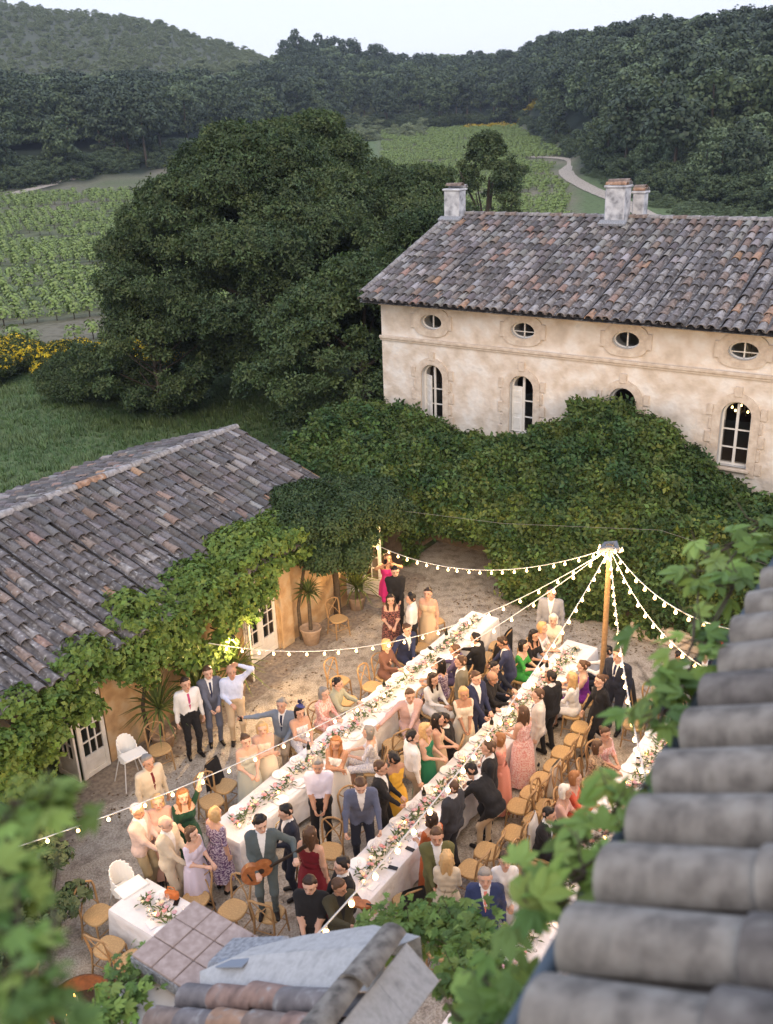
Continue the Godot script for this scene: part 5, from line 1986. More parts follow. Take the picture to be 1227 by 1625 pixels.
# ---------------------------------------------------------------- bodies: smooth union of tapered capsules, meshed as surface nets
# bone = [a, b, ra, rb, class]; returns [vertices, normals, class per vertex, quads]
func net(bones: Array, cell: float, k: float, amp := 0.0, sd := 0.0) -> Array:
	var lo := Vector3.INF
	var hi := -Vector3.INF
	for b in bones:
		var r := maxf(b[2], b[3]) + cell * 2.0
		lo = lo.min(b[0] - Vector3.ONE * r).min(b[1] - Vector3.ONE * r)
		hi = hi.max(b[0] + Vector3.ONE * r).max(b[1] + Vector3.ONE * r)
	var nx := int((hi.x - lo.x) / cell) + 2
	var ny := int((hi.y - lo.y) / cell) + 2
	var nz := int((hi.z - lo.z) / cell) + 2
	var total := nx * ny * nz
	var f := PackedFloat32Array()
	f.resize(total)
	f.fill(1.0)
	var raw := PackedFloat32Array()
	raw.resize(total)
	raw.fill(1.0)
	var cls := PackedByteArray()
	cls.resize(total)
	var sxy := nx * ny
	for b in bones:
		var a: Vector3 = b[0]
		var e: Vector3 = b[1]
		var ra: float = b[2]
		var rb: float = b[3]
		var cl: int = b[4]
		var ab := e - a
		var inv := 1.0 / maxf(ab.length_squared(), 1e-9)
		var r := maxf(ra, rb) + k * 0.6 + cell * 1.5
		var i0 := maxi(0, int((minf(a.x, e.x) - r - lo.x) / cell))
		var i1 := mini(nx - 1, int((maxf(a.x, e.x) + r - lo.x) / cell) + 1)
		var j0 := maxi(0, int((minf(a.y, e.y) - r - lo.y) / cell))
		var j1 := mini(ny - 1, int((maxf(a.y, e.y) + r - lo.y) / cell) + 1)
		var k0 := maxi(0, int((minf(a.z, e.z) - r - lo.z) / cell))
		var k1 := mini(nz - 1, int((maxf(a.z, e.z) + r - lo.z) / cell) + 1)
		for kk in range(k0, k1 + 1):
			for jj in range(j0, j1 + 1):
				var q := Vector3(lo.x + i0 * cell, lo.y + jj * cell, lo.z + kk * cell) - a
				var id := kk * sxy + jj * nx + i0
				for ii in range(i0, i1 + 1):
					var t := clampf(q.dot(ab) * inv, 0.0, 1.0)
					var d := (q - ab * t).length() - ra - (rb - ra) * t
					if d < raw[id]:
						raw[id] = d
						cls[id] = cl
					var o := f[id]
					var h := k - absf(o - d)
					f[id] = minf(o, d) - (h * h / k * 0.25 if h > 0.0 else 0.0)
					q.x += cell
					id += 1
	if amp > 0.0:
		for kk in nz:
			for jj in ny:
				for ii in nx:
					var id := kk * sxy + jj * nx + ii
					if absf(f[id]) < cell * 2.5 and cls[id] != 0 and cls[id] != 3:
						var p := lo + Vector3(ii, jj, kk) * cell
						f[id] += amp * (noise.get_noise_3d(p.x * 9.0 + sd, p.y * 5.5, p.z * 9.0) + 0.5 * noise.get_noise_3d(p.x * 20.0, p.y * 13.0 + sd, p.z * 20.0))
	var index := PackedInt32Array()
	index.resize(total)
	index.fill(-1)
	var verts := PackedVector3Array()
	var vc := PackedByteArray()
	var off := [0, 1, nx, nx + 1, sxy, sxy + 1, sxy + nx, sxy + nx + 1]
	var corner := [Vector3(0, 0, 0), Vector3(1, 0, 0), Vector3(0, 1, 0), Vector3(1, 1, 0), Vector3(0, 0, 1), Vector3(1, 0, 1), Vector3(0, 1, 1), Vector3(1, 1, 1)]
	var edges := [[0, 1], [2, 3], [4, 5], [6, 7], [0, 2], [1, 3], [4, 6], [5, 7], [0, 4], [1, 5], [2, 6], [3, 7]]
	for kk in nz - 1:
		for jj in ny - 1:
			var id := kk * sxy + jj * nx
			for ii in nx - 1:
				var s0 := f[id] < 0.0
				if s0 == (f[id + 1] < 0.0) and s0 == (f[id + nx] < 0.0) and s0 == (f[id + nx + 1] < 0.0) and s0 == (f[id + sxy] < 0.0) and s0 == (f[id + sxy + 1] < 0.0) and s0 == (f[id + sxy + nx] < 0.0) and s0 == (f[id + sxy + nx + 1] < 0.0):
					id += 1
					continue
				var sum := Vector3.ZERO
				var n := 0
				for e in edges:
					var fa := f[id + off[e[0]]]
					var fb := f[id + off[e[1]]]
					if (fa < 0.0) != (fb < 0.0):
						sum += corner[e[0]].lerp(corner[e[1]], fa / (fa - fb))
						n += 1
				var best := 9.0
				var bc := 0
				for c in 8:
					var w := raw[id + off[c]]
					if w < best:
						best = w
						bc = cls[id + off[c]]
				index[id] = verts.size()
				verts.append(lo + (Vector3(ii, jj, kk) + sum / n) * cell)
				vc.append(bc)
				id += 1
	var quads := PackedInt32Array()
	for kk in range(1, nz - 1):
		for jj in range(1, ny - 1):
			var id := kk * sxy + jj * nx + 1
			for ii in range(1, nx - 1):
				if index[id] >= 0:
					var s := f[id] < 0.0
					if s != (f[id + 1] < 0.0):
						var a := [index[id], index[id - nx], index[id - nx - sxy], index[id - sxy]]
						if not s:
							a.reverse()
						quads.append_array(a)
					if s != (f[id + nx] < 0.0):
						var a := [index[id], index[id - sxy], index[id - sxy - 1], index[id - 1]]
						if not s:
							a.reverse()
						quads.append_array(a)
					if s != (f[id + sxy] < 0.0):
						var a := [index[id], index[id - 1], index[id - 1 - nx], index[id - nx]]
						if not s:
							a.reverse()
						quads.append_array(a)
				id += 1
	var nr := PackedVector3Array()
	nr.resize(verts.size())
	var q4 := 0
	while q4 < quads.size():
		if quads[q4] < 0 or quads[q4 + 1] < 0 or quads[q4 + 2] < 0 or quads[q4 + 3] < 0:
			q4 += 4
			continue
		var p0 := verts[quads[q4]]
		var g := (verts[quads[q4 + 2]] - p0).cross(verts[quads[q4 + 3]] - verts[quads[q4 + 1]])
		for c in 4:
			nr[quads[q4 + c]] += g
		q4 += 4
	# point the normals outwards: compare with the field on the first vertices
	var away := 0.0
	var mid := (lo + hi) * 0.5
	for i in verts.size():
		away += nr[i].dot(verts[i] - Vector3(mid.x, verts[i].y, mid.z))
	var sg := 1.0 if away > 0.0 else -1.0
	for i in verts.size():
		nr[i] = (nr[i] * sg).normalized()
	return [verts, nr, vc, quads]


# one ArrayMesh whose surfaces are the classes; returns [mesh, classes in order]
func classed_mesh(parts: Array) -> Array:
	var by := {}
	for p in parts:
		var v: PackedVector3Array = p[0]
		var n: PackedVector3Array = p[1]
		var c: PackedByteArray = p[2]
		var q: PackedInt32Array = p[3]
		var maps := {}
		var i := 0
		while i < q.size():
			if q[i] < 0 or q[i + 1] < 0 or q[i + 2] < 0 or q[i + 3] < 0:
				i += 4
				continue
			var cl := c[q[i]]
			if c[q[i + 1]] == c[q[i + 2]]:
				cl = c[q[i + 1]]
			if cl == 4 or cl == 5 or cl == 1:
				for w in 4:
					var o := c[q[i + w]]
					if o == 1 or o == 4 or o == 5:
						cl = mini(cl, o)
			if not by.has(cl):
				by[cl] = MB.new()
			if not maps.has(cl):
				maps[cl] = {}
			var mb: MB = by[cl]
			var mp: Dictionary = maps[cl]
			var k := []
			for w in 4:
				var id := q[i + w]
				if not mp.has(id):
					mp[id] = mb.vert(v[id], n[id])
				k.append(mp[id])
			mb.tri(k[0], k[1], k[2])
			mb.tri(k[0], k[2], k[3])
			i += 4
	var mesh := ArrayMesh.new()
	var order := []
	var keys := by.keys()
	keys.sort()
	for cl in keys:
		var mb: MB = by[cl]
		var a := []
		a.resize(Mesh.ARRAY_MAX)
		a[Mesh.ARRAY_VERTEX] = mb.v
		a[Mesh.ARRAY_NORMAL] = mb.n
		a[Mesh.ARRAY_INDEX] = mb.ix
		mesh.add_surface_from_arrays(Mesh.PRIMITIVE_TRIANGLES, a)
		order.append(cl)
	return [mesh, order]


func moved(p: Array, t: Transform3D, mirror := false) -> Array:
	var v := PackedVector3Array()
	var n := PackedVector3Array()
	for i in p[0].size():
		var a: Vector3 = p[0][i]
		var b: Vector3 = p[1][i]
		if mirror:
			a.x = -a.x
			b.x = -b.x
		v.append(t * a)
		n.append((t.basis * b).normalized())
	return [v, n, p[2], p[3]]


func head_part() -> Array:
	if kit.has("head"):
		return kit["head"]
	var b := [
		[Vector3(0, 0.025, 0.015), Vector3(0, 0.03, -0.03), 0.090, 0.094, 0],
		[Vector3(0, -0.01, 0.035), Vector3(0, -0.07, 0.045), 0.066, 0.050, 0],
		[Vector3(-0.02, -0.098, 0.058), Vector3(0.02, -0.098, 0.058), 0.026, 0.026, 0],
		[Vector3(-0.055, -0.07, 0.005), Vector3(-0.02, -0.095, 0.05), 0.03, 0.03, 0],
		[Vector3(0.055, -0.07, 0.005), Vector3(0.02, -0.095, 0.05), 0.03, 0.03, 0],
		[Vector3(0, 0.012, 0.096), Vector3(0, -0.030, 0.116), 0.010, 0.0145, 0],
		[Vector3(-0.04, 0.028, 0.082), Vector3(0.04, 0.028, 0.082), 0.018, 0.018, 0],
		[Vector3(-0.022, -0.062, 0.088), Vector3(0.022, -0.062, 0.088), 0.012, 0.012, 0],
		[Vector3(-0.092, 0.008, -0.012), Vector3(-0.09, -0.03, -0.004), 0.014, 0.010, 0],
		[Vector3(0.092, 0.008, -0.012), Vector3(0.09, -0.03, -0.004), 0.014, 0.010, 0],
		[Vector3(0, -0.07, -0.025), Vector3(0, -0.20, -0.035), 0.056, 0.062, 0],
	]
	var p := net(b, 0.0065, 0.014)
	var c: PackedByteArray = p[2]
	for i in p[0].size():
		var q: Vector3 = p[0][i]
		if q.z > 0.06 and Vector2(absf(q.x) - 0.034, (q.y - 0.004) * 1.4).length() < 0.0115:
			c[i] = 11
		elif q.z > 0.06 and absf(absf(q.x) - 0.036) < 0.020 and absf(q.y - 0.030) < 0.0055:
			c[i] = 13
		elif q.z > 0.07 and absf(q.x) < 0.025 and absf(q.y + 0.063) < 0.008:
			c[i] = 12
	p[2] = c
	kit["head"] = p
	return p


# a right hand, wrist at the origin, fingers along -y, palm facing -z... curl 0 flat .. 1 fist
func hand_part(curl: float) -> Array:
	var key := "hand%.1f" % curl
	if kit.has(key):
		return kit[key]
	var b := [[Vector3(-0.020, -0.02, 0), Vector3(-0.028, -0.08, 0), 0.016, 0.014, 0], [Vector3(0.018, -0.02, 0), Vector3(0.026, -0.08, 0), 0.016, 0.014, 0], [Vector3(0, 0.02, 0), Vector3(0, -0.07, 0), 0.024, 0.016, 0]]
	var ln := [0.070, 0.082, 0.076, 0.060]
	for k in 4:
		var x := -0.030 + 0.020 * k
		var a := Vector3(x, -0.085, 0)
		var an := 0.15 + curl * 0.9
		var seg: float = ln[k] / 3.0
		for j in 3:
			var d := Vector3(x * 0.5 * (1.0 - curl) * 0.6, -cos(an), sin(an)).normalized()
			var e := a + d * seg
			b.append([a, e, 0.0092 - 0.0008 * j, 0.0086 - 0.0008 * j, 0])
			a = e
			an += 0.15 + curl * 0.75
	var t0 := Vector3(-0.024, -0.028, 0.006)
	var t1 := t0 + Vector3(-0.026, -0.030, 0.012 + 0.012 * curl)
	var t2 := t1 + Vector3(-0.010 + 0.022 * curl, -0.028, 0.010 + 0.010 * curl)
	b.append([t0, t1, 0.013, 0.011, 0])
	b.append([t1, t2, 0.011, 0.009, 0])
	kit[key] = net(b, 0.0065, 0.006)
	return kit[key]


func bend(a: Vector3, c: Vector3, l1: float, l2: float, pole: Vector3) -> Array:
	var d := c - a
	var ln := clampf(d.length(), 0.05, (l1 + l2) * 0.995)
	var dir := d.normalized()
	var x := (l1 * l1 - l2 * l2 + ln * ln) / (2.0 * ln)
	var hh := sqrt(maxf(0.0, l1 * l1 - x * x))
	var side := (pole - dir * pole.dot(dir)).normalized()
	return [a + dir * x + side * hh, a + dir * ln]


# classes: 0 skin, 1 torso, 2 thighs, 3 shoes, 4 shirt front, 5 tie, 6 upper arm, 7 forearm, 8 above the neckline, 9 calf, 10 hips
func make_pose(p: Dictionary) -> Dictionary:
	var fem: bool = p.get("fem", false)
	var pel: Vector3 = p.get("pel", Vector3(0, 0.965, 0))
	var tb := Basis(Vector3.RIGHT, deg_to_rad(p.get("lean", 0.0)))
	var tl := Basis(Vector3.RIGHT, deg_to_rad(p.get("lean", 0.0) * 0.5))
	var up := func(x: float, y: float, z: float) -> Vector3:
		return pel + (tl if y < 0.2 else tb) * Vector3(x, y, z)
	var sw := 0.160 if fem else 0.188
	var b := []
	var g := 0.0 if fem else 1.0
	b.append([up.call(-0.075, -0.02, -0.015), up.call(0.075, -0.02, -0.015), 0.118 + 0.006 * g, 0.118 + 0.006 * g, 10])
	b.append([up.call(-0.05, 0.14, 0.0), up.call(0.05, 0.14, 0.0), 0.095 + 0.03 * g, 0.095 + 0.03 * g, 1])
	b.append([up.call(-0.07, 0.27, 0.0), up.call(0.07, 0.27, 0.0), 0.100 + 0.025 * g, 0.100 + 0.025 * g, 1])
	b.append([up.call(-0.085, 0.37, -0.005), up.call(0.085, 0.37, -0.005), 0.098 + 0.022 * g, 0.098 + 0.022 * g, 1])
	b.append([up.call(-sw + 0.05, 0.46, -0.01), up.call(sw - 0.05, 0.46, -0.01), 0.062 + 0.012 * g, 0.062 + 0.012 * g, 8])
	b.append([up.call(0, 0.44, -0.015), up.call(0, 0.55, -0.01), 0.075, 0.055, 8])
	if fem:
		b.append([up.call(-0.065, 0.33, 0.075), up.call(-0.062, 0.30, 0.07), 0.052, 0.056, 1])
		b.append([up.call(0.065, 0.33, 0.075), up.call(0.062, 0.30, 0.07), 0.052, 0.056, 1])
	else:
		b.append([up.call(-0.03, 0.08, 0.05), up.call(0.03, 0.08, 0.05), 0.085, 0.085, 10])
	var hd: Array = p.get("hands", [Vector3(0.26, 0.80, 0.05), Vector3(-0.26, 0.80, 0.05)])
	var pole: Array = p.get("poles", [Vector3(0.5, -0.2, -1), Vector3(-0.5, -0.2, -1)])
	var wr := []
	var fa := []
	for s in 2:
		var sg := 1.0 if s == 0 else -1.0
		var sh: Vector3 = up.call(sg * sw, 0.455, -0.01)
		var el := bend(sh, hd[s], 0.285, 0.255, pole[s])
		var th := 1.0 if not fem else 0.80
		b.append([sh, el[0], 0.060 * th, 0.047 * th, 6])
		b.append([el[0], el[1], 0.046 * th, 0.033 * th, 7])
		wr.append(el[1])
		fa.append((el[1] - el[0]).normalized())
	var an: Array = p.get("ankles", [Vector3(0.10, 0.085, 0.02), Vector3(-0.10, 0.085, 0.0)])
	for s in 2:
		var sg := 1.0 if s == 0 else -1.0
		var hip: Vector3 = pel + Vector3(sg * 0.090, -0.03, 0)
		var kn := bend(hip, an[s], 0.445, 0.43, Vector3(sg * 0.12, 0, 1))
		b.append([hip, kn[0], 0.094, 0.064, 2])
		b.append([kn[0], kn[1], 0.060, 0.042, 9])
		var toe: Vector3 = kn[1] + Vector3(sg * 0.03, -0.045, 0.15)
		b.append([kn[1] + Vector3(0, -0.035, -0.03), toe, 0.042, 0.034, 3])
	var body := net(b, 0.0135, 0.045, 0.010, p.get("sd", 0.0))
	var c: PackedByteArray = body[2]
	var bv: PackedVector3Array = body[0]
	var inv := tb.inverse()
	for i in body[0].size():
		var q: Vector3 = inv * (body[0][i] - pel)
		var cl := c[i]
		if fem:
			if cl == 8 and q.y < 0.40:
				c[i] = 1
			elif cl == 1 and q.y > 0.40 and q.z > 0.0:
				c[i] = 8
		else:
			if cl == 8:
				c[i] = 1
			if (cl == 1 or cl == 8 or cl == 10) and q.z > 0.02:
				var w := 0.004 + clampf((q.y - 0.16) / 0.34, 0.0, 1.0) * 0.056
				if q.y > 0.15:
					for edge in [w, 0.022]:
						if absf(absf(q.x) - edge) < 0.0068:
							q.x = signf(q.x) * edge
							bv[i] = pel + tb * q
							break
				if q.y > 0.16 and absf(q.x) <= w + 0.0005:
					c[i] = 5 if absf(q.x) <= 0.0225 and q.y < 0.49 else 4
			if cl == 10 and q.y < -0.13:
				c[i] = 2
			if cl == 2 and q.y > -0.10 and not p.get("sit", false):
				c[i] = 10
			if c[i] == 1 and q.y > 0.515 and Vector2(q.x, q.z + 0.01).length() < 0.085:
				c[i] = 4
	body[2] = c
	body[0] = bv
	# head and hands
	var hb := tb * Basis(Vector3.RIGHT, deg_to_rad(p.get("nod", -7.0))) * Basis(Vector3.UP, deg_to_rad(p.get("turn", 0.0)))
	var ht := Transform3D(hb.scaled_local(Vector3.ONE * 0.95), up.call(0, 0.675, 0.02))
	if p.get("lean", 0.0) > 25.0:
		ht = Transform3D(tl * Basis(Vector3.RIGHT, 0.2), up.call(0, 0.675, 0.04))
	var list := [body, moved(head_part(), ht)]
	var curl: float = p.get("curl", 0.35)
	for s in 2:
		var y: Vector3 = -fa[s]
		var zz: Vector3 = Vector3(0, 0, 1) if absf(y.z) < 0.8 else Vector3(0, -1, 0)
		if p.get("palm_in", true) and absf(y.y) > 0.6:
			zz = Vector3(-1.0 if s == 0 else 1.0, 0, 0.2)
		var x := y.cross(zz).normalized()
		zz = x.cross(y).normalized()
		list.append(moved(hand_part(curl), Transform3D(Basis(x, y, zz), wr[s] + fa[s] * 0.012), s == 0))
	var cm := classed_mesh(list)
	return {"mesh": cm[0], "order": cm[1], "head": ht, "wrists": wr, "fem": fem, "pel": pel, "sit": p.get("sit", false)}


func hair_mesh(style: String) -> ArrayMesh:
	if kit.has("hair_" + style):
		return kit["hair_" + style]
	var b := []
	var amp := 0.011
	var top := [[Vector3(0, 0.066, 0.004), Vector3(0, 0.06, -0.045), 0.074, 0.080, 1], [Vector3(0, 0.02, -0.06), Vector3(0, -0.03, -0.07), 0.066, 0.055, 1], [Vector3(-0.056, 0.055, -0.01), Vector3(-0.060, 0.0, -0.035), 0.044, 0.038, 1], [Vector3(0.056, 0.055, -0.01), Vector3(0.060, 0.0, -0.035), 0.044, 0.038, 1], [Vector3(-0.03, 0.098, 0.045), Vector3(0.035, 0.102, 0.04), 0.026, 0.026, 1]]
	match style:
		"short":
			b = top
		"curly":
			b = top + [[Vector3(-0.04, 0.10, 0.02), Vector3(0.04, 0.10, -0.01), 0.05, 0.05, 1], [Vector3(-0.07, 0.05, -0.03), Vector3(0.07, 0.05, -0.03), 0.045, 0.045, 1]]
			amp = 0.016
		"fringe", "bald":
			b = [[Vector3(-0.066, 0.015, -0.015), Vector3(-0.045, -0.01, -0.07), 0.034, 0.036, 1], [Vector3(0.066, 0.015, -0.015), Vector3(0.045, -0.01, -0.07), 0.034, 0.036, 1], [Vector3(-0.04, 0.0, -0.075), Vector3(0.04, 0.0, -0.075), 0.038, 0.038, 1]]
			if style == "bald":
				b = [[Vector3(-0.06, -0.005, -0.03), Vector3(-0.045, -0.02, -0.07), 0.034, 0.03, 1], [Vector3(0.06, -0.005, -0.03), Vector3(0.045, -0.02, -0.07), 0.034, 0.03, 1], [Vector3(-0.04, -0.02, -0.07), Vector3(0.04, -0.02, -0.07), 0.033, 0.033, 1]]
		"bob", "hat":
			b = top + [[Vector3(-0.074, 0.04, -0.015), Vector3(-0.082, -0.085, -0.005), 0.038, 0.032, 1], [Vector3(0.074, 0.04, -0.015), Vector3(0.082, -0.085, -0.005), 0.038, 0.032, 1], [Vector3(-0.045, 0.0, -0.065), Vector3(-0.05, -0.09, -0.06), 0.055, 0.045, 1], [Vector3(0.045, 0.0, -0.065), Vector3(0.05, -0.09, -0.06), 0.055, 0.045, 1]]
		"long":
			b = top + [[Vector3(-0.074, 0.04, -0.015), Vector3(-0.088, -0.12, -0.005), 0.038, 0.034, 1], [Vector3(0.074, 0.04, -0.015), Vector3(0.088, -0.12, -0.005), 0.038, 0.034, 1], [Vector3(-0.085, -0.12, 0.0), Vector3(-0.075, -0.27, 0.03), 0.036, 0.022, 1], [Vector3(0.085, -0.12, 0.0), Vector3(0.075, -0.27, 0.03), 0.036, 0.022, 1], [Vector3(-0.03, 0.0, -0.07), Vector3(-0.05, -0.30, -0.10), 0.066, 0.045, 1], [Vector3(0.03, 0.0, -0.07), Vector3(0.05, -0.31, -0.10), 0.066, 0.045, 1]]
			amp = 0.016
		"bun":
			b = top + [[Vector3(0, 0.055, -0.135), Vector3(0, 0.065, -0.135), 0.048, 0.048, 1]]
	var p := net(b, 0.010, 0.03, amp, 3.0)
	kit["hair_" + style] = classed_mesh([p])[0]
	return kit["hair_" + style]


# a skirt from the waist to the hem, with folds
func skirt_mesh(hem: float, flare: float) -> ArrayMesh:
	var key := "skirt%.2f" % hem
	if kit.has(key):
		return kit[key]
	var mb := MB.new()
	var seg := 44
	var rows := 12
	for r in rows + 1:
		var f := float(r) / rows
		var y := lerpf(1.10, hem, f)
		for k in seg:
			var a := TAU * k / seg
			var hipw := smooth(0.0, 0.22, (1.10 - y) / 1.0)
			var rx := lerpf(0.150, 0.205, hipw) + flare * f * 0.75
			var rz := lerpf(0.120, 0.165, hipw) + flare * f
			var w := 0.5 * sin(a * 9.0 + 0.6 * sin(a * 2.0)) + 0.5 * sin(a * 5.0 + 1.0)
			var fold := 1.0 + w * 0.13 * f * f
			var p := Vector3(cos(a) * rx * fold, y, sin(a) * rz * fold)
			var sl := cos(a * 9.0 + 0.6 * sin(a * 2.0)) * 0.6 * f
			mb.vert(p, Vector3(cos(a) + sin(a) * sl, 0.15, sin(a) - cos(a) * sl).normalized())
	for r in rows:
		for k in seg:
			var q := r * seg + k
			var w := r * seg + (k + 1) % seg
			mb.tri(q, w, w + seg)
			mb.tri(q, w + seg, q + seg)
	kit[key] = mb.commit()
	return kit[key]


const CLOTH := {"white": [0.62, 0.62, 0.63], "black": [0.012, 0.012, 0.014], "ink": [0.014, 0.017, 0.030], "navy": [0.020, 0.026, 0.065], "slate": [0.095, 0.105, 0.145], "slateblue": [0.085, 0.10, 0.16], "midblue": [0.022, 0.035, 0.10], "bluegrey": [0.16, 0.19, 0.24], "paleblue": [0.50, 0.56, 0.74], "beige": [0.52, 0.40, 0.27], "cream": [0.52, 0.45, 0.35], "stone": [0.45, 0.40, 0.33], "khaki": [0.33, 0.27, 0.17], "palepink": [0.54, 0.42, 0.39], "blush": [0.58, 0.36, 0.30], "bottle": [0.012, 0.050, 0.030], "lilac": [0.52, 0.48, 0.60], "greyteal": [0.070, 0.090, 0.095], "lavender": [0.54, 0.52, 0.63], "taupe": [0.30, 0.24, 0.18], "mustard": [0.62, 0.36, 0.045], "emerald": [0.020, 0.16, 0.085], "ivory": [0.60, 0.54, 0.44], "olive": [0.15, 0.135, 0.095], "dustpink": [0.46, 0.31, 0.29], "plum": [0.085, 0.065, 0.13], "grey": [0.24, 0.25, 0.29], "lightgrey": [0.52, 0.48, 0.44], "brightgreen": [0.04, 0.26, 0.05], "purple": [0.14, 0.02, 0.22], "salmon": [0.62, 0.25, 0.19], "charcoal": [0.032, 0.033, 0.040], "rust": [0.36, 0.085, 0.025], "burgundy": [0.15, 0.010, 0.018], "darkolive": [0.045, 0.040, 0.022], "mossgreen": [0.10, 0.10, 0.04], "fuchsia": [0.48, 0.025, 0.17], "brown": [0.13, 0.065, 0.05], "sage": [0.30, 0.31, 0.24], "mint": [0.40, 0.42, 0.38], "coral": [0.60, 0.12, 0.07], "magenta": [0.40, 0.06, 0.16], "maroon": [0.12, 0.015, 0.02], "pinktie": [0.58, 0.20, 0.17], "gold": [0.5, 0.35, 0.1], "bluehat": [0.05, 0.06, 0.20]}
const PRINT := {"floral_purple": [[0.10, 0.05, 0.13], [0.62, 0.56, 0.62]], "floral_white": [[0.72, 0.70, 0.70], [0.42, 0.42, 0.52]], "floral_pink": [[0.70, 0.52, 0.48], [0.55, 0.20, 0.18]], "floral_black": [[0.018, 0.012, 0.016], [0.36, 0.14, 0.12]], "leopard": [[0.48, 0.33, 0.20], [0.08, 0.05, 0.03]]}


func cloth_mat(c: String) -> StandardMaterial3D:
	if mats.has("cloth_" + c):
		return mats["cloth_" + c]
	var m: StandardMaterial3D
	if PRINT.has(c):
		var a: Array = PRINT[c][0]
		var b: Array = PRINT[c][1]
		m = tri_mat("cloth_" + c, noise_tex(0.075, [[0.0, a[0], a[1], a[2]], [0.48, a[0], a[1], a[2]], [0.54, b[0], b[1], b[2]], [0.72, b[0], b[1], b[2]], [0.78, a[0], a[1], a[2]]], 128, FastNoiseLite.TYPE_SIMPLEX_SMOOTH, c.length() * 7, 2), 0.5, 0.85, null, 0.0, false)
	else:
		var k: Array = CLOTH[c]
		m = mat("cloth_" + c, Color(k[0], k[1], k[2]), 0.85)
	m.rim_enabled = true
	m.rim = 0.25
	return m


func skin_mat(i: int) -> StandardMaterial3D:
	var tones := [Color(0.48, 0.29, 0.21), Color(0.43, 0.25, 0.175), Color(0.52, 0.33, 0.25), Color(0.36, 0.20, 0.13)]
	var m := mat("skin_%d" % i, tones[i], 0.5)
	m.subsurf_scatter_enabled = true
	m.subsurf_scatter_strength = 0.1
	return m


func hair_mat(c: String) -> StandardMaterial3D:
	var t: Dictionary = {"black": Color(0.012, 0.009, 0.008), "dkbrown": Color(0.030, 0.017, 0.011), "brown": Color(0.075, 0.040, 0.022), "ginger": Color(0.26, 0.115, 0.045), "blonde": Color(0.46, 0.30, 0.14), "grey": Color(0.20, 0.19, 0.18), "white": Color(0.60, 0.56, 0.50)}
	return mat("hair_" + c, t[c], 0.45)


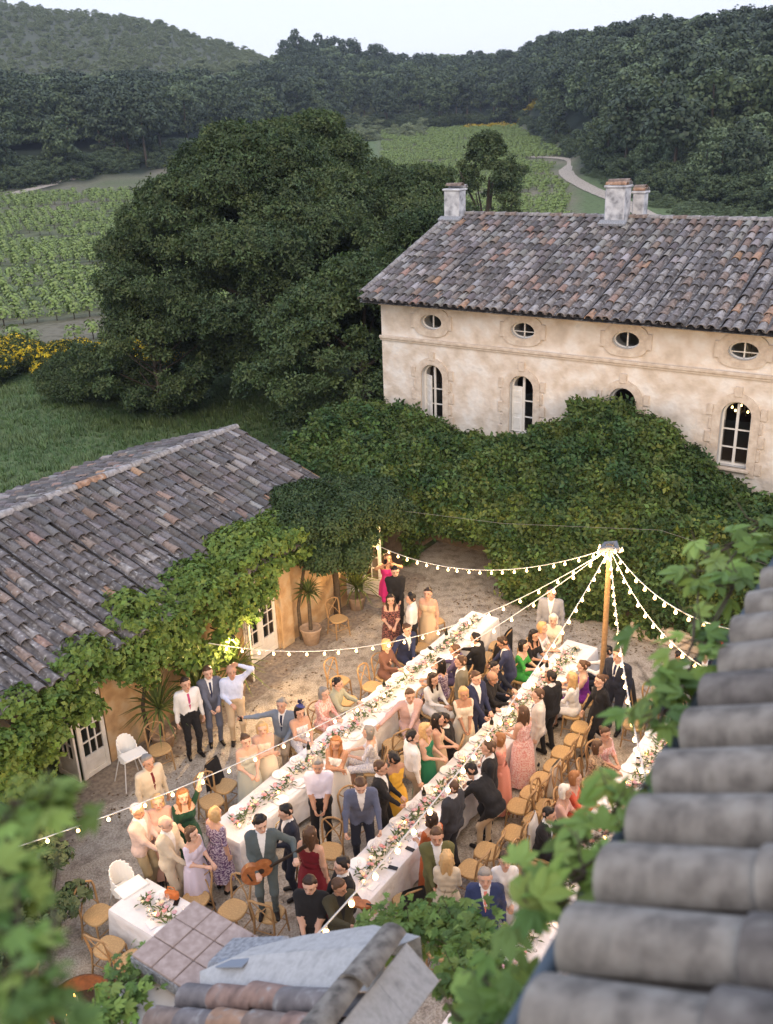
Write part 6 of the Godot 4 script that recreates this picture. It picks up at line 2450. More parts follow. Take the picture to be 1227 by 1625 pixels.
func poses() -> Dictionary:
	var sit_a := [Vector3(0.13, 0.085, 0.40), Vector3(-0.12, 0.085, 0.34)]
	var sp := Vector3(0, 0.575, -0.06)
	return {
		"stand": {"sd": 1.0},
		"front": {"hands": [Vector3(0.09, 1.04, 0.30), Vector3(-0.07, 0.99, 0.31)], "sd": 2.0, "curl": 0.7, "nod": -2.0},
		"clasp": {"hands": [Vector3(0.065, 0.86, 0.23), Vector3(-0.065, 0.85, 0.24)], "sd": 3.0, "curl": 0.6, "nod": 6.0},
		"armup": {"hands": [Vector3(0.15, 1.74, 0.02), Vector3(-0.10, 1.08, 0.27)], "poles": [Vector3(1, 0.1, 0.2), Vector3(-0.6, -0.4, -1)], "sd": 4.0},
		"hold": {"lean": 13.0, "hands": [Vector3(0.24, 0.93, 0.40), Vector3(-0.26, 0.93, 0.36)], "sd": 5.0, "nod": 8.0, "curl": 0.8, "pel": Vector3(0, 0.955, -0.05)},
		"lean": {"lean": 42.0, "pel": Vector3(0, 0.94, -0.20), "hands": [Vector3(0.22, 0.86, 0.50), Vector3(-0.20, 0.88, 0.55)], "sd": 6.0},
		"guitar": {"hands": [Vector3(0.46, 1.20, 0.24), Vector3(-0.10, 1.02, 0.26)], "sd": 7.0, "curl": 0.8, "nod": 4.0, "turn": 20.0},
		"sax": {"hands": [Vector3(0.06, 1.12, 0.28), Vector3(-0.10, 0.90, 0.30)], "sd": 8.0, "curl": 0.8, "nod": 4.0, "lean": 4.0},
		"violin": {"hands": [Vector3(0.34, 1.43, 0.40), Vector3(-0.02, 1.36, 0.46)], "poles": [Vector3(0.3, -1, 0), Vector3(-0.9, -0.5, 0)], "sd": 9.0, "curl": 0.8, "turn": 35.0, "nod": 6.0},
		"sit_m": {"sit": true, "pel": sp, "ankles": sit_a, "hands": [Vector3(0.12, 0.82, 0.40), Vector3(-0.15, 0.82, 0.40)], "lean": 7.0, "sd": 10.0},
		"sit_arm": {"sit": true, "pel": sp, "ankles": [Vector3(0.15, 0.085, 0.52), Vector3(-0.14, 0.085, 0.36)], "hands": [Vector3(-0.08, 0.74, 0.34), Vector3(-0.62, 0.86, 0.28)], "lean": 6.0, "sd": 11.0, "poles": [Vector3(0.5, -0.2, -1), Vector3(-0.3, -0.6, -0.6)]},
		"sit_out": {"sit": true, "pel": sp, "ankles": sit_a, "hands": [Vector3(0.15, 0.74, 0.34), Vector3(-0.66, 1.08, 0.20)], "lean": -2.0, "sd": 12.0, "poles": [Vector3(0.5, -0.2, -1), Vector3(0, -1, -0.4)]},
		"stand_f": {"fem": true, "sd": 13.0, "hands": [Vector3(0.22, 0.82, 0.05), Vector3(-0.23, 0.82, 0.02)]},
		"front_f": {"fem": true, "sd": 14.0, "hands": [Vector3(0.07, 1.06, 0.29), Vector3(-0.09, 1.10, 0.27)], "nod": -5.0, "curl": 0.6},
		"clasp_f": {"fem": true, "sd": 15.0, "hands": [Vector3(0.05, 0.92, 0.24), Vector3(-0.05, 0.92, 0.25)], "nod": -2.0, "curl": 0.6},
		"crossed": {"fem": true, "sd": 16.0, "hands": [Vector3(-0.12, 1.14, 0.21), Vector3(0.12, 1.19, 0.19)], "poles": [Vector3(1, -0.5, 0.1), Vector3(-1, -0.5, 0.1)]},
		"wave": {"fem": true, "sd": 17.0, "hands": [Vector3(0.30, 1.93, 0.10), Vector3(-0.06, 1.10, 0.28)], "poles": [Vector3(1, 0, -0.3), Vector3(-0.6, -0.4, -1)], "curl": 0.0, "palm_in": false, "nod": -4.0},
		"phone": {"fem": true, "sd": 18.0, "hands": [Vector3(0.07, 1.58, 0.26), Vector3(-0.07, 1.58, 0.26)], "poles": [Vector3(1, -0.4, 0), Vector3(-1, -0.4, 0)]},
		"sit_f": {"fem": true, "sit": true, "pel": sp, "ankles": [Vector3(0.08, 0.085, 0.38), Vector3(-0.07, 0.085, 0.34)], "hands": [Vector3(0.07, 0.76, 0.34), Vector3(-0.07, 0.80, 0.36)], "lean": 5.0, "sd": 19.0, "curl": 0.6},
		"walk": {"fem": true, "sd": 20.0, "pel": Vector3(0, 0.95, 0), "ankles": [Vector3(0.07, 0.10, 0.27), Vector3(-0.07, 0.14, -0.27)], "hands": [Vector3(0.20, 0.88, -0.10), Vector3(-0.18, 0.92, 0.22)]},
	}


func build_people() -> void:
	rng.seed = 99
	var made := {}
	var defs := poses()
	for e in PEOPLE:
		if not made.has(e[0]):
			made[e[0]] = make_pose(defs[e[0]])
		var pose: Dictionary = made[e[0]]
		var cl: Dictionary = e[7]
		var at := Vector3(e[1], e[9], e[2])
		var t := thing("person", e[8], "person", at, deg_to_rad(e[3] + rng.randf_range(-5, 5)), "wedding guests in the courtyard")
		var sc: float = e[4]
		t.scale = Vector3(sc * rng.randf_range(0.97, 1.08), sc, sc * rng.randf_range(0.98, 1.06))
		if pose.sit:
			t.scale = Vector3(sc, 1.0, sc)
		var body := part("body", pose.mesh, null, t)
		var skin := skin_mat(rng.randi() % 4 if rng.randf() < 0.5 else rng.randi() % 3)
		var shoe := mat("shoe_black", Color(0.012, 0.010, 0.010), 0.35)
		var of := {0: skin, 3: shoe, 11: mat("eye", Color(0.03, 0.02, 0.02), 0.3), 12: mat("lips", Color(0.36, 0.13, 0.11), 0.5), 13: hair_mat(e[6] if e[6] != "white" else "grey")}
		var k: String = cl.k
		if k == "suit":
			for c in [1, 6, 7, 8, 10]:
				of[c] = cloth_mat(cl.j)
			for c in [2, 9]:
				of[c] = cloth_mat(cl.t)
			of[4] = cloth_mat(cl.s)
			of[5] = cloth_mat(cl.ti)
		elif k == "shirt":
			for c in [1, 4, 6, 7, 8]:
				of[c] = cloth_mat(cl.s)
			for c in [2, 9, 10]:
				of[c] = cloth_mat(cl.t)
			of[5] = cloth_mat(cl.ti)
			if e[0] == "clasp":
				of[7] = skin
		elif k == "dress":
			var d := cloth_mat(cl.d)
			for c in [1, 2, 10, 4, 5]:
				of[c] = d
			of[8] = d if cl.sl == 2 else skin
			of[6] = d if cl.sl >= 1 else skin
			of[7] = d if cl.sl == 2 else skin
			of[9] = skin
		else:
			for c in [1, 2, 4, 5, 6, 7, 8, 9, 10]:
				of[c] = cloth_mat("black")
		for i in pose.order.size():
			body.set_surface_override_material(i, of[pose.order[i]])
		if pose.fem and not pose.sit:
			var hem := 0.10
			if k == "wait":
				hem = 0.62
			elif cl.leg < 1.0:
				hem = {0.75: 0.45, 0.72: 0.36, 0.6: 0.62}.get(cl.leg, 0.45)
			var sk := part("skirt", skirt_mesh(hem, 0.085 if hem < 0.3 else 0.05), cloth_mat("black" if k == "wait" else cl.d), t)
			sk.position.z = -0.01
		var hp := part("hair", hair_mesh(e[5]), hair_mat(e[6]), t)
		hp.transform = pose.head
		if e[5] == "hat":
			var hm := MB.new()
			hm.lathe([Vector2(0.0, 0.05), Vector2(0.045, 0.045), Vector2(0.06, 0.01), Vector2(0.10, 0.0), Vector2(0.06, -0.004)], 14)
			for q in 14:
				var d := Vector3(rng.randf_range(-1, 1), rng.randf_range(0.3, 1), rng.randf_range(-1, 1)).normalized()
				hm.flat(Vector3(0, 0.03, 0), d * 0.13 + Vector3(0.02, 0.02, 0), d * 0.12 + Vector3(-0.02, 0.02, 0.02), d)
			var ht := part("hat", hm.commit(), cloth_mat("bluehat"), t)
			ht.transform = pose.head * Transform3D(Basis(Vector3.BACK, -0.3), Vector3(0.03, 0.13, 0.01))
		if pose.sit:
			var a := deg_to_rad(e[3])
			place_chair(e[1] - sin(a) * 0.05, e[2] - cos(a) * 0.05, e[3], "wooden cross back chair under the " + short_label(e[8]), "occupied wooden chairs")
		props_for(e, t, pose)


func short_label(s: String) -> String:
	var w := s.split(" ")
	return " ".join(w.slice(0, mini(w.size(), 9))).trim_suffix(",")


func hand_world(t: Node3D, pose: Dictionary, s: int) -> Vector3:
	return t.transform * (pose.wrists[s] as Vector3)


func props_for(e: Array, t: Node3D, pose: Dictionary) -> void:
	var wood := tri_mat("guitar_wood", noise_tex(0.03, [[0.0, 0.22, 0.075, 0.025], [1.0, 0.36, 0.14, 0.05]], 128, FastNoiseLite.TYPE_SIMPLEX_SMOOTH, 301), 0.4, 0.3, null, 0.0, false)
	var tr := t.transform.orthonormalized()
	if e[0] == "guitar":
		var g := thing("guitar", "brown acoustic guitar held by the man on the chair", "guitar", Vector3.ZERO)
		g.transform = tr * Transform3D(Basis(Vector3.UP, 0.15) * Basis(Vector3.BACK, -1.18), Vector3(-0.10, 1.02, 0.235))
		var b := MB.new()
		var out := []
		for k in 36:
			var a := TAU * k / 36.0
			var yy := cos(a)
			var w := 0.19 if yy < 0.0 else 0.145
			var waist := 1.0 - 0.22 * exp(-pow((yy - 0.12) / 0.28, 2.0))
			out.append(Vector2(sin(a) * w * waist, yy * 0.235))
		for k in 36:
			var p: Vector2 = out[k]
			var q: Vector2 = out[(k + 1) % 36]
			b.quad(Vector3(p.x, p.y, -0.045), Vector3(q.x, q.y, -0.045), Vector3(q.x, q.y, 0.045), Vector3(p.x, p.y, 0.045), Vector3(p.x + q.x, p.y + q.y, 0).normalized())
			b.flat(Vector3(p.x, p.y, 0.045), Vector3(q.x, q.y, 0.045), Vector3(0, 0, 0.045), Vector3.BACK)
			b.flat(Vector3(p.x, p.y, -0.045), Vector3(q.x, q.y, -0.045), Vector3(0, 0, -0.045), Vector3.FORWARD)
		part("body", b.commit(), wood, g)
		var nk := MB.new()
		nk.box(Vector3(0, 0.42, 0.045), Vector3(0.05, 0.44, 0.025), Basis.IDENTITY, 0.006)
		nk.box(Vector3(0, 0.71, 0.035), Vector3(0.07, 0.15, 0.016), Basis(Vector3.RIGHT, -0.2), 0.005)
		part("neck", nk.commit(), mat("ebony", Color(0.03, 0.02, 0.015), 0.4), g)
		var sh := MB.new()
		sh.lathe([Vector2(0.0, 0.0), Vector2(0.048, 0.0005)], 18, Vector3(0, 0.06, 0.0462), Basis(Vector3.RIGHT, PI / 2))
		part("sound_hole", sh.commit(), mat("ebony", Color(0.03, 0.02, 0.015), 0.4), g)
		var br := MB.new()
		br.box(Vector3(0, -0.12, 0.05), Vector3(0.15, 0.022, 0.010), Basis.IDENTITY, 0.002)
		part("bridge", br.commit(), mat("ebony", Color(0.03, 0.02, 0.015), 0.4), g)
		place_chair(e[1], e[2], e[3] + 150.0, "wooden chair on which the guitarist is standing", "occupied wooden chairs")
	elif e[0] == "sax":
		var g := thing("saxophone", "brass saxophone played by the man in dark suit", "saxophone", Vector3.ZERO)
		g.transform = tr
		var m := mat("brass", Color(0.75, 0.52, 0.20), 0.25)
		m.metallic = 1.0
		var b := MB.new()
		b.tube([Vector3(0.0, 1.50, 0.17), Vector3(0.02, 1.47, 0.23), Vector3(0.03, 1.36, 0.26), Vector3(0.0, 1.05, 0.34), Vector3(-0.04, 0.80, 0.37), Vector3(-0.03, 0.74, 0.42), Vector3(0.0, 0.78, 0.47), Vector3(0.02, 0.93, 0.50), Vector3(0.03, 1.02, 0.55)], [0.008, 0.010, 0.013, 0.022, 0.032, 0.036, 0.040, 0.048, 0.075], 12)
		part("horn", b.commit(), m, g)
		for k in 9:
			var q := MB.new()
			q.lathe([Vector2(0.0, 0.012), Vector2(0.014, 0.010), Vector2(0.016, 0.0)], 10)
			var o := part("key", q.commit() if not kit.has("saxkey") else kit["saxkey"], m, g)
			kit["saxkey"] = o.mesh
			o.transform = Transform3D(Basis(Vector3.RIGHT, 1.3), Vector3(0.005 - 0.003 * k, 1.28 - 0.05 * k, 0.305 + 0.012 * k))
	elif e[0] == "violin":
		var g := thing("violin", "reddish violin under the chin of the violinist", "violin", Vector3.ZERO)
		g.transform = tr * Transform3D(Basis(Vector3.UP, 0.75) * Basis(Vector3.RIGHT, PI / 2 - 0.1), Vector3(0.09, 1.47, 0.14))
		var b := MB.new()
		var out := []
		for k in 32:
			var a := TAU * k / 32.0
			var yy := cos(a)
			var w := 0.102 if yy < 0.0 else 0.084
			out.append(Vector2(sin(a) * w * (1.0 - 0.32 * exp(-pow(yy / 0.22, 2.0))), 0.16 + yy * 0.178))
		for k in 32:
			var p: Vector2 = out[k]
			var q: Vector2 = out[(k + 1) % 32]
			b.quad(Vector3(p.x, p.y, -0.018), Vector3(q.x, q.y, -0.018), Vector3(q.x, q.y, 0.018), Vector3(p.x, p.y, 0.018), Vector3(p.x + q.x, p.y + q.y - 0.32, 0).normalized())
			b.flat(Vector3(p.x, p.y, 0.018), Vector3(q.x, q.y, 0.018), Vector3(0, 0.16, 0.026), Vector3.BACK)
			b.flat(Vector3(p.x, p.y, -0.018), Vector3(q.x, q.y, -0.018), Vector3(0, 0.16, -0.026), Vector3.FORWARD)
		part("body", b.commit(), wood, g)
		var nk := MB.new()
		nk.box(Vector3(0, 0.40, -0.02), Vector3(0.026, 0.27, 0.022), Basis.IDENTITY, 0.005)
		nk.ball(Vector3(0, 0.55, -0.01), Vector3(0.018, 0.03, 0.022), 8, 5)
		part("neck", nk.commit(), mat("ebony", Color(0.03, 0.02, 0.015), 0.4), g)
		var bw := part("violin_bow", null, mat("ebony", Color(0.03, 0.02, 0.015), 0.4), self)
		var bm := MB.new()
		bm.tube([Vector3(0, 0, 0), Vector3(0, 0.02, 0.37), Vector3(0, 0, 0.74)], [0.005, 0.0045, 0.003], 6)
		bm.box(Vector3(0, -0.012, 0.37), Vector3(0.008, 0.001, 0.70))
		bw.mesh = bm.commit()
		var h := hand_world(t, pose, 1)
		bw.transform = Transform3D(Basis(tr.basis.y.cross(Vector3.UP).normalized() if false else tr.basis.x, tr.basis.y, tr.basis.z).rotated(Vector3.UP, 0.5), h + Vector3(0, -0.03, 0))
		tag(bw, "thin violin bow in the hand of the violinist", "bow")
	elif e[0] == "sit_out" or e[0] == "phone":
		var ph := MB.new()
		ph.box(Vector3.ZERO, Vector3(0.075, 0.15, 0.009), Basis.IDENTITY, 0.003)
		var o := part("phone", ph.commit(), mat("phone_black", Color(0.012, 0.012, 0.014), 0.2), self)
		var h := hand_world(t, pose, 1)
		o.position = h + tr.basis.z * 0.05 + (tr.basis.x * -0.06 if e[0] == "sit_out" else tr.basis.y * 0.10)
		o.rotation = Vector3(0.3, t.rotation.y, 0)
		tag(o, "black phone held by the " + short_label(e[8]), "phone")
	elif e[8].contains("with a cane"):
		var cn := MB.new()
		cn.tube([Vector3(0, 0, 0), Vector3(0, 0.80, 0), Vector3(0.01, 0.86, 0), Vector3(0.05, 0.89, 0), Vector3(0.09, 0.87, 0)], [0.011, 0.011, 0.012, 0.012, 0.012], 8)
		var o := part("walking_cane", cn.commit(), mat("ebony", Color(0.03, 0.02, 0.015), 0.4), self)
		var h := hand_world(t, pose, 1)
		o.position = Vector3(h.x, 0.004, h.z) + tr.basis.z * 0.08
		tag(o, "dark walking cane of the man in pale pink jacket", "cane")


# ---------------------------------------------------------------- string lights on the pole
func build_lights() -> void:
	rng.seed = 123
	var top := Vector3(-5.95, 3.66, -15.9)
	var p := thing("wooden_pole", "tall round wooden pole carrying the strings of bulbs", "pole", Vector3(-5.95, 0, -15.9))
	var pm := MB.new()
	pm.tube([Vector3(0, 0, 0), Vector3(0.004, 1.8, 0), Vector3(0, 3.72, 0)], [0.060, 0.056, 0.052], 12)
	part("post", pm.commit(), mats["wood_pole"], p)
	var rg := MB.new()
	rg.tube([Vector3(-0.14, 3.62, 0.1), Vector3(0.02, 3.70, 0.13), Vector3(0.16, 3.66, 0.02), Vector3(0.06, 3.72, -0.12), Vector3(-0.12, 3.68, -0.08), Vector3(-0.13, 3.64, 0.09)], [0.05, 0.06, 0.055, 0.06, 0.055, 0.05], 8)
	part("cable_bundle", rg.commit(), mat("cable_grey", Color(0.16, 0.17, 0.19), 0.6), p)
	var bulb_m := mat("bulb_glow", Color(1.0, 0.85, 0.6), 0.3)
	bulb_m.emission_enabled = true
	bulb_m.emission = Color(1.0, 0.80, 0.50)
	bulb_m.emission_energy_multiplier = 9.0
	var bm := MB.new()
	bm.lathe([Vector2(0.009, 0.0), Vector2(0.015, -0.009), Vector2(0.024, -0.028), Vector2(0.026, -0.040), Vector2(0.020, -0.057), Vector2(0.007, -0.066), Vector2(0.0, -0.067)], 10)
	var bulb := bm.commit()
	var sm := MB.new()
	sm.lathe([Vector2(0.0, 0.035), Vector2(0.013, 0.033), Vector2(0.015, 0.0), Vector2(0.0, 0.0)], 8)
	var sock := sm.commit()
	var white := mat("cable_white", Color(0.70, 0.68, 0.64), 0.5)
	var runs := [
		[top, Vector3(-13.0, 1.79, -17.39), 0.68, 0.33, "string of bulbs running from the pole to the far glazed door"],
		[top, Vector3(-12.62, 1.72, -11.60), 0.95, 0.33, "string of bulbs running from the pole to the annex vine"],
		[top, Vector3(-10.5, 2.05, -5.53), 0.60, 0.46, "longest string of bulbs running over the first table towards the lower left"],
		[top, Vector3(-3.78, 5.36, -4.0), 0.42, 0.46, "string of bulbs running over the second table towards the side roof"],
		[top, Vector3(-1.28, 6.5, -5.0), 0.55, 0.46, "string of bulbs hanging steeply beside the pole towards the near building"],
		[top + Vector3(0.05, 0, 0), Vector3(-2.5, 5.07, -11.3), 0.30, 0.50, "upper of the two strings of bulbs running from the pole to the right"],
		[top + Vector3(0.05, -0.05, 0.05), Vector3(-2.75, 4.45, -11.2), 0.32, 0.50, "lower of the two strings of bulbs running from the pole to the right"],
	]
	for r in runs:
		var a: Vector3 = r[0]
		var e: Vector3 = r[1]
		var t := thing("string_lights", r[4], "string lights", a, 0.0, "strings of bulbs over the courtyard")
		var ln := a.distance_to(e)
		var pts := []
		var rad := []
		for i in 25:
			var f := i / 24.0
			pts.append((e - a) * f - Vector3(0, r[2] * 4.0 * f * (1.0 - f), 0))
			rad.append(0.0085)
		var cm := MB.new()
		cm.tube(pts, rad, 6)
		part("cable", cm.commit(), white, t)
		var n := int(ln / r[3])
		for i in range(1, n):
			var f := (i + rng.randf_range(-0.12, 0.12)) / n
			var q := (e - a) * f - Vector3(0, r[2] * 4.0 * f * (1.0 - f) + 0.035, 0)
			bulb_on(t, bulb, sock, q, bulb_m, white, 0.165)
	# the knot of bulbs at the pole head
	var k := thing("string_lights", "knot of bulbs bunched round the head of the pole", "string lights", top, 0.0, "strings of bulbs over the courtyard")
	for i in 9:
		var ang := TAU * i / 9.0
		bulb_on(k, bulb, sock, Vector3(cos(ang) * rng.randf_range(0.12, 0.28), rng.randf_range(-0.12, 0.07), sin(ang) * rng.randf_range(0.12, 0.28)), bulb_m, white, 0.165)
	# a wall lamp glowing in the vine, one by the far door, and one under the leaves in the lower left
	for w in [[Vector3(-12.38, 1.66, -12.05), "small lamp glowing among the vine leaves on the annex wall", 3.2], [Vector3(-12.75, 2.0, -17.15), "small lamp glowing above the far glazed door", 2.2], [Vector3(-11.2, 1.7, -6.25), "small lamp glowing among the plants in the lower left corner", 0.35]]:
		var l := thing("wall_lamp", w[1], "lamp", w[0], 0.0, "wall lamps of the annex")
		var hb := MB.new()
		hb.lathe([Vector2(0.0, 0.10), Vector2(0.03, 0.09), Vector2(0.07, 0.03), Vector2(0.06, 0.03), Vector2(0.025, 0.08)], 12)
		hb.box(Vector3(-0.32, 0.09, 0), Vector3(0.62, 0.02, 0.02))
		part("bracket", hb.commit(), mat("iron", Color(0.02, 0.02, 0.02), 0.5), l)
		bulb_on(l, bulb, sock, Vector3(0, 0.05, 0), bulb_m, mat("iron", Color(0.02, 0.02, 0.02), 0.5), w[2])
	# chandelier added inside to stand in for warm reflections in the right-hand arched window
	var ch := thing("added_chandelier", "added hanging bulbs giving the warm reflected spots in the rightmost arched window", "added_chandelier", Vector3(-6.0, 3.95, -25.3))
	var cs := MB.new()
	cs.tube([Vector3(0, 2.2, 0), Vector3(0, 0, 0)], [0.01, 0.015], 6)
	for i in 6:
		var ang := TAU * i / 6.0
		cs.tube([Vector3(0, 0, 0), Vector3(cos(ang) * 0.2, -0.06, sin(ang) * 0.2), Vector3(cos(ang) * 0.32, 0.04, sin(ang) * 0.32)], [0.01, 0.01, 0.01], 5)
	part("arms", cs.commit(), mat("iron", Color(0.02, 0.02, 0.02), 0.5), ch)
	for i in 6:
		var ang := TAU * i / 6.0
		bulb_on(ch, bulb, sock, Vector3(cos(ang) * 0.32, 0.12, sin(ang) * 0.32), bulb_m, white, 0.012)
	# thin bare wire between the annex and the pole
	var bw := MB.new()
	bw.tube([Vector3(-13.2, 2.4, -17.9), Vector3(-9.5, 2.55, -18.3), Vector3(-5.9, 3.0, -18.7), Vector3(-2.5, 2.9, -18.0)], [0.004, 0.004, 0.004, 0.004], 5)
	var wo := part("wire", bw.commit(), mat("cable_grey", Color(0.16, 0.17, 0.19), 0.6), self)
	tag(wo, "thin bare wire stretched in front of the creeper", "wire")


func bulb_on(t: Node3D, bulb: Mesh, sock: Mesh, q: Vector3, bulb_m: Material, white: Material, energy: float) -> void:
	var b := part("bulb", bulb, bulb_m, t)
	b.position = q
	var s := part("socket", sock, white, b)
	s.position = Vector3.ZERO
	var li := OmniLight3D.new()
	li.name = "bulb_light"
	li.light_color = Color(1.0, 0.81, 0.56)
	li.light_energy = energy
	li.light_size = 0.022
	li.omni_range = 30.0
	li.omni_attenuation = 2.0
	li.shadow_enabled = true
	b.add_child(li, true)
	li.position = Vector3(0, -0.036, 0)


# ---------------------------------------------------------------- pots, plants and other small things
func pot(called: String, label: String, at: Vector3, r: float, h: float) -> Node3D:
	var t := thing(called, label, "potted plant", at, 0.0, "potted plants")
	var m := MB.new()
	m.lathe([Vector2(0.0, 0.0), Vector2(r * 0.68, 0.0), Vector2(r * 0.92, h * 0.85), Vector2(r, h * 0.86), Vector2(r, h), Vector2(r * 0.9, h), Vector2(r * 0.86, h * 0.86), Vector2(0.0, h * 0.84)], 18)
	part("pot", m.commit(), mats["terracotta_pot"], t)
	return t


func spiky(t: Node3D, base: Vector3, n: int, ln: float, col: Color) -> void:
	var m := MB.new()
	for k in n:
		var a := k * 2.4
		var el := lerpf(1.35, -0.25, float(k) / n)
		var d := Vector3(cos(a) * cos(el), sin(el), sin(a) * cos(el))
		var sd := d.cross(Vector3.UP).normalized() * 0.022
		var l := ln * rng.randf_range(0.8, 1.1)
		var p1 := base + d * l * 0.5 + Vector3.UP * 0.05 * l
		var p2 := base + d * l - Vector3.UP * (0.22 * l * cos(el))
		m.col = tint(col, 0.25)
		var nn := sd.cross(d).normalized()
		if nn.y < 0.0:
			nn = -nn
		m.quad(base - sd * 0.5, base + sd * 0.5, p1 + sd, p1 - sd, nn)
		m.flat(p1 - sd, p1 + sd, p2, nn)
	part("fronds", m.commit(), mats["leaf"], t)


func build_plants_and_props() -> void:
	rng.seed = 321
	# palms and yuccas along the annex wall
	for e in [[Vector3(-12.75, 0, -12.35), "spiky yucca in a pot below the glowing vine", 0.24, 0.36, 0.9, 0.85, 0.35], [Vector3(-12.88, 0, -16.95), "spiky yucca in a pot beside the far glazed door", 0.24, 0.36, 0.7, 0.85, 0.25], [Vector3(-12.80, 0, -15.0), "tall cactus like plant in a pale clay pot beside the empty chair", 0.26, 0.42, 1.0, 0.45, 0.9], [Vector3(-12.75, 0, -10.25), "bushy palm in a dark pot behind the three men", 0.26, 0.34, 0.9, 0.85, 0.55], [Vector3(-12.8, 0, -11.3), "bushy palm in a pot between the men and the yucca", 0.24, 0.34, 0.9, 0.8, 0.4]]:
		var t := pot("potted_palm", e[1], e[0], e[2], e[3])
		var tk := MB.new()
		tk.tube([Vector3(0, e[3] * 0.8, 0), Vector3(0.02, e[3] + e[6], 0.02)], [0.05, 0.04], 7)
		part("stem", tk.commit(), mats["bark"], t)
		spiky(t, Vector3(0, e[3] + e[6], 0), 72, e[5], Color(0.12, 0.16, 0.05))
	# fig like shrubs in dark pots in the lower left
	var n := 0
	for e in [[Vector3(-10.75, 0, -6.0), 1.0], [Vector3(-10.25, 0, -5.2), 0.9], [Vector3(-11.75, 0, -6.5), 1.3], [Vector3(-11.3, 0, -5.4), 1.2], [Vector3(-10.6, 0, -5.55), 0.8], [Vector3(-11.35, 0, -6.1), 1.1]]:
		var lab: String = ["shrub with lobed leaves in a dark pot, closest to the short table", "shrub with lobed leaves in a dark pot beside the round brazier", "leafy shrub in a dark pot below the longest string of bulbs", "leafy shrub in a dark pot at the lower left edge", "lowest shrub with lobed leaves behind the left end of the short table", "leafy shrub in a dark pot left of the empty end chair"][n]
		var t := pot("potted_shrub", lab, e[0], 0.24, 0.36)
		var bl := []
		var st := MB.new()
		for k in 11:
			var d: Vector3 = Vector3(rng.randf_range(-0.6, 0.6), rng.randf_range(0.5, 1.0), rng.randf_range(-0.6, 0.6)) * e[1]
			st.tube([Vector3(0, 0.3, 0), d * 0.6 + Vector3(0, 0.2, 0), d + Vector3(0, 0.3, 0)], [0.015, 0.011, 0.006], 5)
			bl.append([d + Vector3(0, 0.3, 0), Vector3(0.22, 0.16, 0.22)])
		part("stem", st.commit(), mats["bark"], t)
		var got := blob_leaves(bl, 130.0, 0.13, Color(0.045, 0.075, 0.035), Color(0.095, 0.135, 0.060), 0.6)
		multi("foliage", creeper_mesh(41), got[0], got[1], mats["leaf"], t, "stuff")
		n += 1
	# red flowers by the garden wall and a dark lantern pair in the recess
	var fl := thing("red_flower_bush", "bush with red flowers at the right end of the creeper", "bush", Vector3(-3.9, 0, -18.6))
	var fb := []
	for k in 9:
		fb.append([Vector3(rng.randf_range(-0.7, 0.7), rng.randf_range(0.3, 0.9), rng.randf_range(-0.3, 0.3)), Vector3(0.3, 0.26, 0.3)])
	var got2 := blob_leaves(fb, 120.0, 0.13, Color(0.045, 0.075, 0.028), Color(0.08, 0.11, 0.04), 0.5)
	multi("foliage", spray_mesh(5, 0.2, 0.35, 51), got2[0], got2[1], mats["leaf"], fl, "stuff")
	var xf := []
	var cl := PackedColorArray()
	for q in fb:
		for i in 12:
			var d := unit()
			xf.append(Transform3D(about(d, 0.09), q[0] + d * q[1] * 1.05))
			cl.append(tint(Color(0.45, 0.03, 0.02), 0.3))
	multi("blossom", spray_mesh(6, 0.25, 0.2, 52), xf, cl, mats["leaf"], fl, "stuff")
	# a round brazier with candles
	var bz := thing("brazier", "round rusty brazier holding small lit candles in the lower left", "brazier", Vector3(-9.05, 0, -5.25))
	var bm := MB.new()
	bm.lathe([Vector2(0.0, 0.02), Vector2(0.34, 0.02), Vector2(0.42, 0.34), Vector2(0.44, 0.34), Vector2(0.36, 0.0), Vector2(0.0, 0.0)], 26)
	part("bowl", bm.commit(), tri_mat("rust", noise_tex(0.04, [[0.0, 0.07, 0.035, 0.02], [1.0, 0.20, 0.09, 0.045]], 128, FastNoiseLite.TYPE_SIMPLEX_SMOOTH, 401), 0.5, 0.8), bz)
	var sl := MB.new()
	sl.lathe([Vector2(0.0, 0.14), Vector2(0.372, 0.14)], 20)
	part("soil", sl.commit(), mats["dark_soil"], bz)
	var rim := MB.new()
	var rp := []
	var rr := []
	for k in 27:
		rp.append(Vector3(cos(TAU * k / 26.0) * 0.43, 0.345, sin(TAU * k / 26.0) * 0.43))
		rr.append(0.018)
	rim.tube(rp, rr, 6, false)
	part("rim", rim.commit(), mats["rust"], bz)
	for k in 4:
		var a := k * 1.7
		var c := thing("candle", ["candle at the back of the round brazier", "candle at the right of the round brazier", "candle at the front of the round brazier", "candle at the left of the round brazier"][k], "candle", Vector3(-9.05 + cos(a) * 0.22, 0.03, -5.25 + sin(a) * 0.22), 0.0, "candles in the brazier")
		var w := MB.new()
		w.lathe([Vector2(0.0, 0.0), Vector2(0.04, 0.0), Vector2(0.04, 0.20), Vector2(0.0, 0.20)], 12)
		part("wax", w.commit(), mat("wax", Color(0.75, 0.68, 0.55), 0.5), c)
		var f := MB.new()
		f.ball(Vector3(0, 0.235, 0), Vector3(0.014, 0.032, 0.014), 8, 6)
		part("flame", f.commit(), mats["candle_flame"], c)
		var li := OmniLight3D.new()
		li.name = "candle_light"
		li.light_color = Color(1.0, 0.66, 0.34)
		li.light_energy = 0.007
		li.light_size = 0.02
		li.omni_range = 12.0
		li.omni_attenuation = 2.0
		li.shadow_enabled = true
		c.add_child(li)
		li.position = Vector3(0, 0.236, 0)
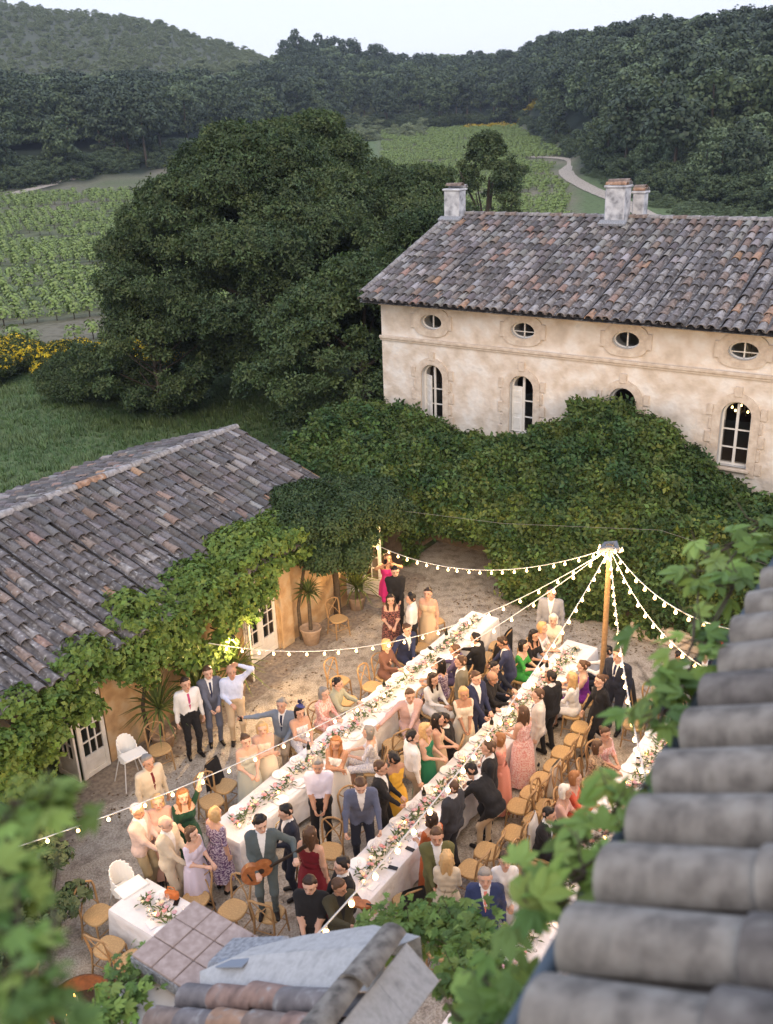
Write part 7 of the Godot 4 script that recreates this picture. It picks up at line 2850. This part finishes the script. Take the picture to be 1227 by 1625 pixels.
	# two white high chairs
	for e in [[Vector3(-12.45, 0, -9.15), 1.3, "white high chair with tray standing by the open glazed door"], [Vector3(-9.95, 0, -6.85), 1.4, "white high chair pushed up to the short table"]]:
		var t := thing("high_chair", e[2], "high chair", e[0], e[1], "white high chairs")
		var wm := mat("white_plastic", Color(0.78, 0.78, 0.77), 0.35)
		var seat := MB.new()
		seat.box(Vector3(0, 0.56, 0), Vector3(0.32, 0.03, 0.30), Basis.IDENTITY, 0.012)
		for k in 13:
			var a := lerpf(-0.4, PI + 0.4, k / 12.0)
			seat.box(Vector3(cos(a) * 0.17, 0.68 + 0.09 * sin(a), -sin(a) * 0.17), Vector3(0.10, 0.26 + 0.16 * maxf(0.0, sin(a)), 0.018), Basis(Vector3.UP, a + PI / 2), 0.006)
		part("seat", seat.commit(), wm, t)
		var tray := MB.new()
		tray.box(Vector3(0, 0.76, 0.26), Vector3(0.44, 0.025, 0.30), Basis.IDENTITY, 0.012)
		tray.box(Vector3(0, 0.775, 0.40), Vector3(0.44, 0.02, 0.02), Basis.IDENTITY, 0.006)
		part("tray", tray.commit(), wm, t)
		for sx in [-1.0, 1.0]:
			for sz in [-1.0, 1.0]:
				var lg := MB.new()
				lg.tube([Vector3(sx * 0.13, 0.55, sz * 0.12), Vector3(sx * 0.24, 0.0, sz * 0.24)], [0.013, 0.012], 8)
				part("leg", lg.commit(), mat("chrome", Color(0.55, 0.55, 0.56), 0.3), t)
	# the cajon by the violinist
	var cj := thing("wooden_box_drum", "reddish wooden box drum standing beside the violinist", "drum", Vector3(-6.35, 0, -7.35), 0.5)
	var cb := MB.new()
	cb.box(Vector3(0, 0.24, 0), Vector3(0.30, 0.46, 0.28), Basis.IDENTITY, 0.012)
	part("box", cb.commit(), mat("red_wood", Color(0.36, 0.09, 0.04), 0.4), cj)
	var fp := MB.new()
	fp.box(Vector3(0, 0.24, 0.146), Vector3(0.29, 0.45, 0.01), Basis.IDENTITY, 0.003)
	part("face", fp.commit(), mat("red_wood_face", Color(0.45, 0.14, 0.06), 0.35), cj)
	# an orange handbag on the short table
	var hb := thing("handbag", "small orange handbag at the far edge of the short table", "bag", Vector3(-9.0, 0.757, -6.98), 0.3)
	var hm := MB.new()
	hm.box(Vector3(0, 0.07, 0), Vector3(0.22, 0.14, 0.09), Basis.IDENTITY, 0.025)
	part("body", hm.commit(), mat("orange_leather", Color(0.50, 0.15, 0.04), 0.45), hb)
	var hd := MB.new()
	hd.tube([Vector3(-0.07, 0.13, 0), Vector3(-0.05, 0.21, 0), Vector3(0.05, 0.21, 0), Vector3(0.07, 0.13, 0)], [0.008, 0.008, 0.008, 0.008], 6)
	part("handle", hd.commit(), mat("orange_leather", Color(0.50, 0.15, 0.04), 0.45), hb)


# ---------------------------------------------------------------- the creeper hanging close to the camera
func creeper(called: String, label: String, anchors: Array, leaf: float, per: int, spread: float, base: Color, light: Color) -> void:
	var t := thing(called, label, "creeper", anchors[0])
	var xf := [[], []]
	var cols := [PackedColorArray(), PackedColorArray()]
	var st := MB.new()
	var cane := []
	var rads := []
	for a in anchors:
		cane.append(a - anchors[0] - Vector3(0, 0.02, 0))
		rads.append(0.005)
	st.tube(cane, rads, 5)
	for a in anchors:
		var o: Vector3 = a - anchors[0]
		var prev := o
		for s in 2:
			var d := (rv(1.0) + Vector3(-0.5, 0.15, 0)).normalized() * spread * 1.3
			st.tube([o, o + d * 0.5 + Vector3(0, -0.03, 0), o + d], [0.004, 0.003, 0.002], 5)
		for k in per:
			var q := o + Vector3(rng.randfn(), rng.randfn() * 0.55, rng.randfn()) * spread * 0.55
			var nn := (Vector3(-0.25, 1.0, 0.25) + rv(0.55)).normalized()
			var w := rng.randi() % 2
			xf[w].append(Transform3D(about(nn, leaf * rng.randf_range(0.55, 1.15)), q))
			cols[w].append(tint(base.lerp(light, rng.randf()), 0.22))
			if k == 0:
				st.tube([prev, q], [0.004, 0.003], 5)
	part("stem", st.commit(), mats["bark"], t).set_meta("kind", "stuff")
	for w in 2:
		multi("foliage", creeper_mesh(60 + w), xf[w], cols[w], mats["leaf"], t, "stuff")


func build_foreground_leaves() -> void:
	rng.seed = 717
	var g := Color(0.085, 0.150, 0.035)
	var l := Color(0.22, 0.32, 0.075)
	# along the gutter of the near roof
	var a1 := [Vector3(-1.134, 9.218, -4.336), Vector3(-1.042, 9.249, -4.484), Vector3(-0.986, 9.274, -4.728), Vector3(-0.998, 9.280, -4.059), Vector3(-0.848, 9.339, -3.896), Vector3(-1.018, 9.305, -3.838), Vector3(-0.856, 9.371, -3.219), Vector3(-0.826, 9.346, -2.852), Vector3(-0.782, 9.371, -2.880), Vector3(-0.806, 9.344, -2.732), Vector3(-0.799, 9.379, -3.001), Vector3(-0.941, 9.241, -4.392), Vector3(-0.864, 9.313, -3.420)]
	creeper("creeper_spray", "blurred creeper leaves over the far end of the near gutter", a1, 0.12, 7, 0.12, g, l)
	var a2 := [Vector3(-0.709, 9.385, -2.281), Vector3(-0.743, 9.373, -2.194), Vector3(-0.771, 9.358, -2.103), Vector3(-0.680, 9.399, -2.101), Vector3(-0.790, 9.346, -2.015), Vector3(-0.800, 9.319, -1.914), Vector3(-0.722, 9.347, -1.899), Vector3(-0.813, 9.308, -1.823), Vector3(-0.731, 9.326, -1.801), Vector3(-0.808, 9.263, -1.777), Vector3(-0.862, 9.248, -1.812), Vector3(-0.696, 9.399, -1.959)]
	creeper("creeper_spray", "largest creeper leaves in front of the near roof tiles, hiding the third table", a2, 0.10, 4, 0.085, g, l)
	# on the edge of the side roof
	var a3 := [Vector3(-2.933, 6.028, -4.061), Vector3(-2.836, 6.047, -4.153), Vector3(-2.700, 6.069, -4.268), Vector3(-2.504, 6.119, -4.281), Vector3(-2.344, 6.126, -4.215), Vector3(-2.195, 6.184, -4.032), Vector3(-2.105, 6.284, -3.868), Vector3(-2.316, 6.244, -4.039), Vector3(-2.060, 6.556, -3.555), Vector3(-1.903, 6.656, -3.425), Vector3(-2.665, 6.004, -4.380), Vector3(-3.028, 5.926, -4.037)]
	creeper("creeper_spray", "sharp green creeper mound on the edge of the zinc flashing", a3, 0.075, 110, 0.17, g, l)
	var a4 := [Vector3(-0.897, 8.989, -1.649), Vector3(-0.822, 9.078, -1.631), Vector3(-0.759, 9.170, -1.610), Vector3(-0.922, 8.969, -1.607), Vector3(-0.788, 9.121, -1.532)]
	creeper("creeper_spray", "blurred creeper leaves at the bottom edge below the nearest roof tile", a4, 0.085, 7, 0.09, g, l)
	var a5 := [Vector3(-1.366, 10.106, -0.739), Vector3(-1.341, 10.092, -0.765), Vector3(-1.308, 10.086, -0.687), Vector3(-1.233, 10.059, -0.647), Vector3(-1.186, 10.059, -0.596), Vector3(-1.055, 10.049, -0.533), Vector3(-1.113, 10.034, -0.539), Vector3(-1.013, 10.060, -0.484), Vector3(-0.993, 10.060, -0.522), Vector3(-1.352, 10.067, -0.830), Vector3(-1.254, 10.079, -0.642), Vector3(-1.130, 10.068, -0.575), Vector3(-1.030, 10.075, -0.484)]
	creeper("creeper_spray", "very blurred bright leaves along the lower left edge", a5, 0.062, 8, 0.055, g, l)
	var a6 := [Vector3(-4.253, 5.879, -2.893), Vector3(-4.135, 5.972, -2.722), Vector3(-4.327, 5.867, -3.014), Vector3(-4.098, 6.013, -2.591), Vector3(-4.094, 6.077, -2.447)]
	creeper("creeper_spray", "feathery green shoots at the left end of the side roof tiles", a6, 0.075, 60, 0.15, g, l)


# ---------------------------------------------------------------- where everyone stands, and the empty chairs
const PEOPLE := [
	["stand",-12.03,-10.36,60,1.0,"short","dkbrown",{"k":"shirt","s":"white","t":"black","ti":"magenta"},"man in white shirt and pink tie, the one beside the potted palm near the wall",0.0],
	["front",-11.95,-10.88,60,1.0,"short","brown",{"k":"suit","j":"slate","t":"slate","s":"white","ti":"navy"},"man in slate blue suit, middle of the three men along the vine covered wall",0.0],
	["armup",-11.59,-11.15,50,1.0,"bald","grey",{"k":"shirt","s":"paleblue","t":"beige","ti":"paleblue"},"man in light blue shirt and beige trousers raising an arm to his head",0.0],
	["stand",-10.83,-8.31,80,1.0,"short","grey",{"k":"shirt","s":"cream","t":"stone","ti":"maroon"},"grey haired man in pale shirt and dark red tie behind the small group",0.0],
	["front",-10.07,-7.39,105,0.98,"short","white",{"k":"suit","j":"palepink","t":"khaki","s":"white","ti":"white"},"white haired man in pale pink jacket and khaki trousers with a cane",0.0],
	["crossed",-10.05,-7.79,50,0.93,"bob","blonde",{"k":"dress","d":"blush","sl":2,"leg":1.0,"pat":""},"woman with short blonde hair in blush pink blouse between two old men",0.0],
	["front",-9.48,-7.42,110,0.98,"fringe","grey",{"k":"suit","j":"cream","t":"cream","s":"white","ti":"white"},"balding man in cream suit, closest to the end of the white table",0.0],
	["wave",-9.75,-8.05,55,0.97,"long","ginger",{"k":"dress","d":"bottle","sl":1,"leg":1.0,"pat":""},"woman in dark green dress waving one arm high",0.0],
	["front_f",-9.11,-7.58,95,0.9,"bob","brown",{"k":"dress","d":"lilac","sl":1,"leg":0.75,"pat":""},"woman with brown bob in short lilac dress holding a glass",0.0],
	["stand_f",-9.06,-8.04,175,0.93,"bob","blonde",{"k":"dress","d":"floral_purple","sl":1,"leg":0.72,"pat":"p"},"woman seen from behind in purple and white floral dress at the table end",0.0],
	["guitar",-7.81,-7.76,42,1.02,"curly","black",{"k":"suit","j":"greyteal","t":"greyteal","s":"white","ti":"white"},"guitarist in grey green suit standing on a wooden chair",0.45],
	["sax",-8.03,-8.62,325,1.0,"short","black",{"k":"suit","j":"ink","t":"ink","s":"white","ti":"white"},"saxophone player in dark navy suit beside the guitarist",0.0],
	["clasp",-8.33,-9.70,40,1.02,"short","grey",{"k":"shirt","s":"lavender","t":"black","ti":"lavender"},"man in pale lavender short sleeved shirt with hands clasped in front",0.0],
	["crossed",-8.57,-10.50,20,0.93,"long","ginger",{"k":"dress","d":"white","sl":0,"leg":1.0,"pat":""},"woman with long wavy ginger hair and crossed arms in pale dress",0.0],
	["sit_f",-8.50,-11.36,300,0.95,"bob","grey",{"k":"dress","d":"floral_white","sl":1,"leg":1.0,"pat":"p"},"seated older woman in white floral blouse and dark skirt turned from the table",0.0],
	["hold",-7.53,-9.76,40,1.03,"short","brown",{"k":"suit","j":"slateblue","t":"ink","s":"white","ti":"white"},"man in blue grey jacket and open white shirt resting hands on chairs",0.0],
	["front",-7.46,-10.21,112,1.0,"short","brown",{"k":"suit","j":"black","t":"black","s":"white","ti":"white"},"man in black suit facing the woman in mustard dress",0.0],
	["front_f",-7.46,-10.61,250,0.95,"bun","black",{"k":"dress","d":"mustard","sl":0,"leg":1.0,"pat":""},"woman with dark bun in mustard yellow dress",0.0],
	["stand",-7.47,-11.18,140,1.0,"short","black",{"k":"shirt","s":"white","t":"taupe","ti":"white"},"man in white shirt seen from behind, next to the green dress",0.0],
	["front_f",-7.46,-11.59,105,0.95,"long","blonde",{"k":"dress","d":"emerald","sl":0,"leg":1.0,"pat":""},"blonde woman in emerald green dress between the two long tables",0.0],
	["front_f",-7.46,-11.99,110,0.93,"long","black",{"k":"dress","d":"beige","sl":0,"leg":1.0,"pat":""},"woman with long black hair leaning towards a man in black",0.0],
	["sit_m",-7.54,-12.41,290,1.0,"short","black",{"k":"suit","j":"black","t":"black","s":"white","ti":"white"},"seated man in black suit listening to the woman with long black hair",0.0],
	["clasp_f",-7.46,-12.92,50,0.95,"bob","blonde",{"k":"dress","d":"ivory","sl":1,"leg":1.0,"pat":""},"woman with pale blonde hair in ivory lace dress",0.0],
	["front",-7.43,-13.31,75,1.03,"short","brown",{"k":"suit","j":"navy","t":"navy","s":"white","ti":"white"},"man in navy suit clapping beside the second table",0.0],
	["sit_m",-7.53,-14.09,100,1.0,"bald","grey",{"k":"suit","j":"black","t":"black","s":"black","ti":"black"},"seated bald man in black beside the navy suit",0.0],
	["sit_m",-7.68,-14.46,80,1.0,"short","black",{"k":"suit","j":"ink","t":"ink","s":"white","ti":"white"},"seated dark haired man behind the bald man",0.0],
	["sit_f",-7.57,-13.69,110,0.95,"bob","black",{"k":"dress","d":"black","sl":2,"leg":1.0,"pat":""},"seated woman with dark hair and black top leaning over the second table",0.0],
	["stand",-7.97,-13.73,300,1.0,"short","brown",{"k":"suit","j":"olive","t":"olive","s":"white","ti":"white"},"man in olive grey suit turned to the first table",0.0],
	["sit_f",-8.46,-13.46,80,0.98,"long","dkbrown",{"k":"dress","d":"white","sl":2,"leg":1.0,"pat":""},"seated woman with long brown hair in white dress with yellow bag",0.0],
	["sit_arm",-8.54,-12.75,45,1.05,"short","brown",{"k":"suit","j":"dustpink","t":"dustpink","s":"white","ti":"white"},"seated man in dusty pink suit resting one arm on the table",0.0],
	["sit_f",-8.61,-14.00,290,0.95,"long","black",{"k":"dress","d":"floral_purple","sl":1,"leg":1.0,"pat":"p"},"seated woman with black hair in purple patterned top",0.0],
	["sit_m",-8.61,-14.64,285,1.0,"short","brown",{"k":"suit","j":"plum","t":"plum","s":"white","ti":"white"},"seated man in purple blue suit at the first table",0.0],
	["sit_m",-8.49,-15.27,280,1.0,"short","black",{"k":"suit","j":"black","t":"black","s":"white","ti":"white"},"seated man in black suit near the far end of the first table",0.0],
	["hold",-7.56,-14.88,300,1.0,"short","dkbrown",{"k":"suit","j":"navy","t":"navy","s":"white","ti":"white"},"bearded man in navy jacket leaning over a wooden chair",0.0],
	["stand",-7.70,-17.19,20,1.03,"short","black",{"k":"suit","j":"grey","t":"grey","s":"white","ti":"white"},"bearded man in light grey blazer standing alone before the hedge",0.0],
	["sit_f",-7.54,-16.01,70,0.95,"long","black",{"k":"dress","d":"black","sl":1,"leg":1.0,"pat":""},"seated woman with long dark hair at the far end of the second table",0.0],
	["sit_f",-7.54,-16.41,95,0.95,"bob","blonde",{"k":"dress","d":"floral_white","sl":1,"leg":1.0,"pat":"p"},"seated woman with curly blonde hair beside the white haired woman",0.0],
	["sit_f",-7.48,-16.86,15,0.95,"bob","white",{"k":"dress","d":"ivory","sl":2,"leg":1.0,"pat":""},"white haired woman in ivory top at the head of the second table",0.0],
	["sit_f",-7.54,-15.51,95,0.95,"bob","black",{"k":"dress","d":"brightgreen","sl":1,"leg":1.0,"pat":""},"seated woman in bright green top",0.0],
	["sit_f",-6.16,-15.39,290,0.95,"bun","brown",{"k":"dress","d":"purple","sl":0,"leg":1.0,"pat":""},"seated woman in purple dress with bare back",0.0],
	["sit_f",-6.16,-14.87,280,0.95,"long","blonde",{"k":"dress","d":"white","sl":2,"leg":1.0,"pat":""},"seated woman with long blonde hair and white back",0.0],
	["stand",-6.24,-14.06,255,1.02,"short","black",{"k":"suit","j":"black","t":"black","s":"white","ti":"white"},"man in black suit seen from behind at the second table",0.0],
	["stand",-6.20,-13.45,300,1.0,"short","brown",{"k":"suit","j":"lightgrey","t":"lightgrey","s":"white","ti":"navy"},"man in pale grey suit with dark bow tie",0.0],
	["front_f",-6.24,-12.92,255,0.95,"long","brown",{"k":"dress","d":"floral_pink","sl":0,"leg":1.0,"pat":"p"},"woman with long light brown hair in pink patterned dress",0.0],
	["front_f",-6.24,-12.05,285,0.93,"bob","ginger",{"k":"dress","d":"salmon","sl":1,"leg":1.0,"pat":""},"woman in long salmon pink dress behind the man in black",0.0],
	["stand",-6.17,-11.54,295,1.03,"short","brown",{"k":"suit","j":"black","t":"black","s":"white","ti":"white"},"tall man in black suit facing the second table, left of the salmon dress",0.0],
	["lean",-6.03,-11.13,262,1.0,"short","black",{"k":"suit","j":"black","t":"beige","s":"white","ti":"white"},"man in black blazer and beige trousers bending over the table",0.0],
	["stand",-6.21,-10.40,265,1.0,"short","brown",{"k":"suit","j":"charcoal","t":"charcoal","s":"white","ti":"white"},"man in charcoal suit seen from behind next to the rust dress",0.0],
	["front_f",-6.15,-9.69,255,0.95,"bob","dkbrown",{"k":"dress","d":"rust","sl":1,"leg":1.0,"pat":""},"woman in long rust orange dress at the near end of the second table",0.0],
	["front_f",-5.53,-9.09,205,0.95,"long","blonde",{"k":"dress","d":"cream","sl":2,"leg":1.0,"pat":""},"woman with very long blonde hair in cream dress embracing someone",0.0],
	["front",-5.85,-9.34,40,1.0,"short","brown",{"k":"suit","j":"mossgreen","t":"mossgreen","s":"white","ti":"white"},"man hidden behind the woman with very long blonde hair",0.0],
	["stand_f",-7.46,-8.39,195,0.98,"long","brown",{"k":"dress","d":"burgundy","sl":0,"leg":1.0,"pat":""},"woman in burgundy dress seen from behind with long brown hair",0.0],
	["front",-6.65,-8.13,330,1.0,"short","black",{"k":"suit","j":"black","t":"black","s":"white","ti":"ink"},"man with black hair, black suit and tie beside the burgundy dress",0.0],
	["clasp",-6.82,-7.60,25,1.0,"short","dkbrown",{"k":"shirt","s":"black","t":"black","ti":"black"},"man in black short sleeved shirt looking down beside the violinist",0.0],
	["violin",-6.46,-7.78,60,1.0,"short","brown",{"k":"suit","j":"darkolive","t":"darkolive","s":"black","ti":"black"},"violinist in dark olive jacket playing under the string of bulbs",0.0],
	["stand",-4.86,-9.00,30,1.0,"short","grey",{"k":"suit","j":"midblue","t":"midblue","s":"white","ti":"pinktie"},"grey haired man in blue suit with pink tie near the leaves",0.0],
	["front_f",-4.81,-9.49,40,0.97,"bun","dkbrown",{"k":"dress","d":"white","sl":2,"leg":1.0,"pat":""},"dark haired woman in white blouse behind the blurred leaves",0.0],
	["walk",-5.47,-14.58,322,0.97,"bun","brown",{"k":"wait"},"waitress in black dress and tights walking through the aisle",0.0],
	["stand",-5.45,-15.38,350,1.06,"short","brown",{"k":"suit","j":"ink","t":"ink","s":"white","ti":"navy"},"tall man in dark suit with blue tie behind the waitress",0.0],
	["sit_m",-5.95,-16.18,285,1.0,"short","black",{"k":"shirt","s":"white","t":"ink","ti":"white"},"seated man in white shirt by the wooden pole",0.0],
	["front_f",-10.74,-15.38,40,0.93,"long","dkbrown",{"k":"dress","d":"floral_black","sl":1,"leg":1.0,"pat":"p"},"woman in long black floral dress on the gravel by the first table",0.0],
	["stand",-10.33,-15.60,300,0.95,"curly","black",{"k":"shirt","s":"white","t":"black","ti":"white"},"man with dark curly hair in white shirt and black trousers",0.0],
	["stand_f",-10.12,-15.96,15,0.97,"bun","dkbrown",{"k":"dress","d":"beige","sl":0,"leg":1.0,"pat":""},"woman in long beige dress beyond the man in white shirt",0.0],
	["phone",-12.00,-17.10,45,0.95,"long","brown",{"k":"dress","d":"fuchsia","sl":0,"leg":0.6,"pat":""},"woman in short fuchsia dress by the glazed door",0.0],
	["clasp",-11.39,-16.53,40,0.97,"short","black",{"k":"suit","j":"black","t":"black","s":"black","ti":"black"},"man in black with hands clasped beside the fuchsia dress",0.0],
	["sit_arm",-9.99,-14.86,70,1.03,"short","brown",{"k":"suit","j":"navy","t":"navy","s":"white","ti":"white"},"seated man in navy jacket with open white shirt, far side of first table",0.0],
	["sit_f",-9.99,-14.09,80,0.95,"bob","blonde",{"k":"dress","d":"brown","sl":2,"leg":1.0,"pat":""},"seated blonde woman in brown patterned dress",0.0],
	["sit_f",-9.99,-11.94,85,0.97,"bob","grey",{"k":"dress","d":"floral_pink","sl":2,"leg":1.0,"pat":"p"},"seated grey haired woman in white cardigan and red patterned dress",0.0],
	["sit_m",-9.99,-12.34,110,0.97,"short","black",{"k":"shirt","s":"sage","t":"stone","ti":"sage"},"seated dark haired person in sage green bending forward",0.0],
	["sit_f",-9.98,-11.20,60,0.95,"hat","black",{"k":"dress","d":"floral_white","sl":0,"leg":1.0,"pat":"p"},"seated woman wearing a small blue feathered hat",0.0],
	["sit_out",-10.38,-11.14,20,1.03,"short","grey",{"k":"suit","j":"bluegrey","t":"taupe","s":"white","ti":"navy"},"man in blue grey suit holding a phone out to the side",0.0],
	["crossed",-9.91,-10.12,50,0.95,"bob","blonde",{"k":"dress","d":"ivory","sl":0,"leg":1.0,"pat":""},"woman in ivory dress with arms crossed at the first table",0.0],
	["front_f",-9.91,-9.69,60,0.95,"bun","brown",{"k":"dress","d":"mint","sl":0,"leg":1.0,"pat":""},"woman in pale grey green pleated dress next to the ivory dress",0.0],
	["sit_f",-4.94,-13.51,60,0.95,"bun","brown",{"k":"dress","d":"floral_pink","sl":1,"leg":1.0,"pat":"p"},"seated woman with bun hugging a woman in leopard print",0.0],
	["sit_f",-4.90,-13.07,110,0.95,"bob","brown",{"k":"dress","d":"leopard","sl":2,"leg":1.0,"pat":"p"},"seated woman in leopard print dress at the third table",0.0],
	["sit_f",-4.89,-12.10,100,0.95,"bob","ginger",{"k":"dress","d":"coral","sl":1,"leg":1.0,"pat":""},"seated woman in coral red dress at the third table",0.0],
	["sit_m",-4.89,-11.06,95,0.95,"short","black",{"k":"suit","j":"black","t":"black","s":"white","ti":"white"},"seated man in black half hidden by the blurred leaves",0.0],
	["sit_m",-4.69,-16.73,60,1.0,"short","black",{"k":"shirt","s":"white","t":"black","ti":"white"},"dark haired man in white shirt seated beyond the third table",0.0],
	["sit_m",-4.27,-17.10,20,1.0,"short","dkbrown",{"k":"suit","j":"ink","t":"ink","s":"white","ti":"white"},"man in black suit seated beside the roof tiles at far end",0.0],
	["sit_m",-4.76,-15.92,80,1.0,"short","black",{"k":"shirt","s":"cream","t":"ink","ti":"cream"},"seated person in cream with dark hair just above the creeper leaves",0.0],
	["sit_f",-4.89,-11.70,100,0.93,"bob","white",{"k":"dress","d":"blush","sl":1,"leg":1.0,"pat":""},"white haired woman in blush top beside the coral dress",0.0],
]
const CHAIRS := [
	[-5.78,-14.54,270,"empty wooden chair, farthest in the row along the aisle"],
	[-5.72,-14.08,272,"empty wooden chair, second farthest in the row along the aisle"],
	[-5.76,-13.62,268,"empty wooden chair behind the man in pale grey suit"],
	[-5.70,-13.17,275,"empty wooden chair behind the pink patterned dress"],
	[-5.74,-12.72,268,"wooden chair with a pale shawl over its back along the aisle","ivory"],
	[-5.72,-12.28,274,"empty wooden chair behind the salmon pink dress"],
	[-5.76,-11.86,270,"empty wooden chair just behind the tall man in black suit"],
	[-5.36,-11.70,262,"empty wooden chair pulled out into the aisle beside the tall man"],
	[-5.52,-11.22,272,"empty wooden chair with its seat turned to the man bending over"],
	[-5.70,-10.62,272,"empty wooden chair behind the man in charcoal suit"],
	[-5.72,-10.14,265,"empty wooden chair between charcoal suit and long blonde hair"],
	[-4.95,-10.60,95,"empty wooden chair with its back to the aisle, closest to the leaves"],
	[-4.98,-11.28,100,"wooden chair by the third table with a white shawl","white"],
	[-4.98,-15.15,280,"empty wooden chair right of the waitress"],
	[-10.78,-13.43,92,"empty wooden chair farthest out on the gravel by the first table"],
	[-10.22,-12.92,88,"empty wooden chair next to the person in sage green"],
	[-10.05,-13.62,96,"empty wooden chair left of the blonde woman in brown"],
	[-10.42,-16.70,60,"empty wooden chair beyond the woman in beige dress"],
	[-12.45,-15.62,75,"empty wooden chair between two potted plants on the annex wall"],
	[-12.26,-9.73,70,"empty wooden chair against the annex wall beside the high chair"],
	[-10.35,-9.15,75,"empty wooden chair behind the woman in pale grey green dress"],
	[-10.45,-9.58,95,"wooden chair with a black jacket behind the ivory dress","black"],
	[-9.98,-6.35,95,"empty wooden chair at the left end of the short table"],
	[-9.35,-6.02,185,"empty wooden chair at the near side of the short table, left one"],
	[-8.88,-6.02,175,"empty wooden chair at the near side of the short table, right one"],
	[-8.95,-7.36,5,"empty wooden chair at the far side of the short table by the lilac dress"],
	[-8.32,-7.52,10,"empty wooden chair at the far side of the short table by the guitarist"],
	[-7.22,-7.30,200,"empty wooden chair beside the man in black looking down"],
	[-7.85,-9.28,20,"wooden chair gripped by the man in blue grey jacket, nearer one"],
	[-7.98,-10.18,75,"wooden chair gripped by the man in blue grey jacket, farther one"],
	[-8.55,-12.22,250,"empty wooden chair in front of the man in dusty pink suit"],
	[-8.10,-11.85,230,"empty wooden chair with crossed back behind the white shirt"],
	[-8.05,-15.89,285,"empty wooden chair between the far ends of the long tables"],
	[-7.85,-15.35,275,"empty wooden chair under the hands of the bearded man"],
	[-8.56,-15.91,272,"wooden chair with a black jacket at the far end of the first table","black"],
	[-8.60,-16.45,270,"wooden chair with a black jacket, last of the first table","black"],
	[-10.05,-15.50,90,"wooden chair with a black jacket beside the seated navy jacket","black"],
	[-5.30,-8.55,200,"empty wooden chair beside the man in blue suit"],
	[-6.20,-9.05,235,"wooden chair with a black jacket beside the rust dress","black"],
	[-6.10,-8.45,205,"empty wooden chair at the near end of the second table"],
	[-5.19,-12.60,92,"empty wooden chair behind the leopard print dress"],
	[-5.35,-12.10,88,"empty wooden chair in the aisle behind the coral dress"],
	[-5.07,-15.87,100,"wooden chair with a black jacket right of the pole","black"],
	[-7.98,-16.95,265,"empty wooden chair below the man in light grey blazer"],
	[-7.95,-8.95,160,"empty wooden chair between the saxophonist and the burgundy dress"],

]
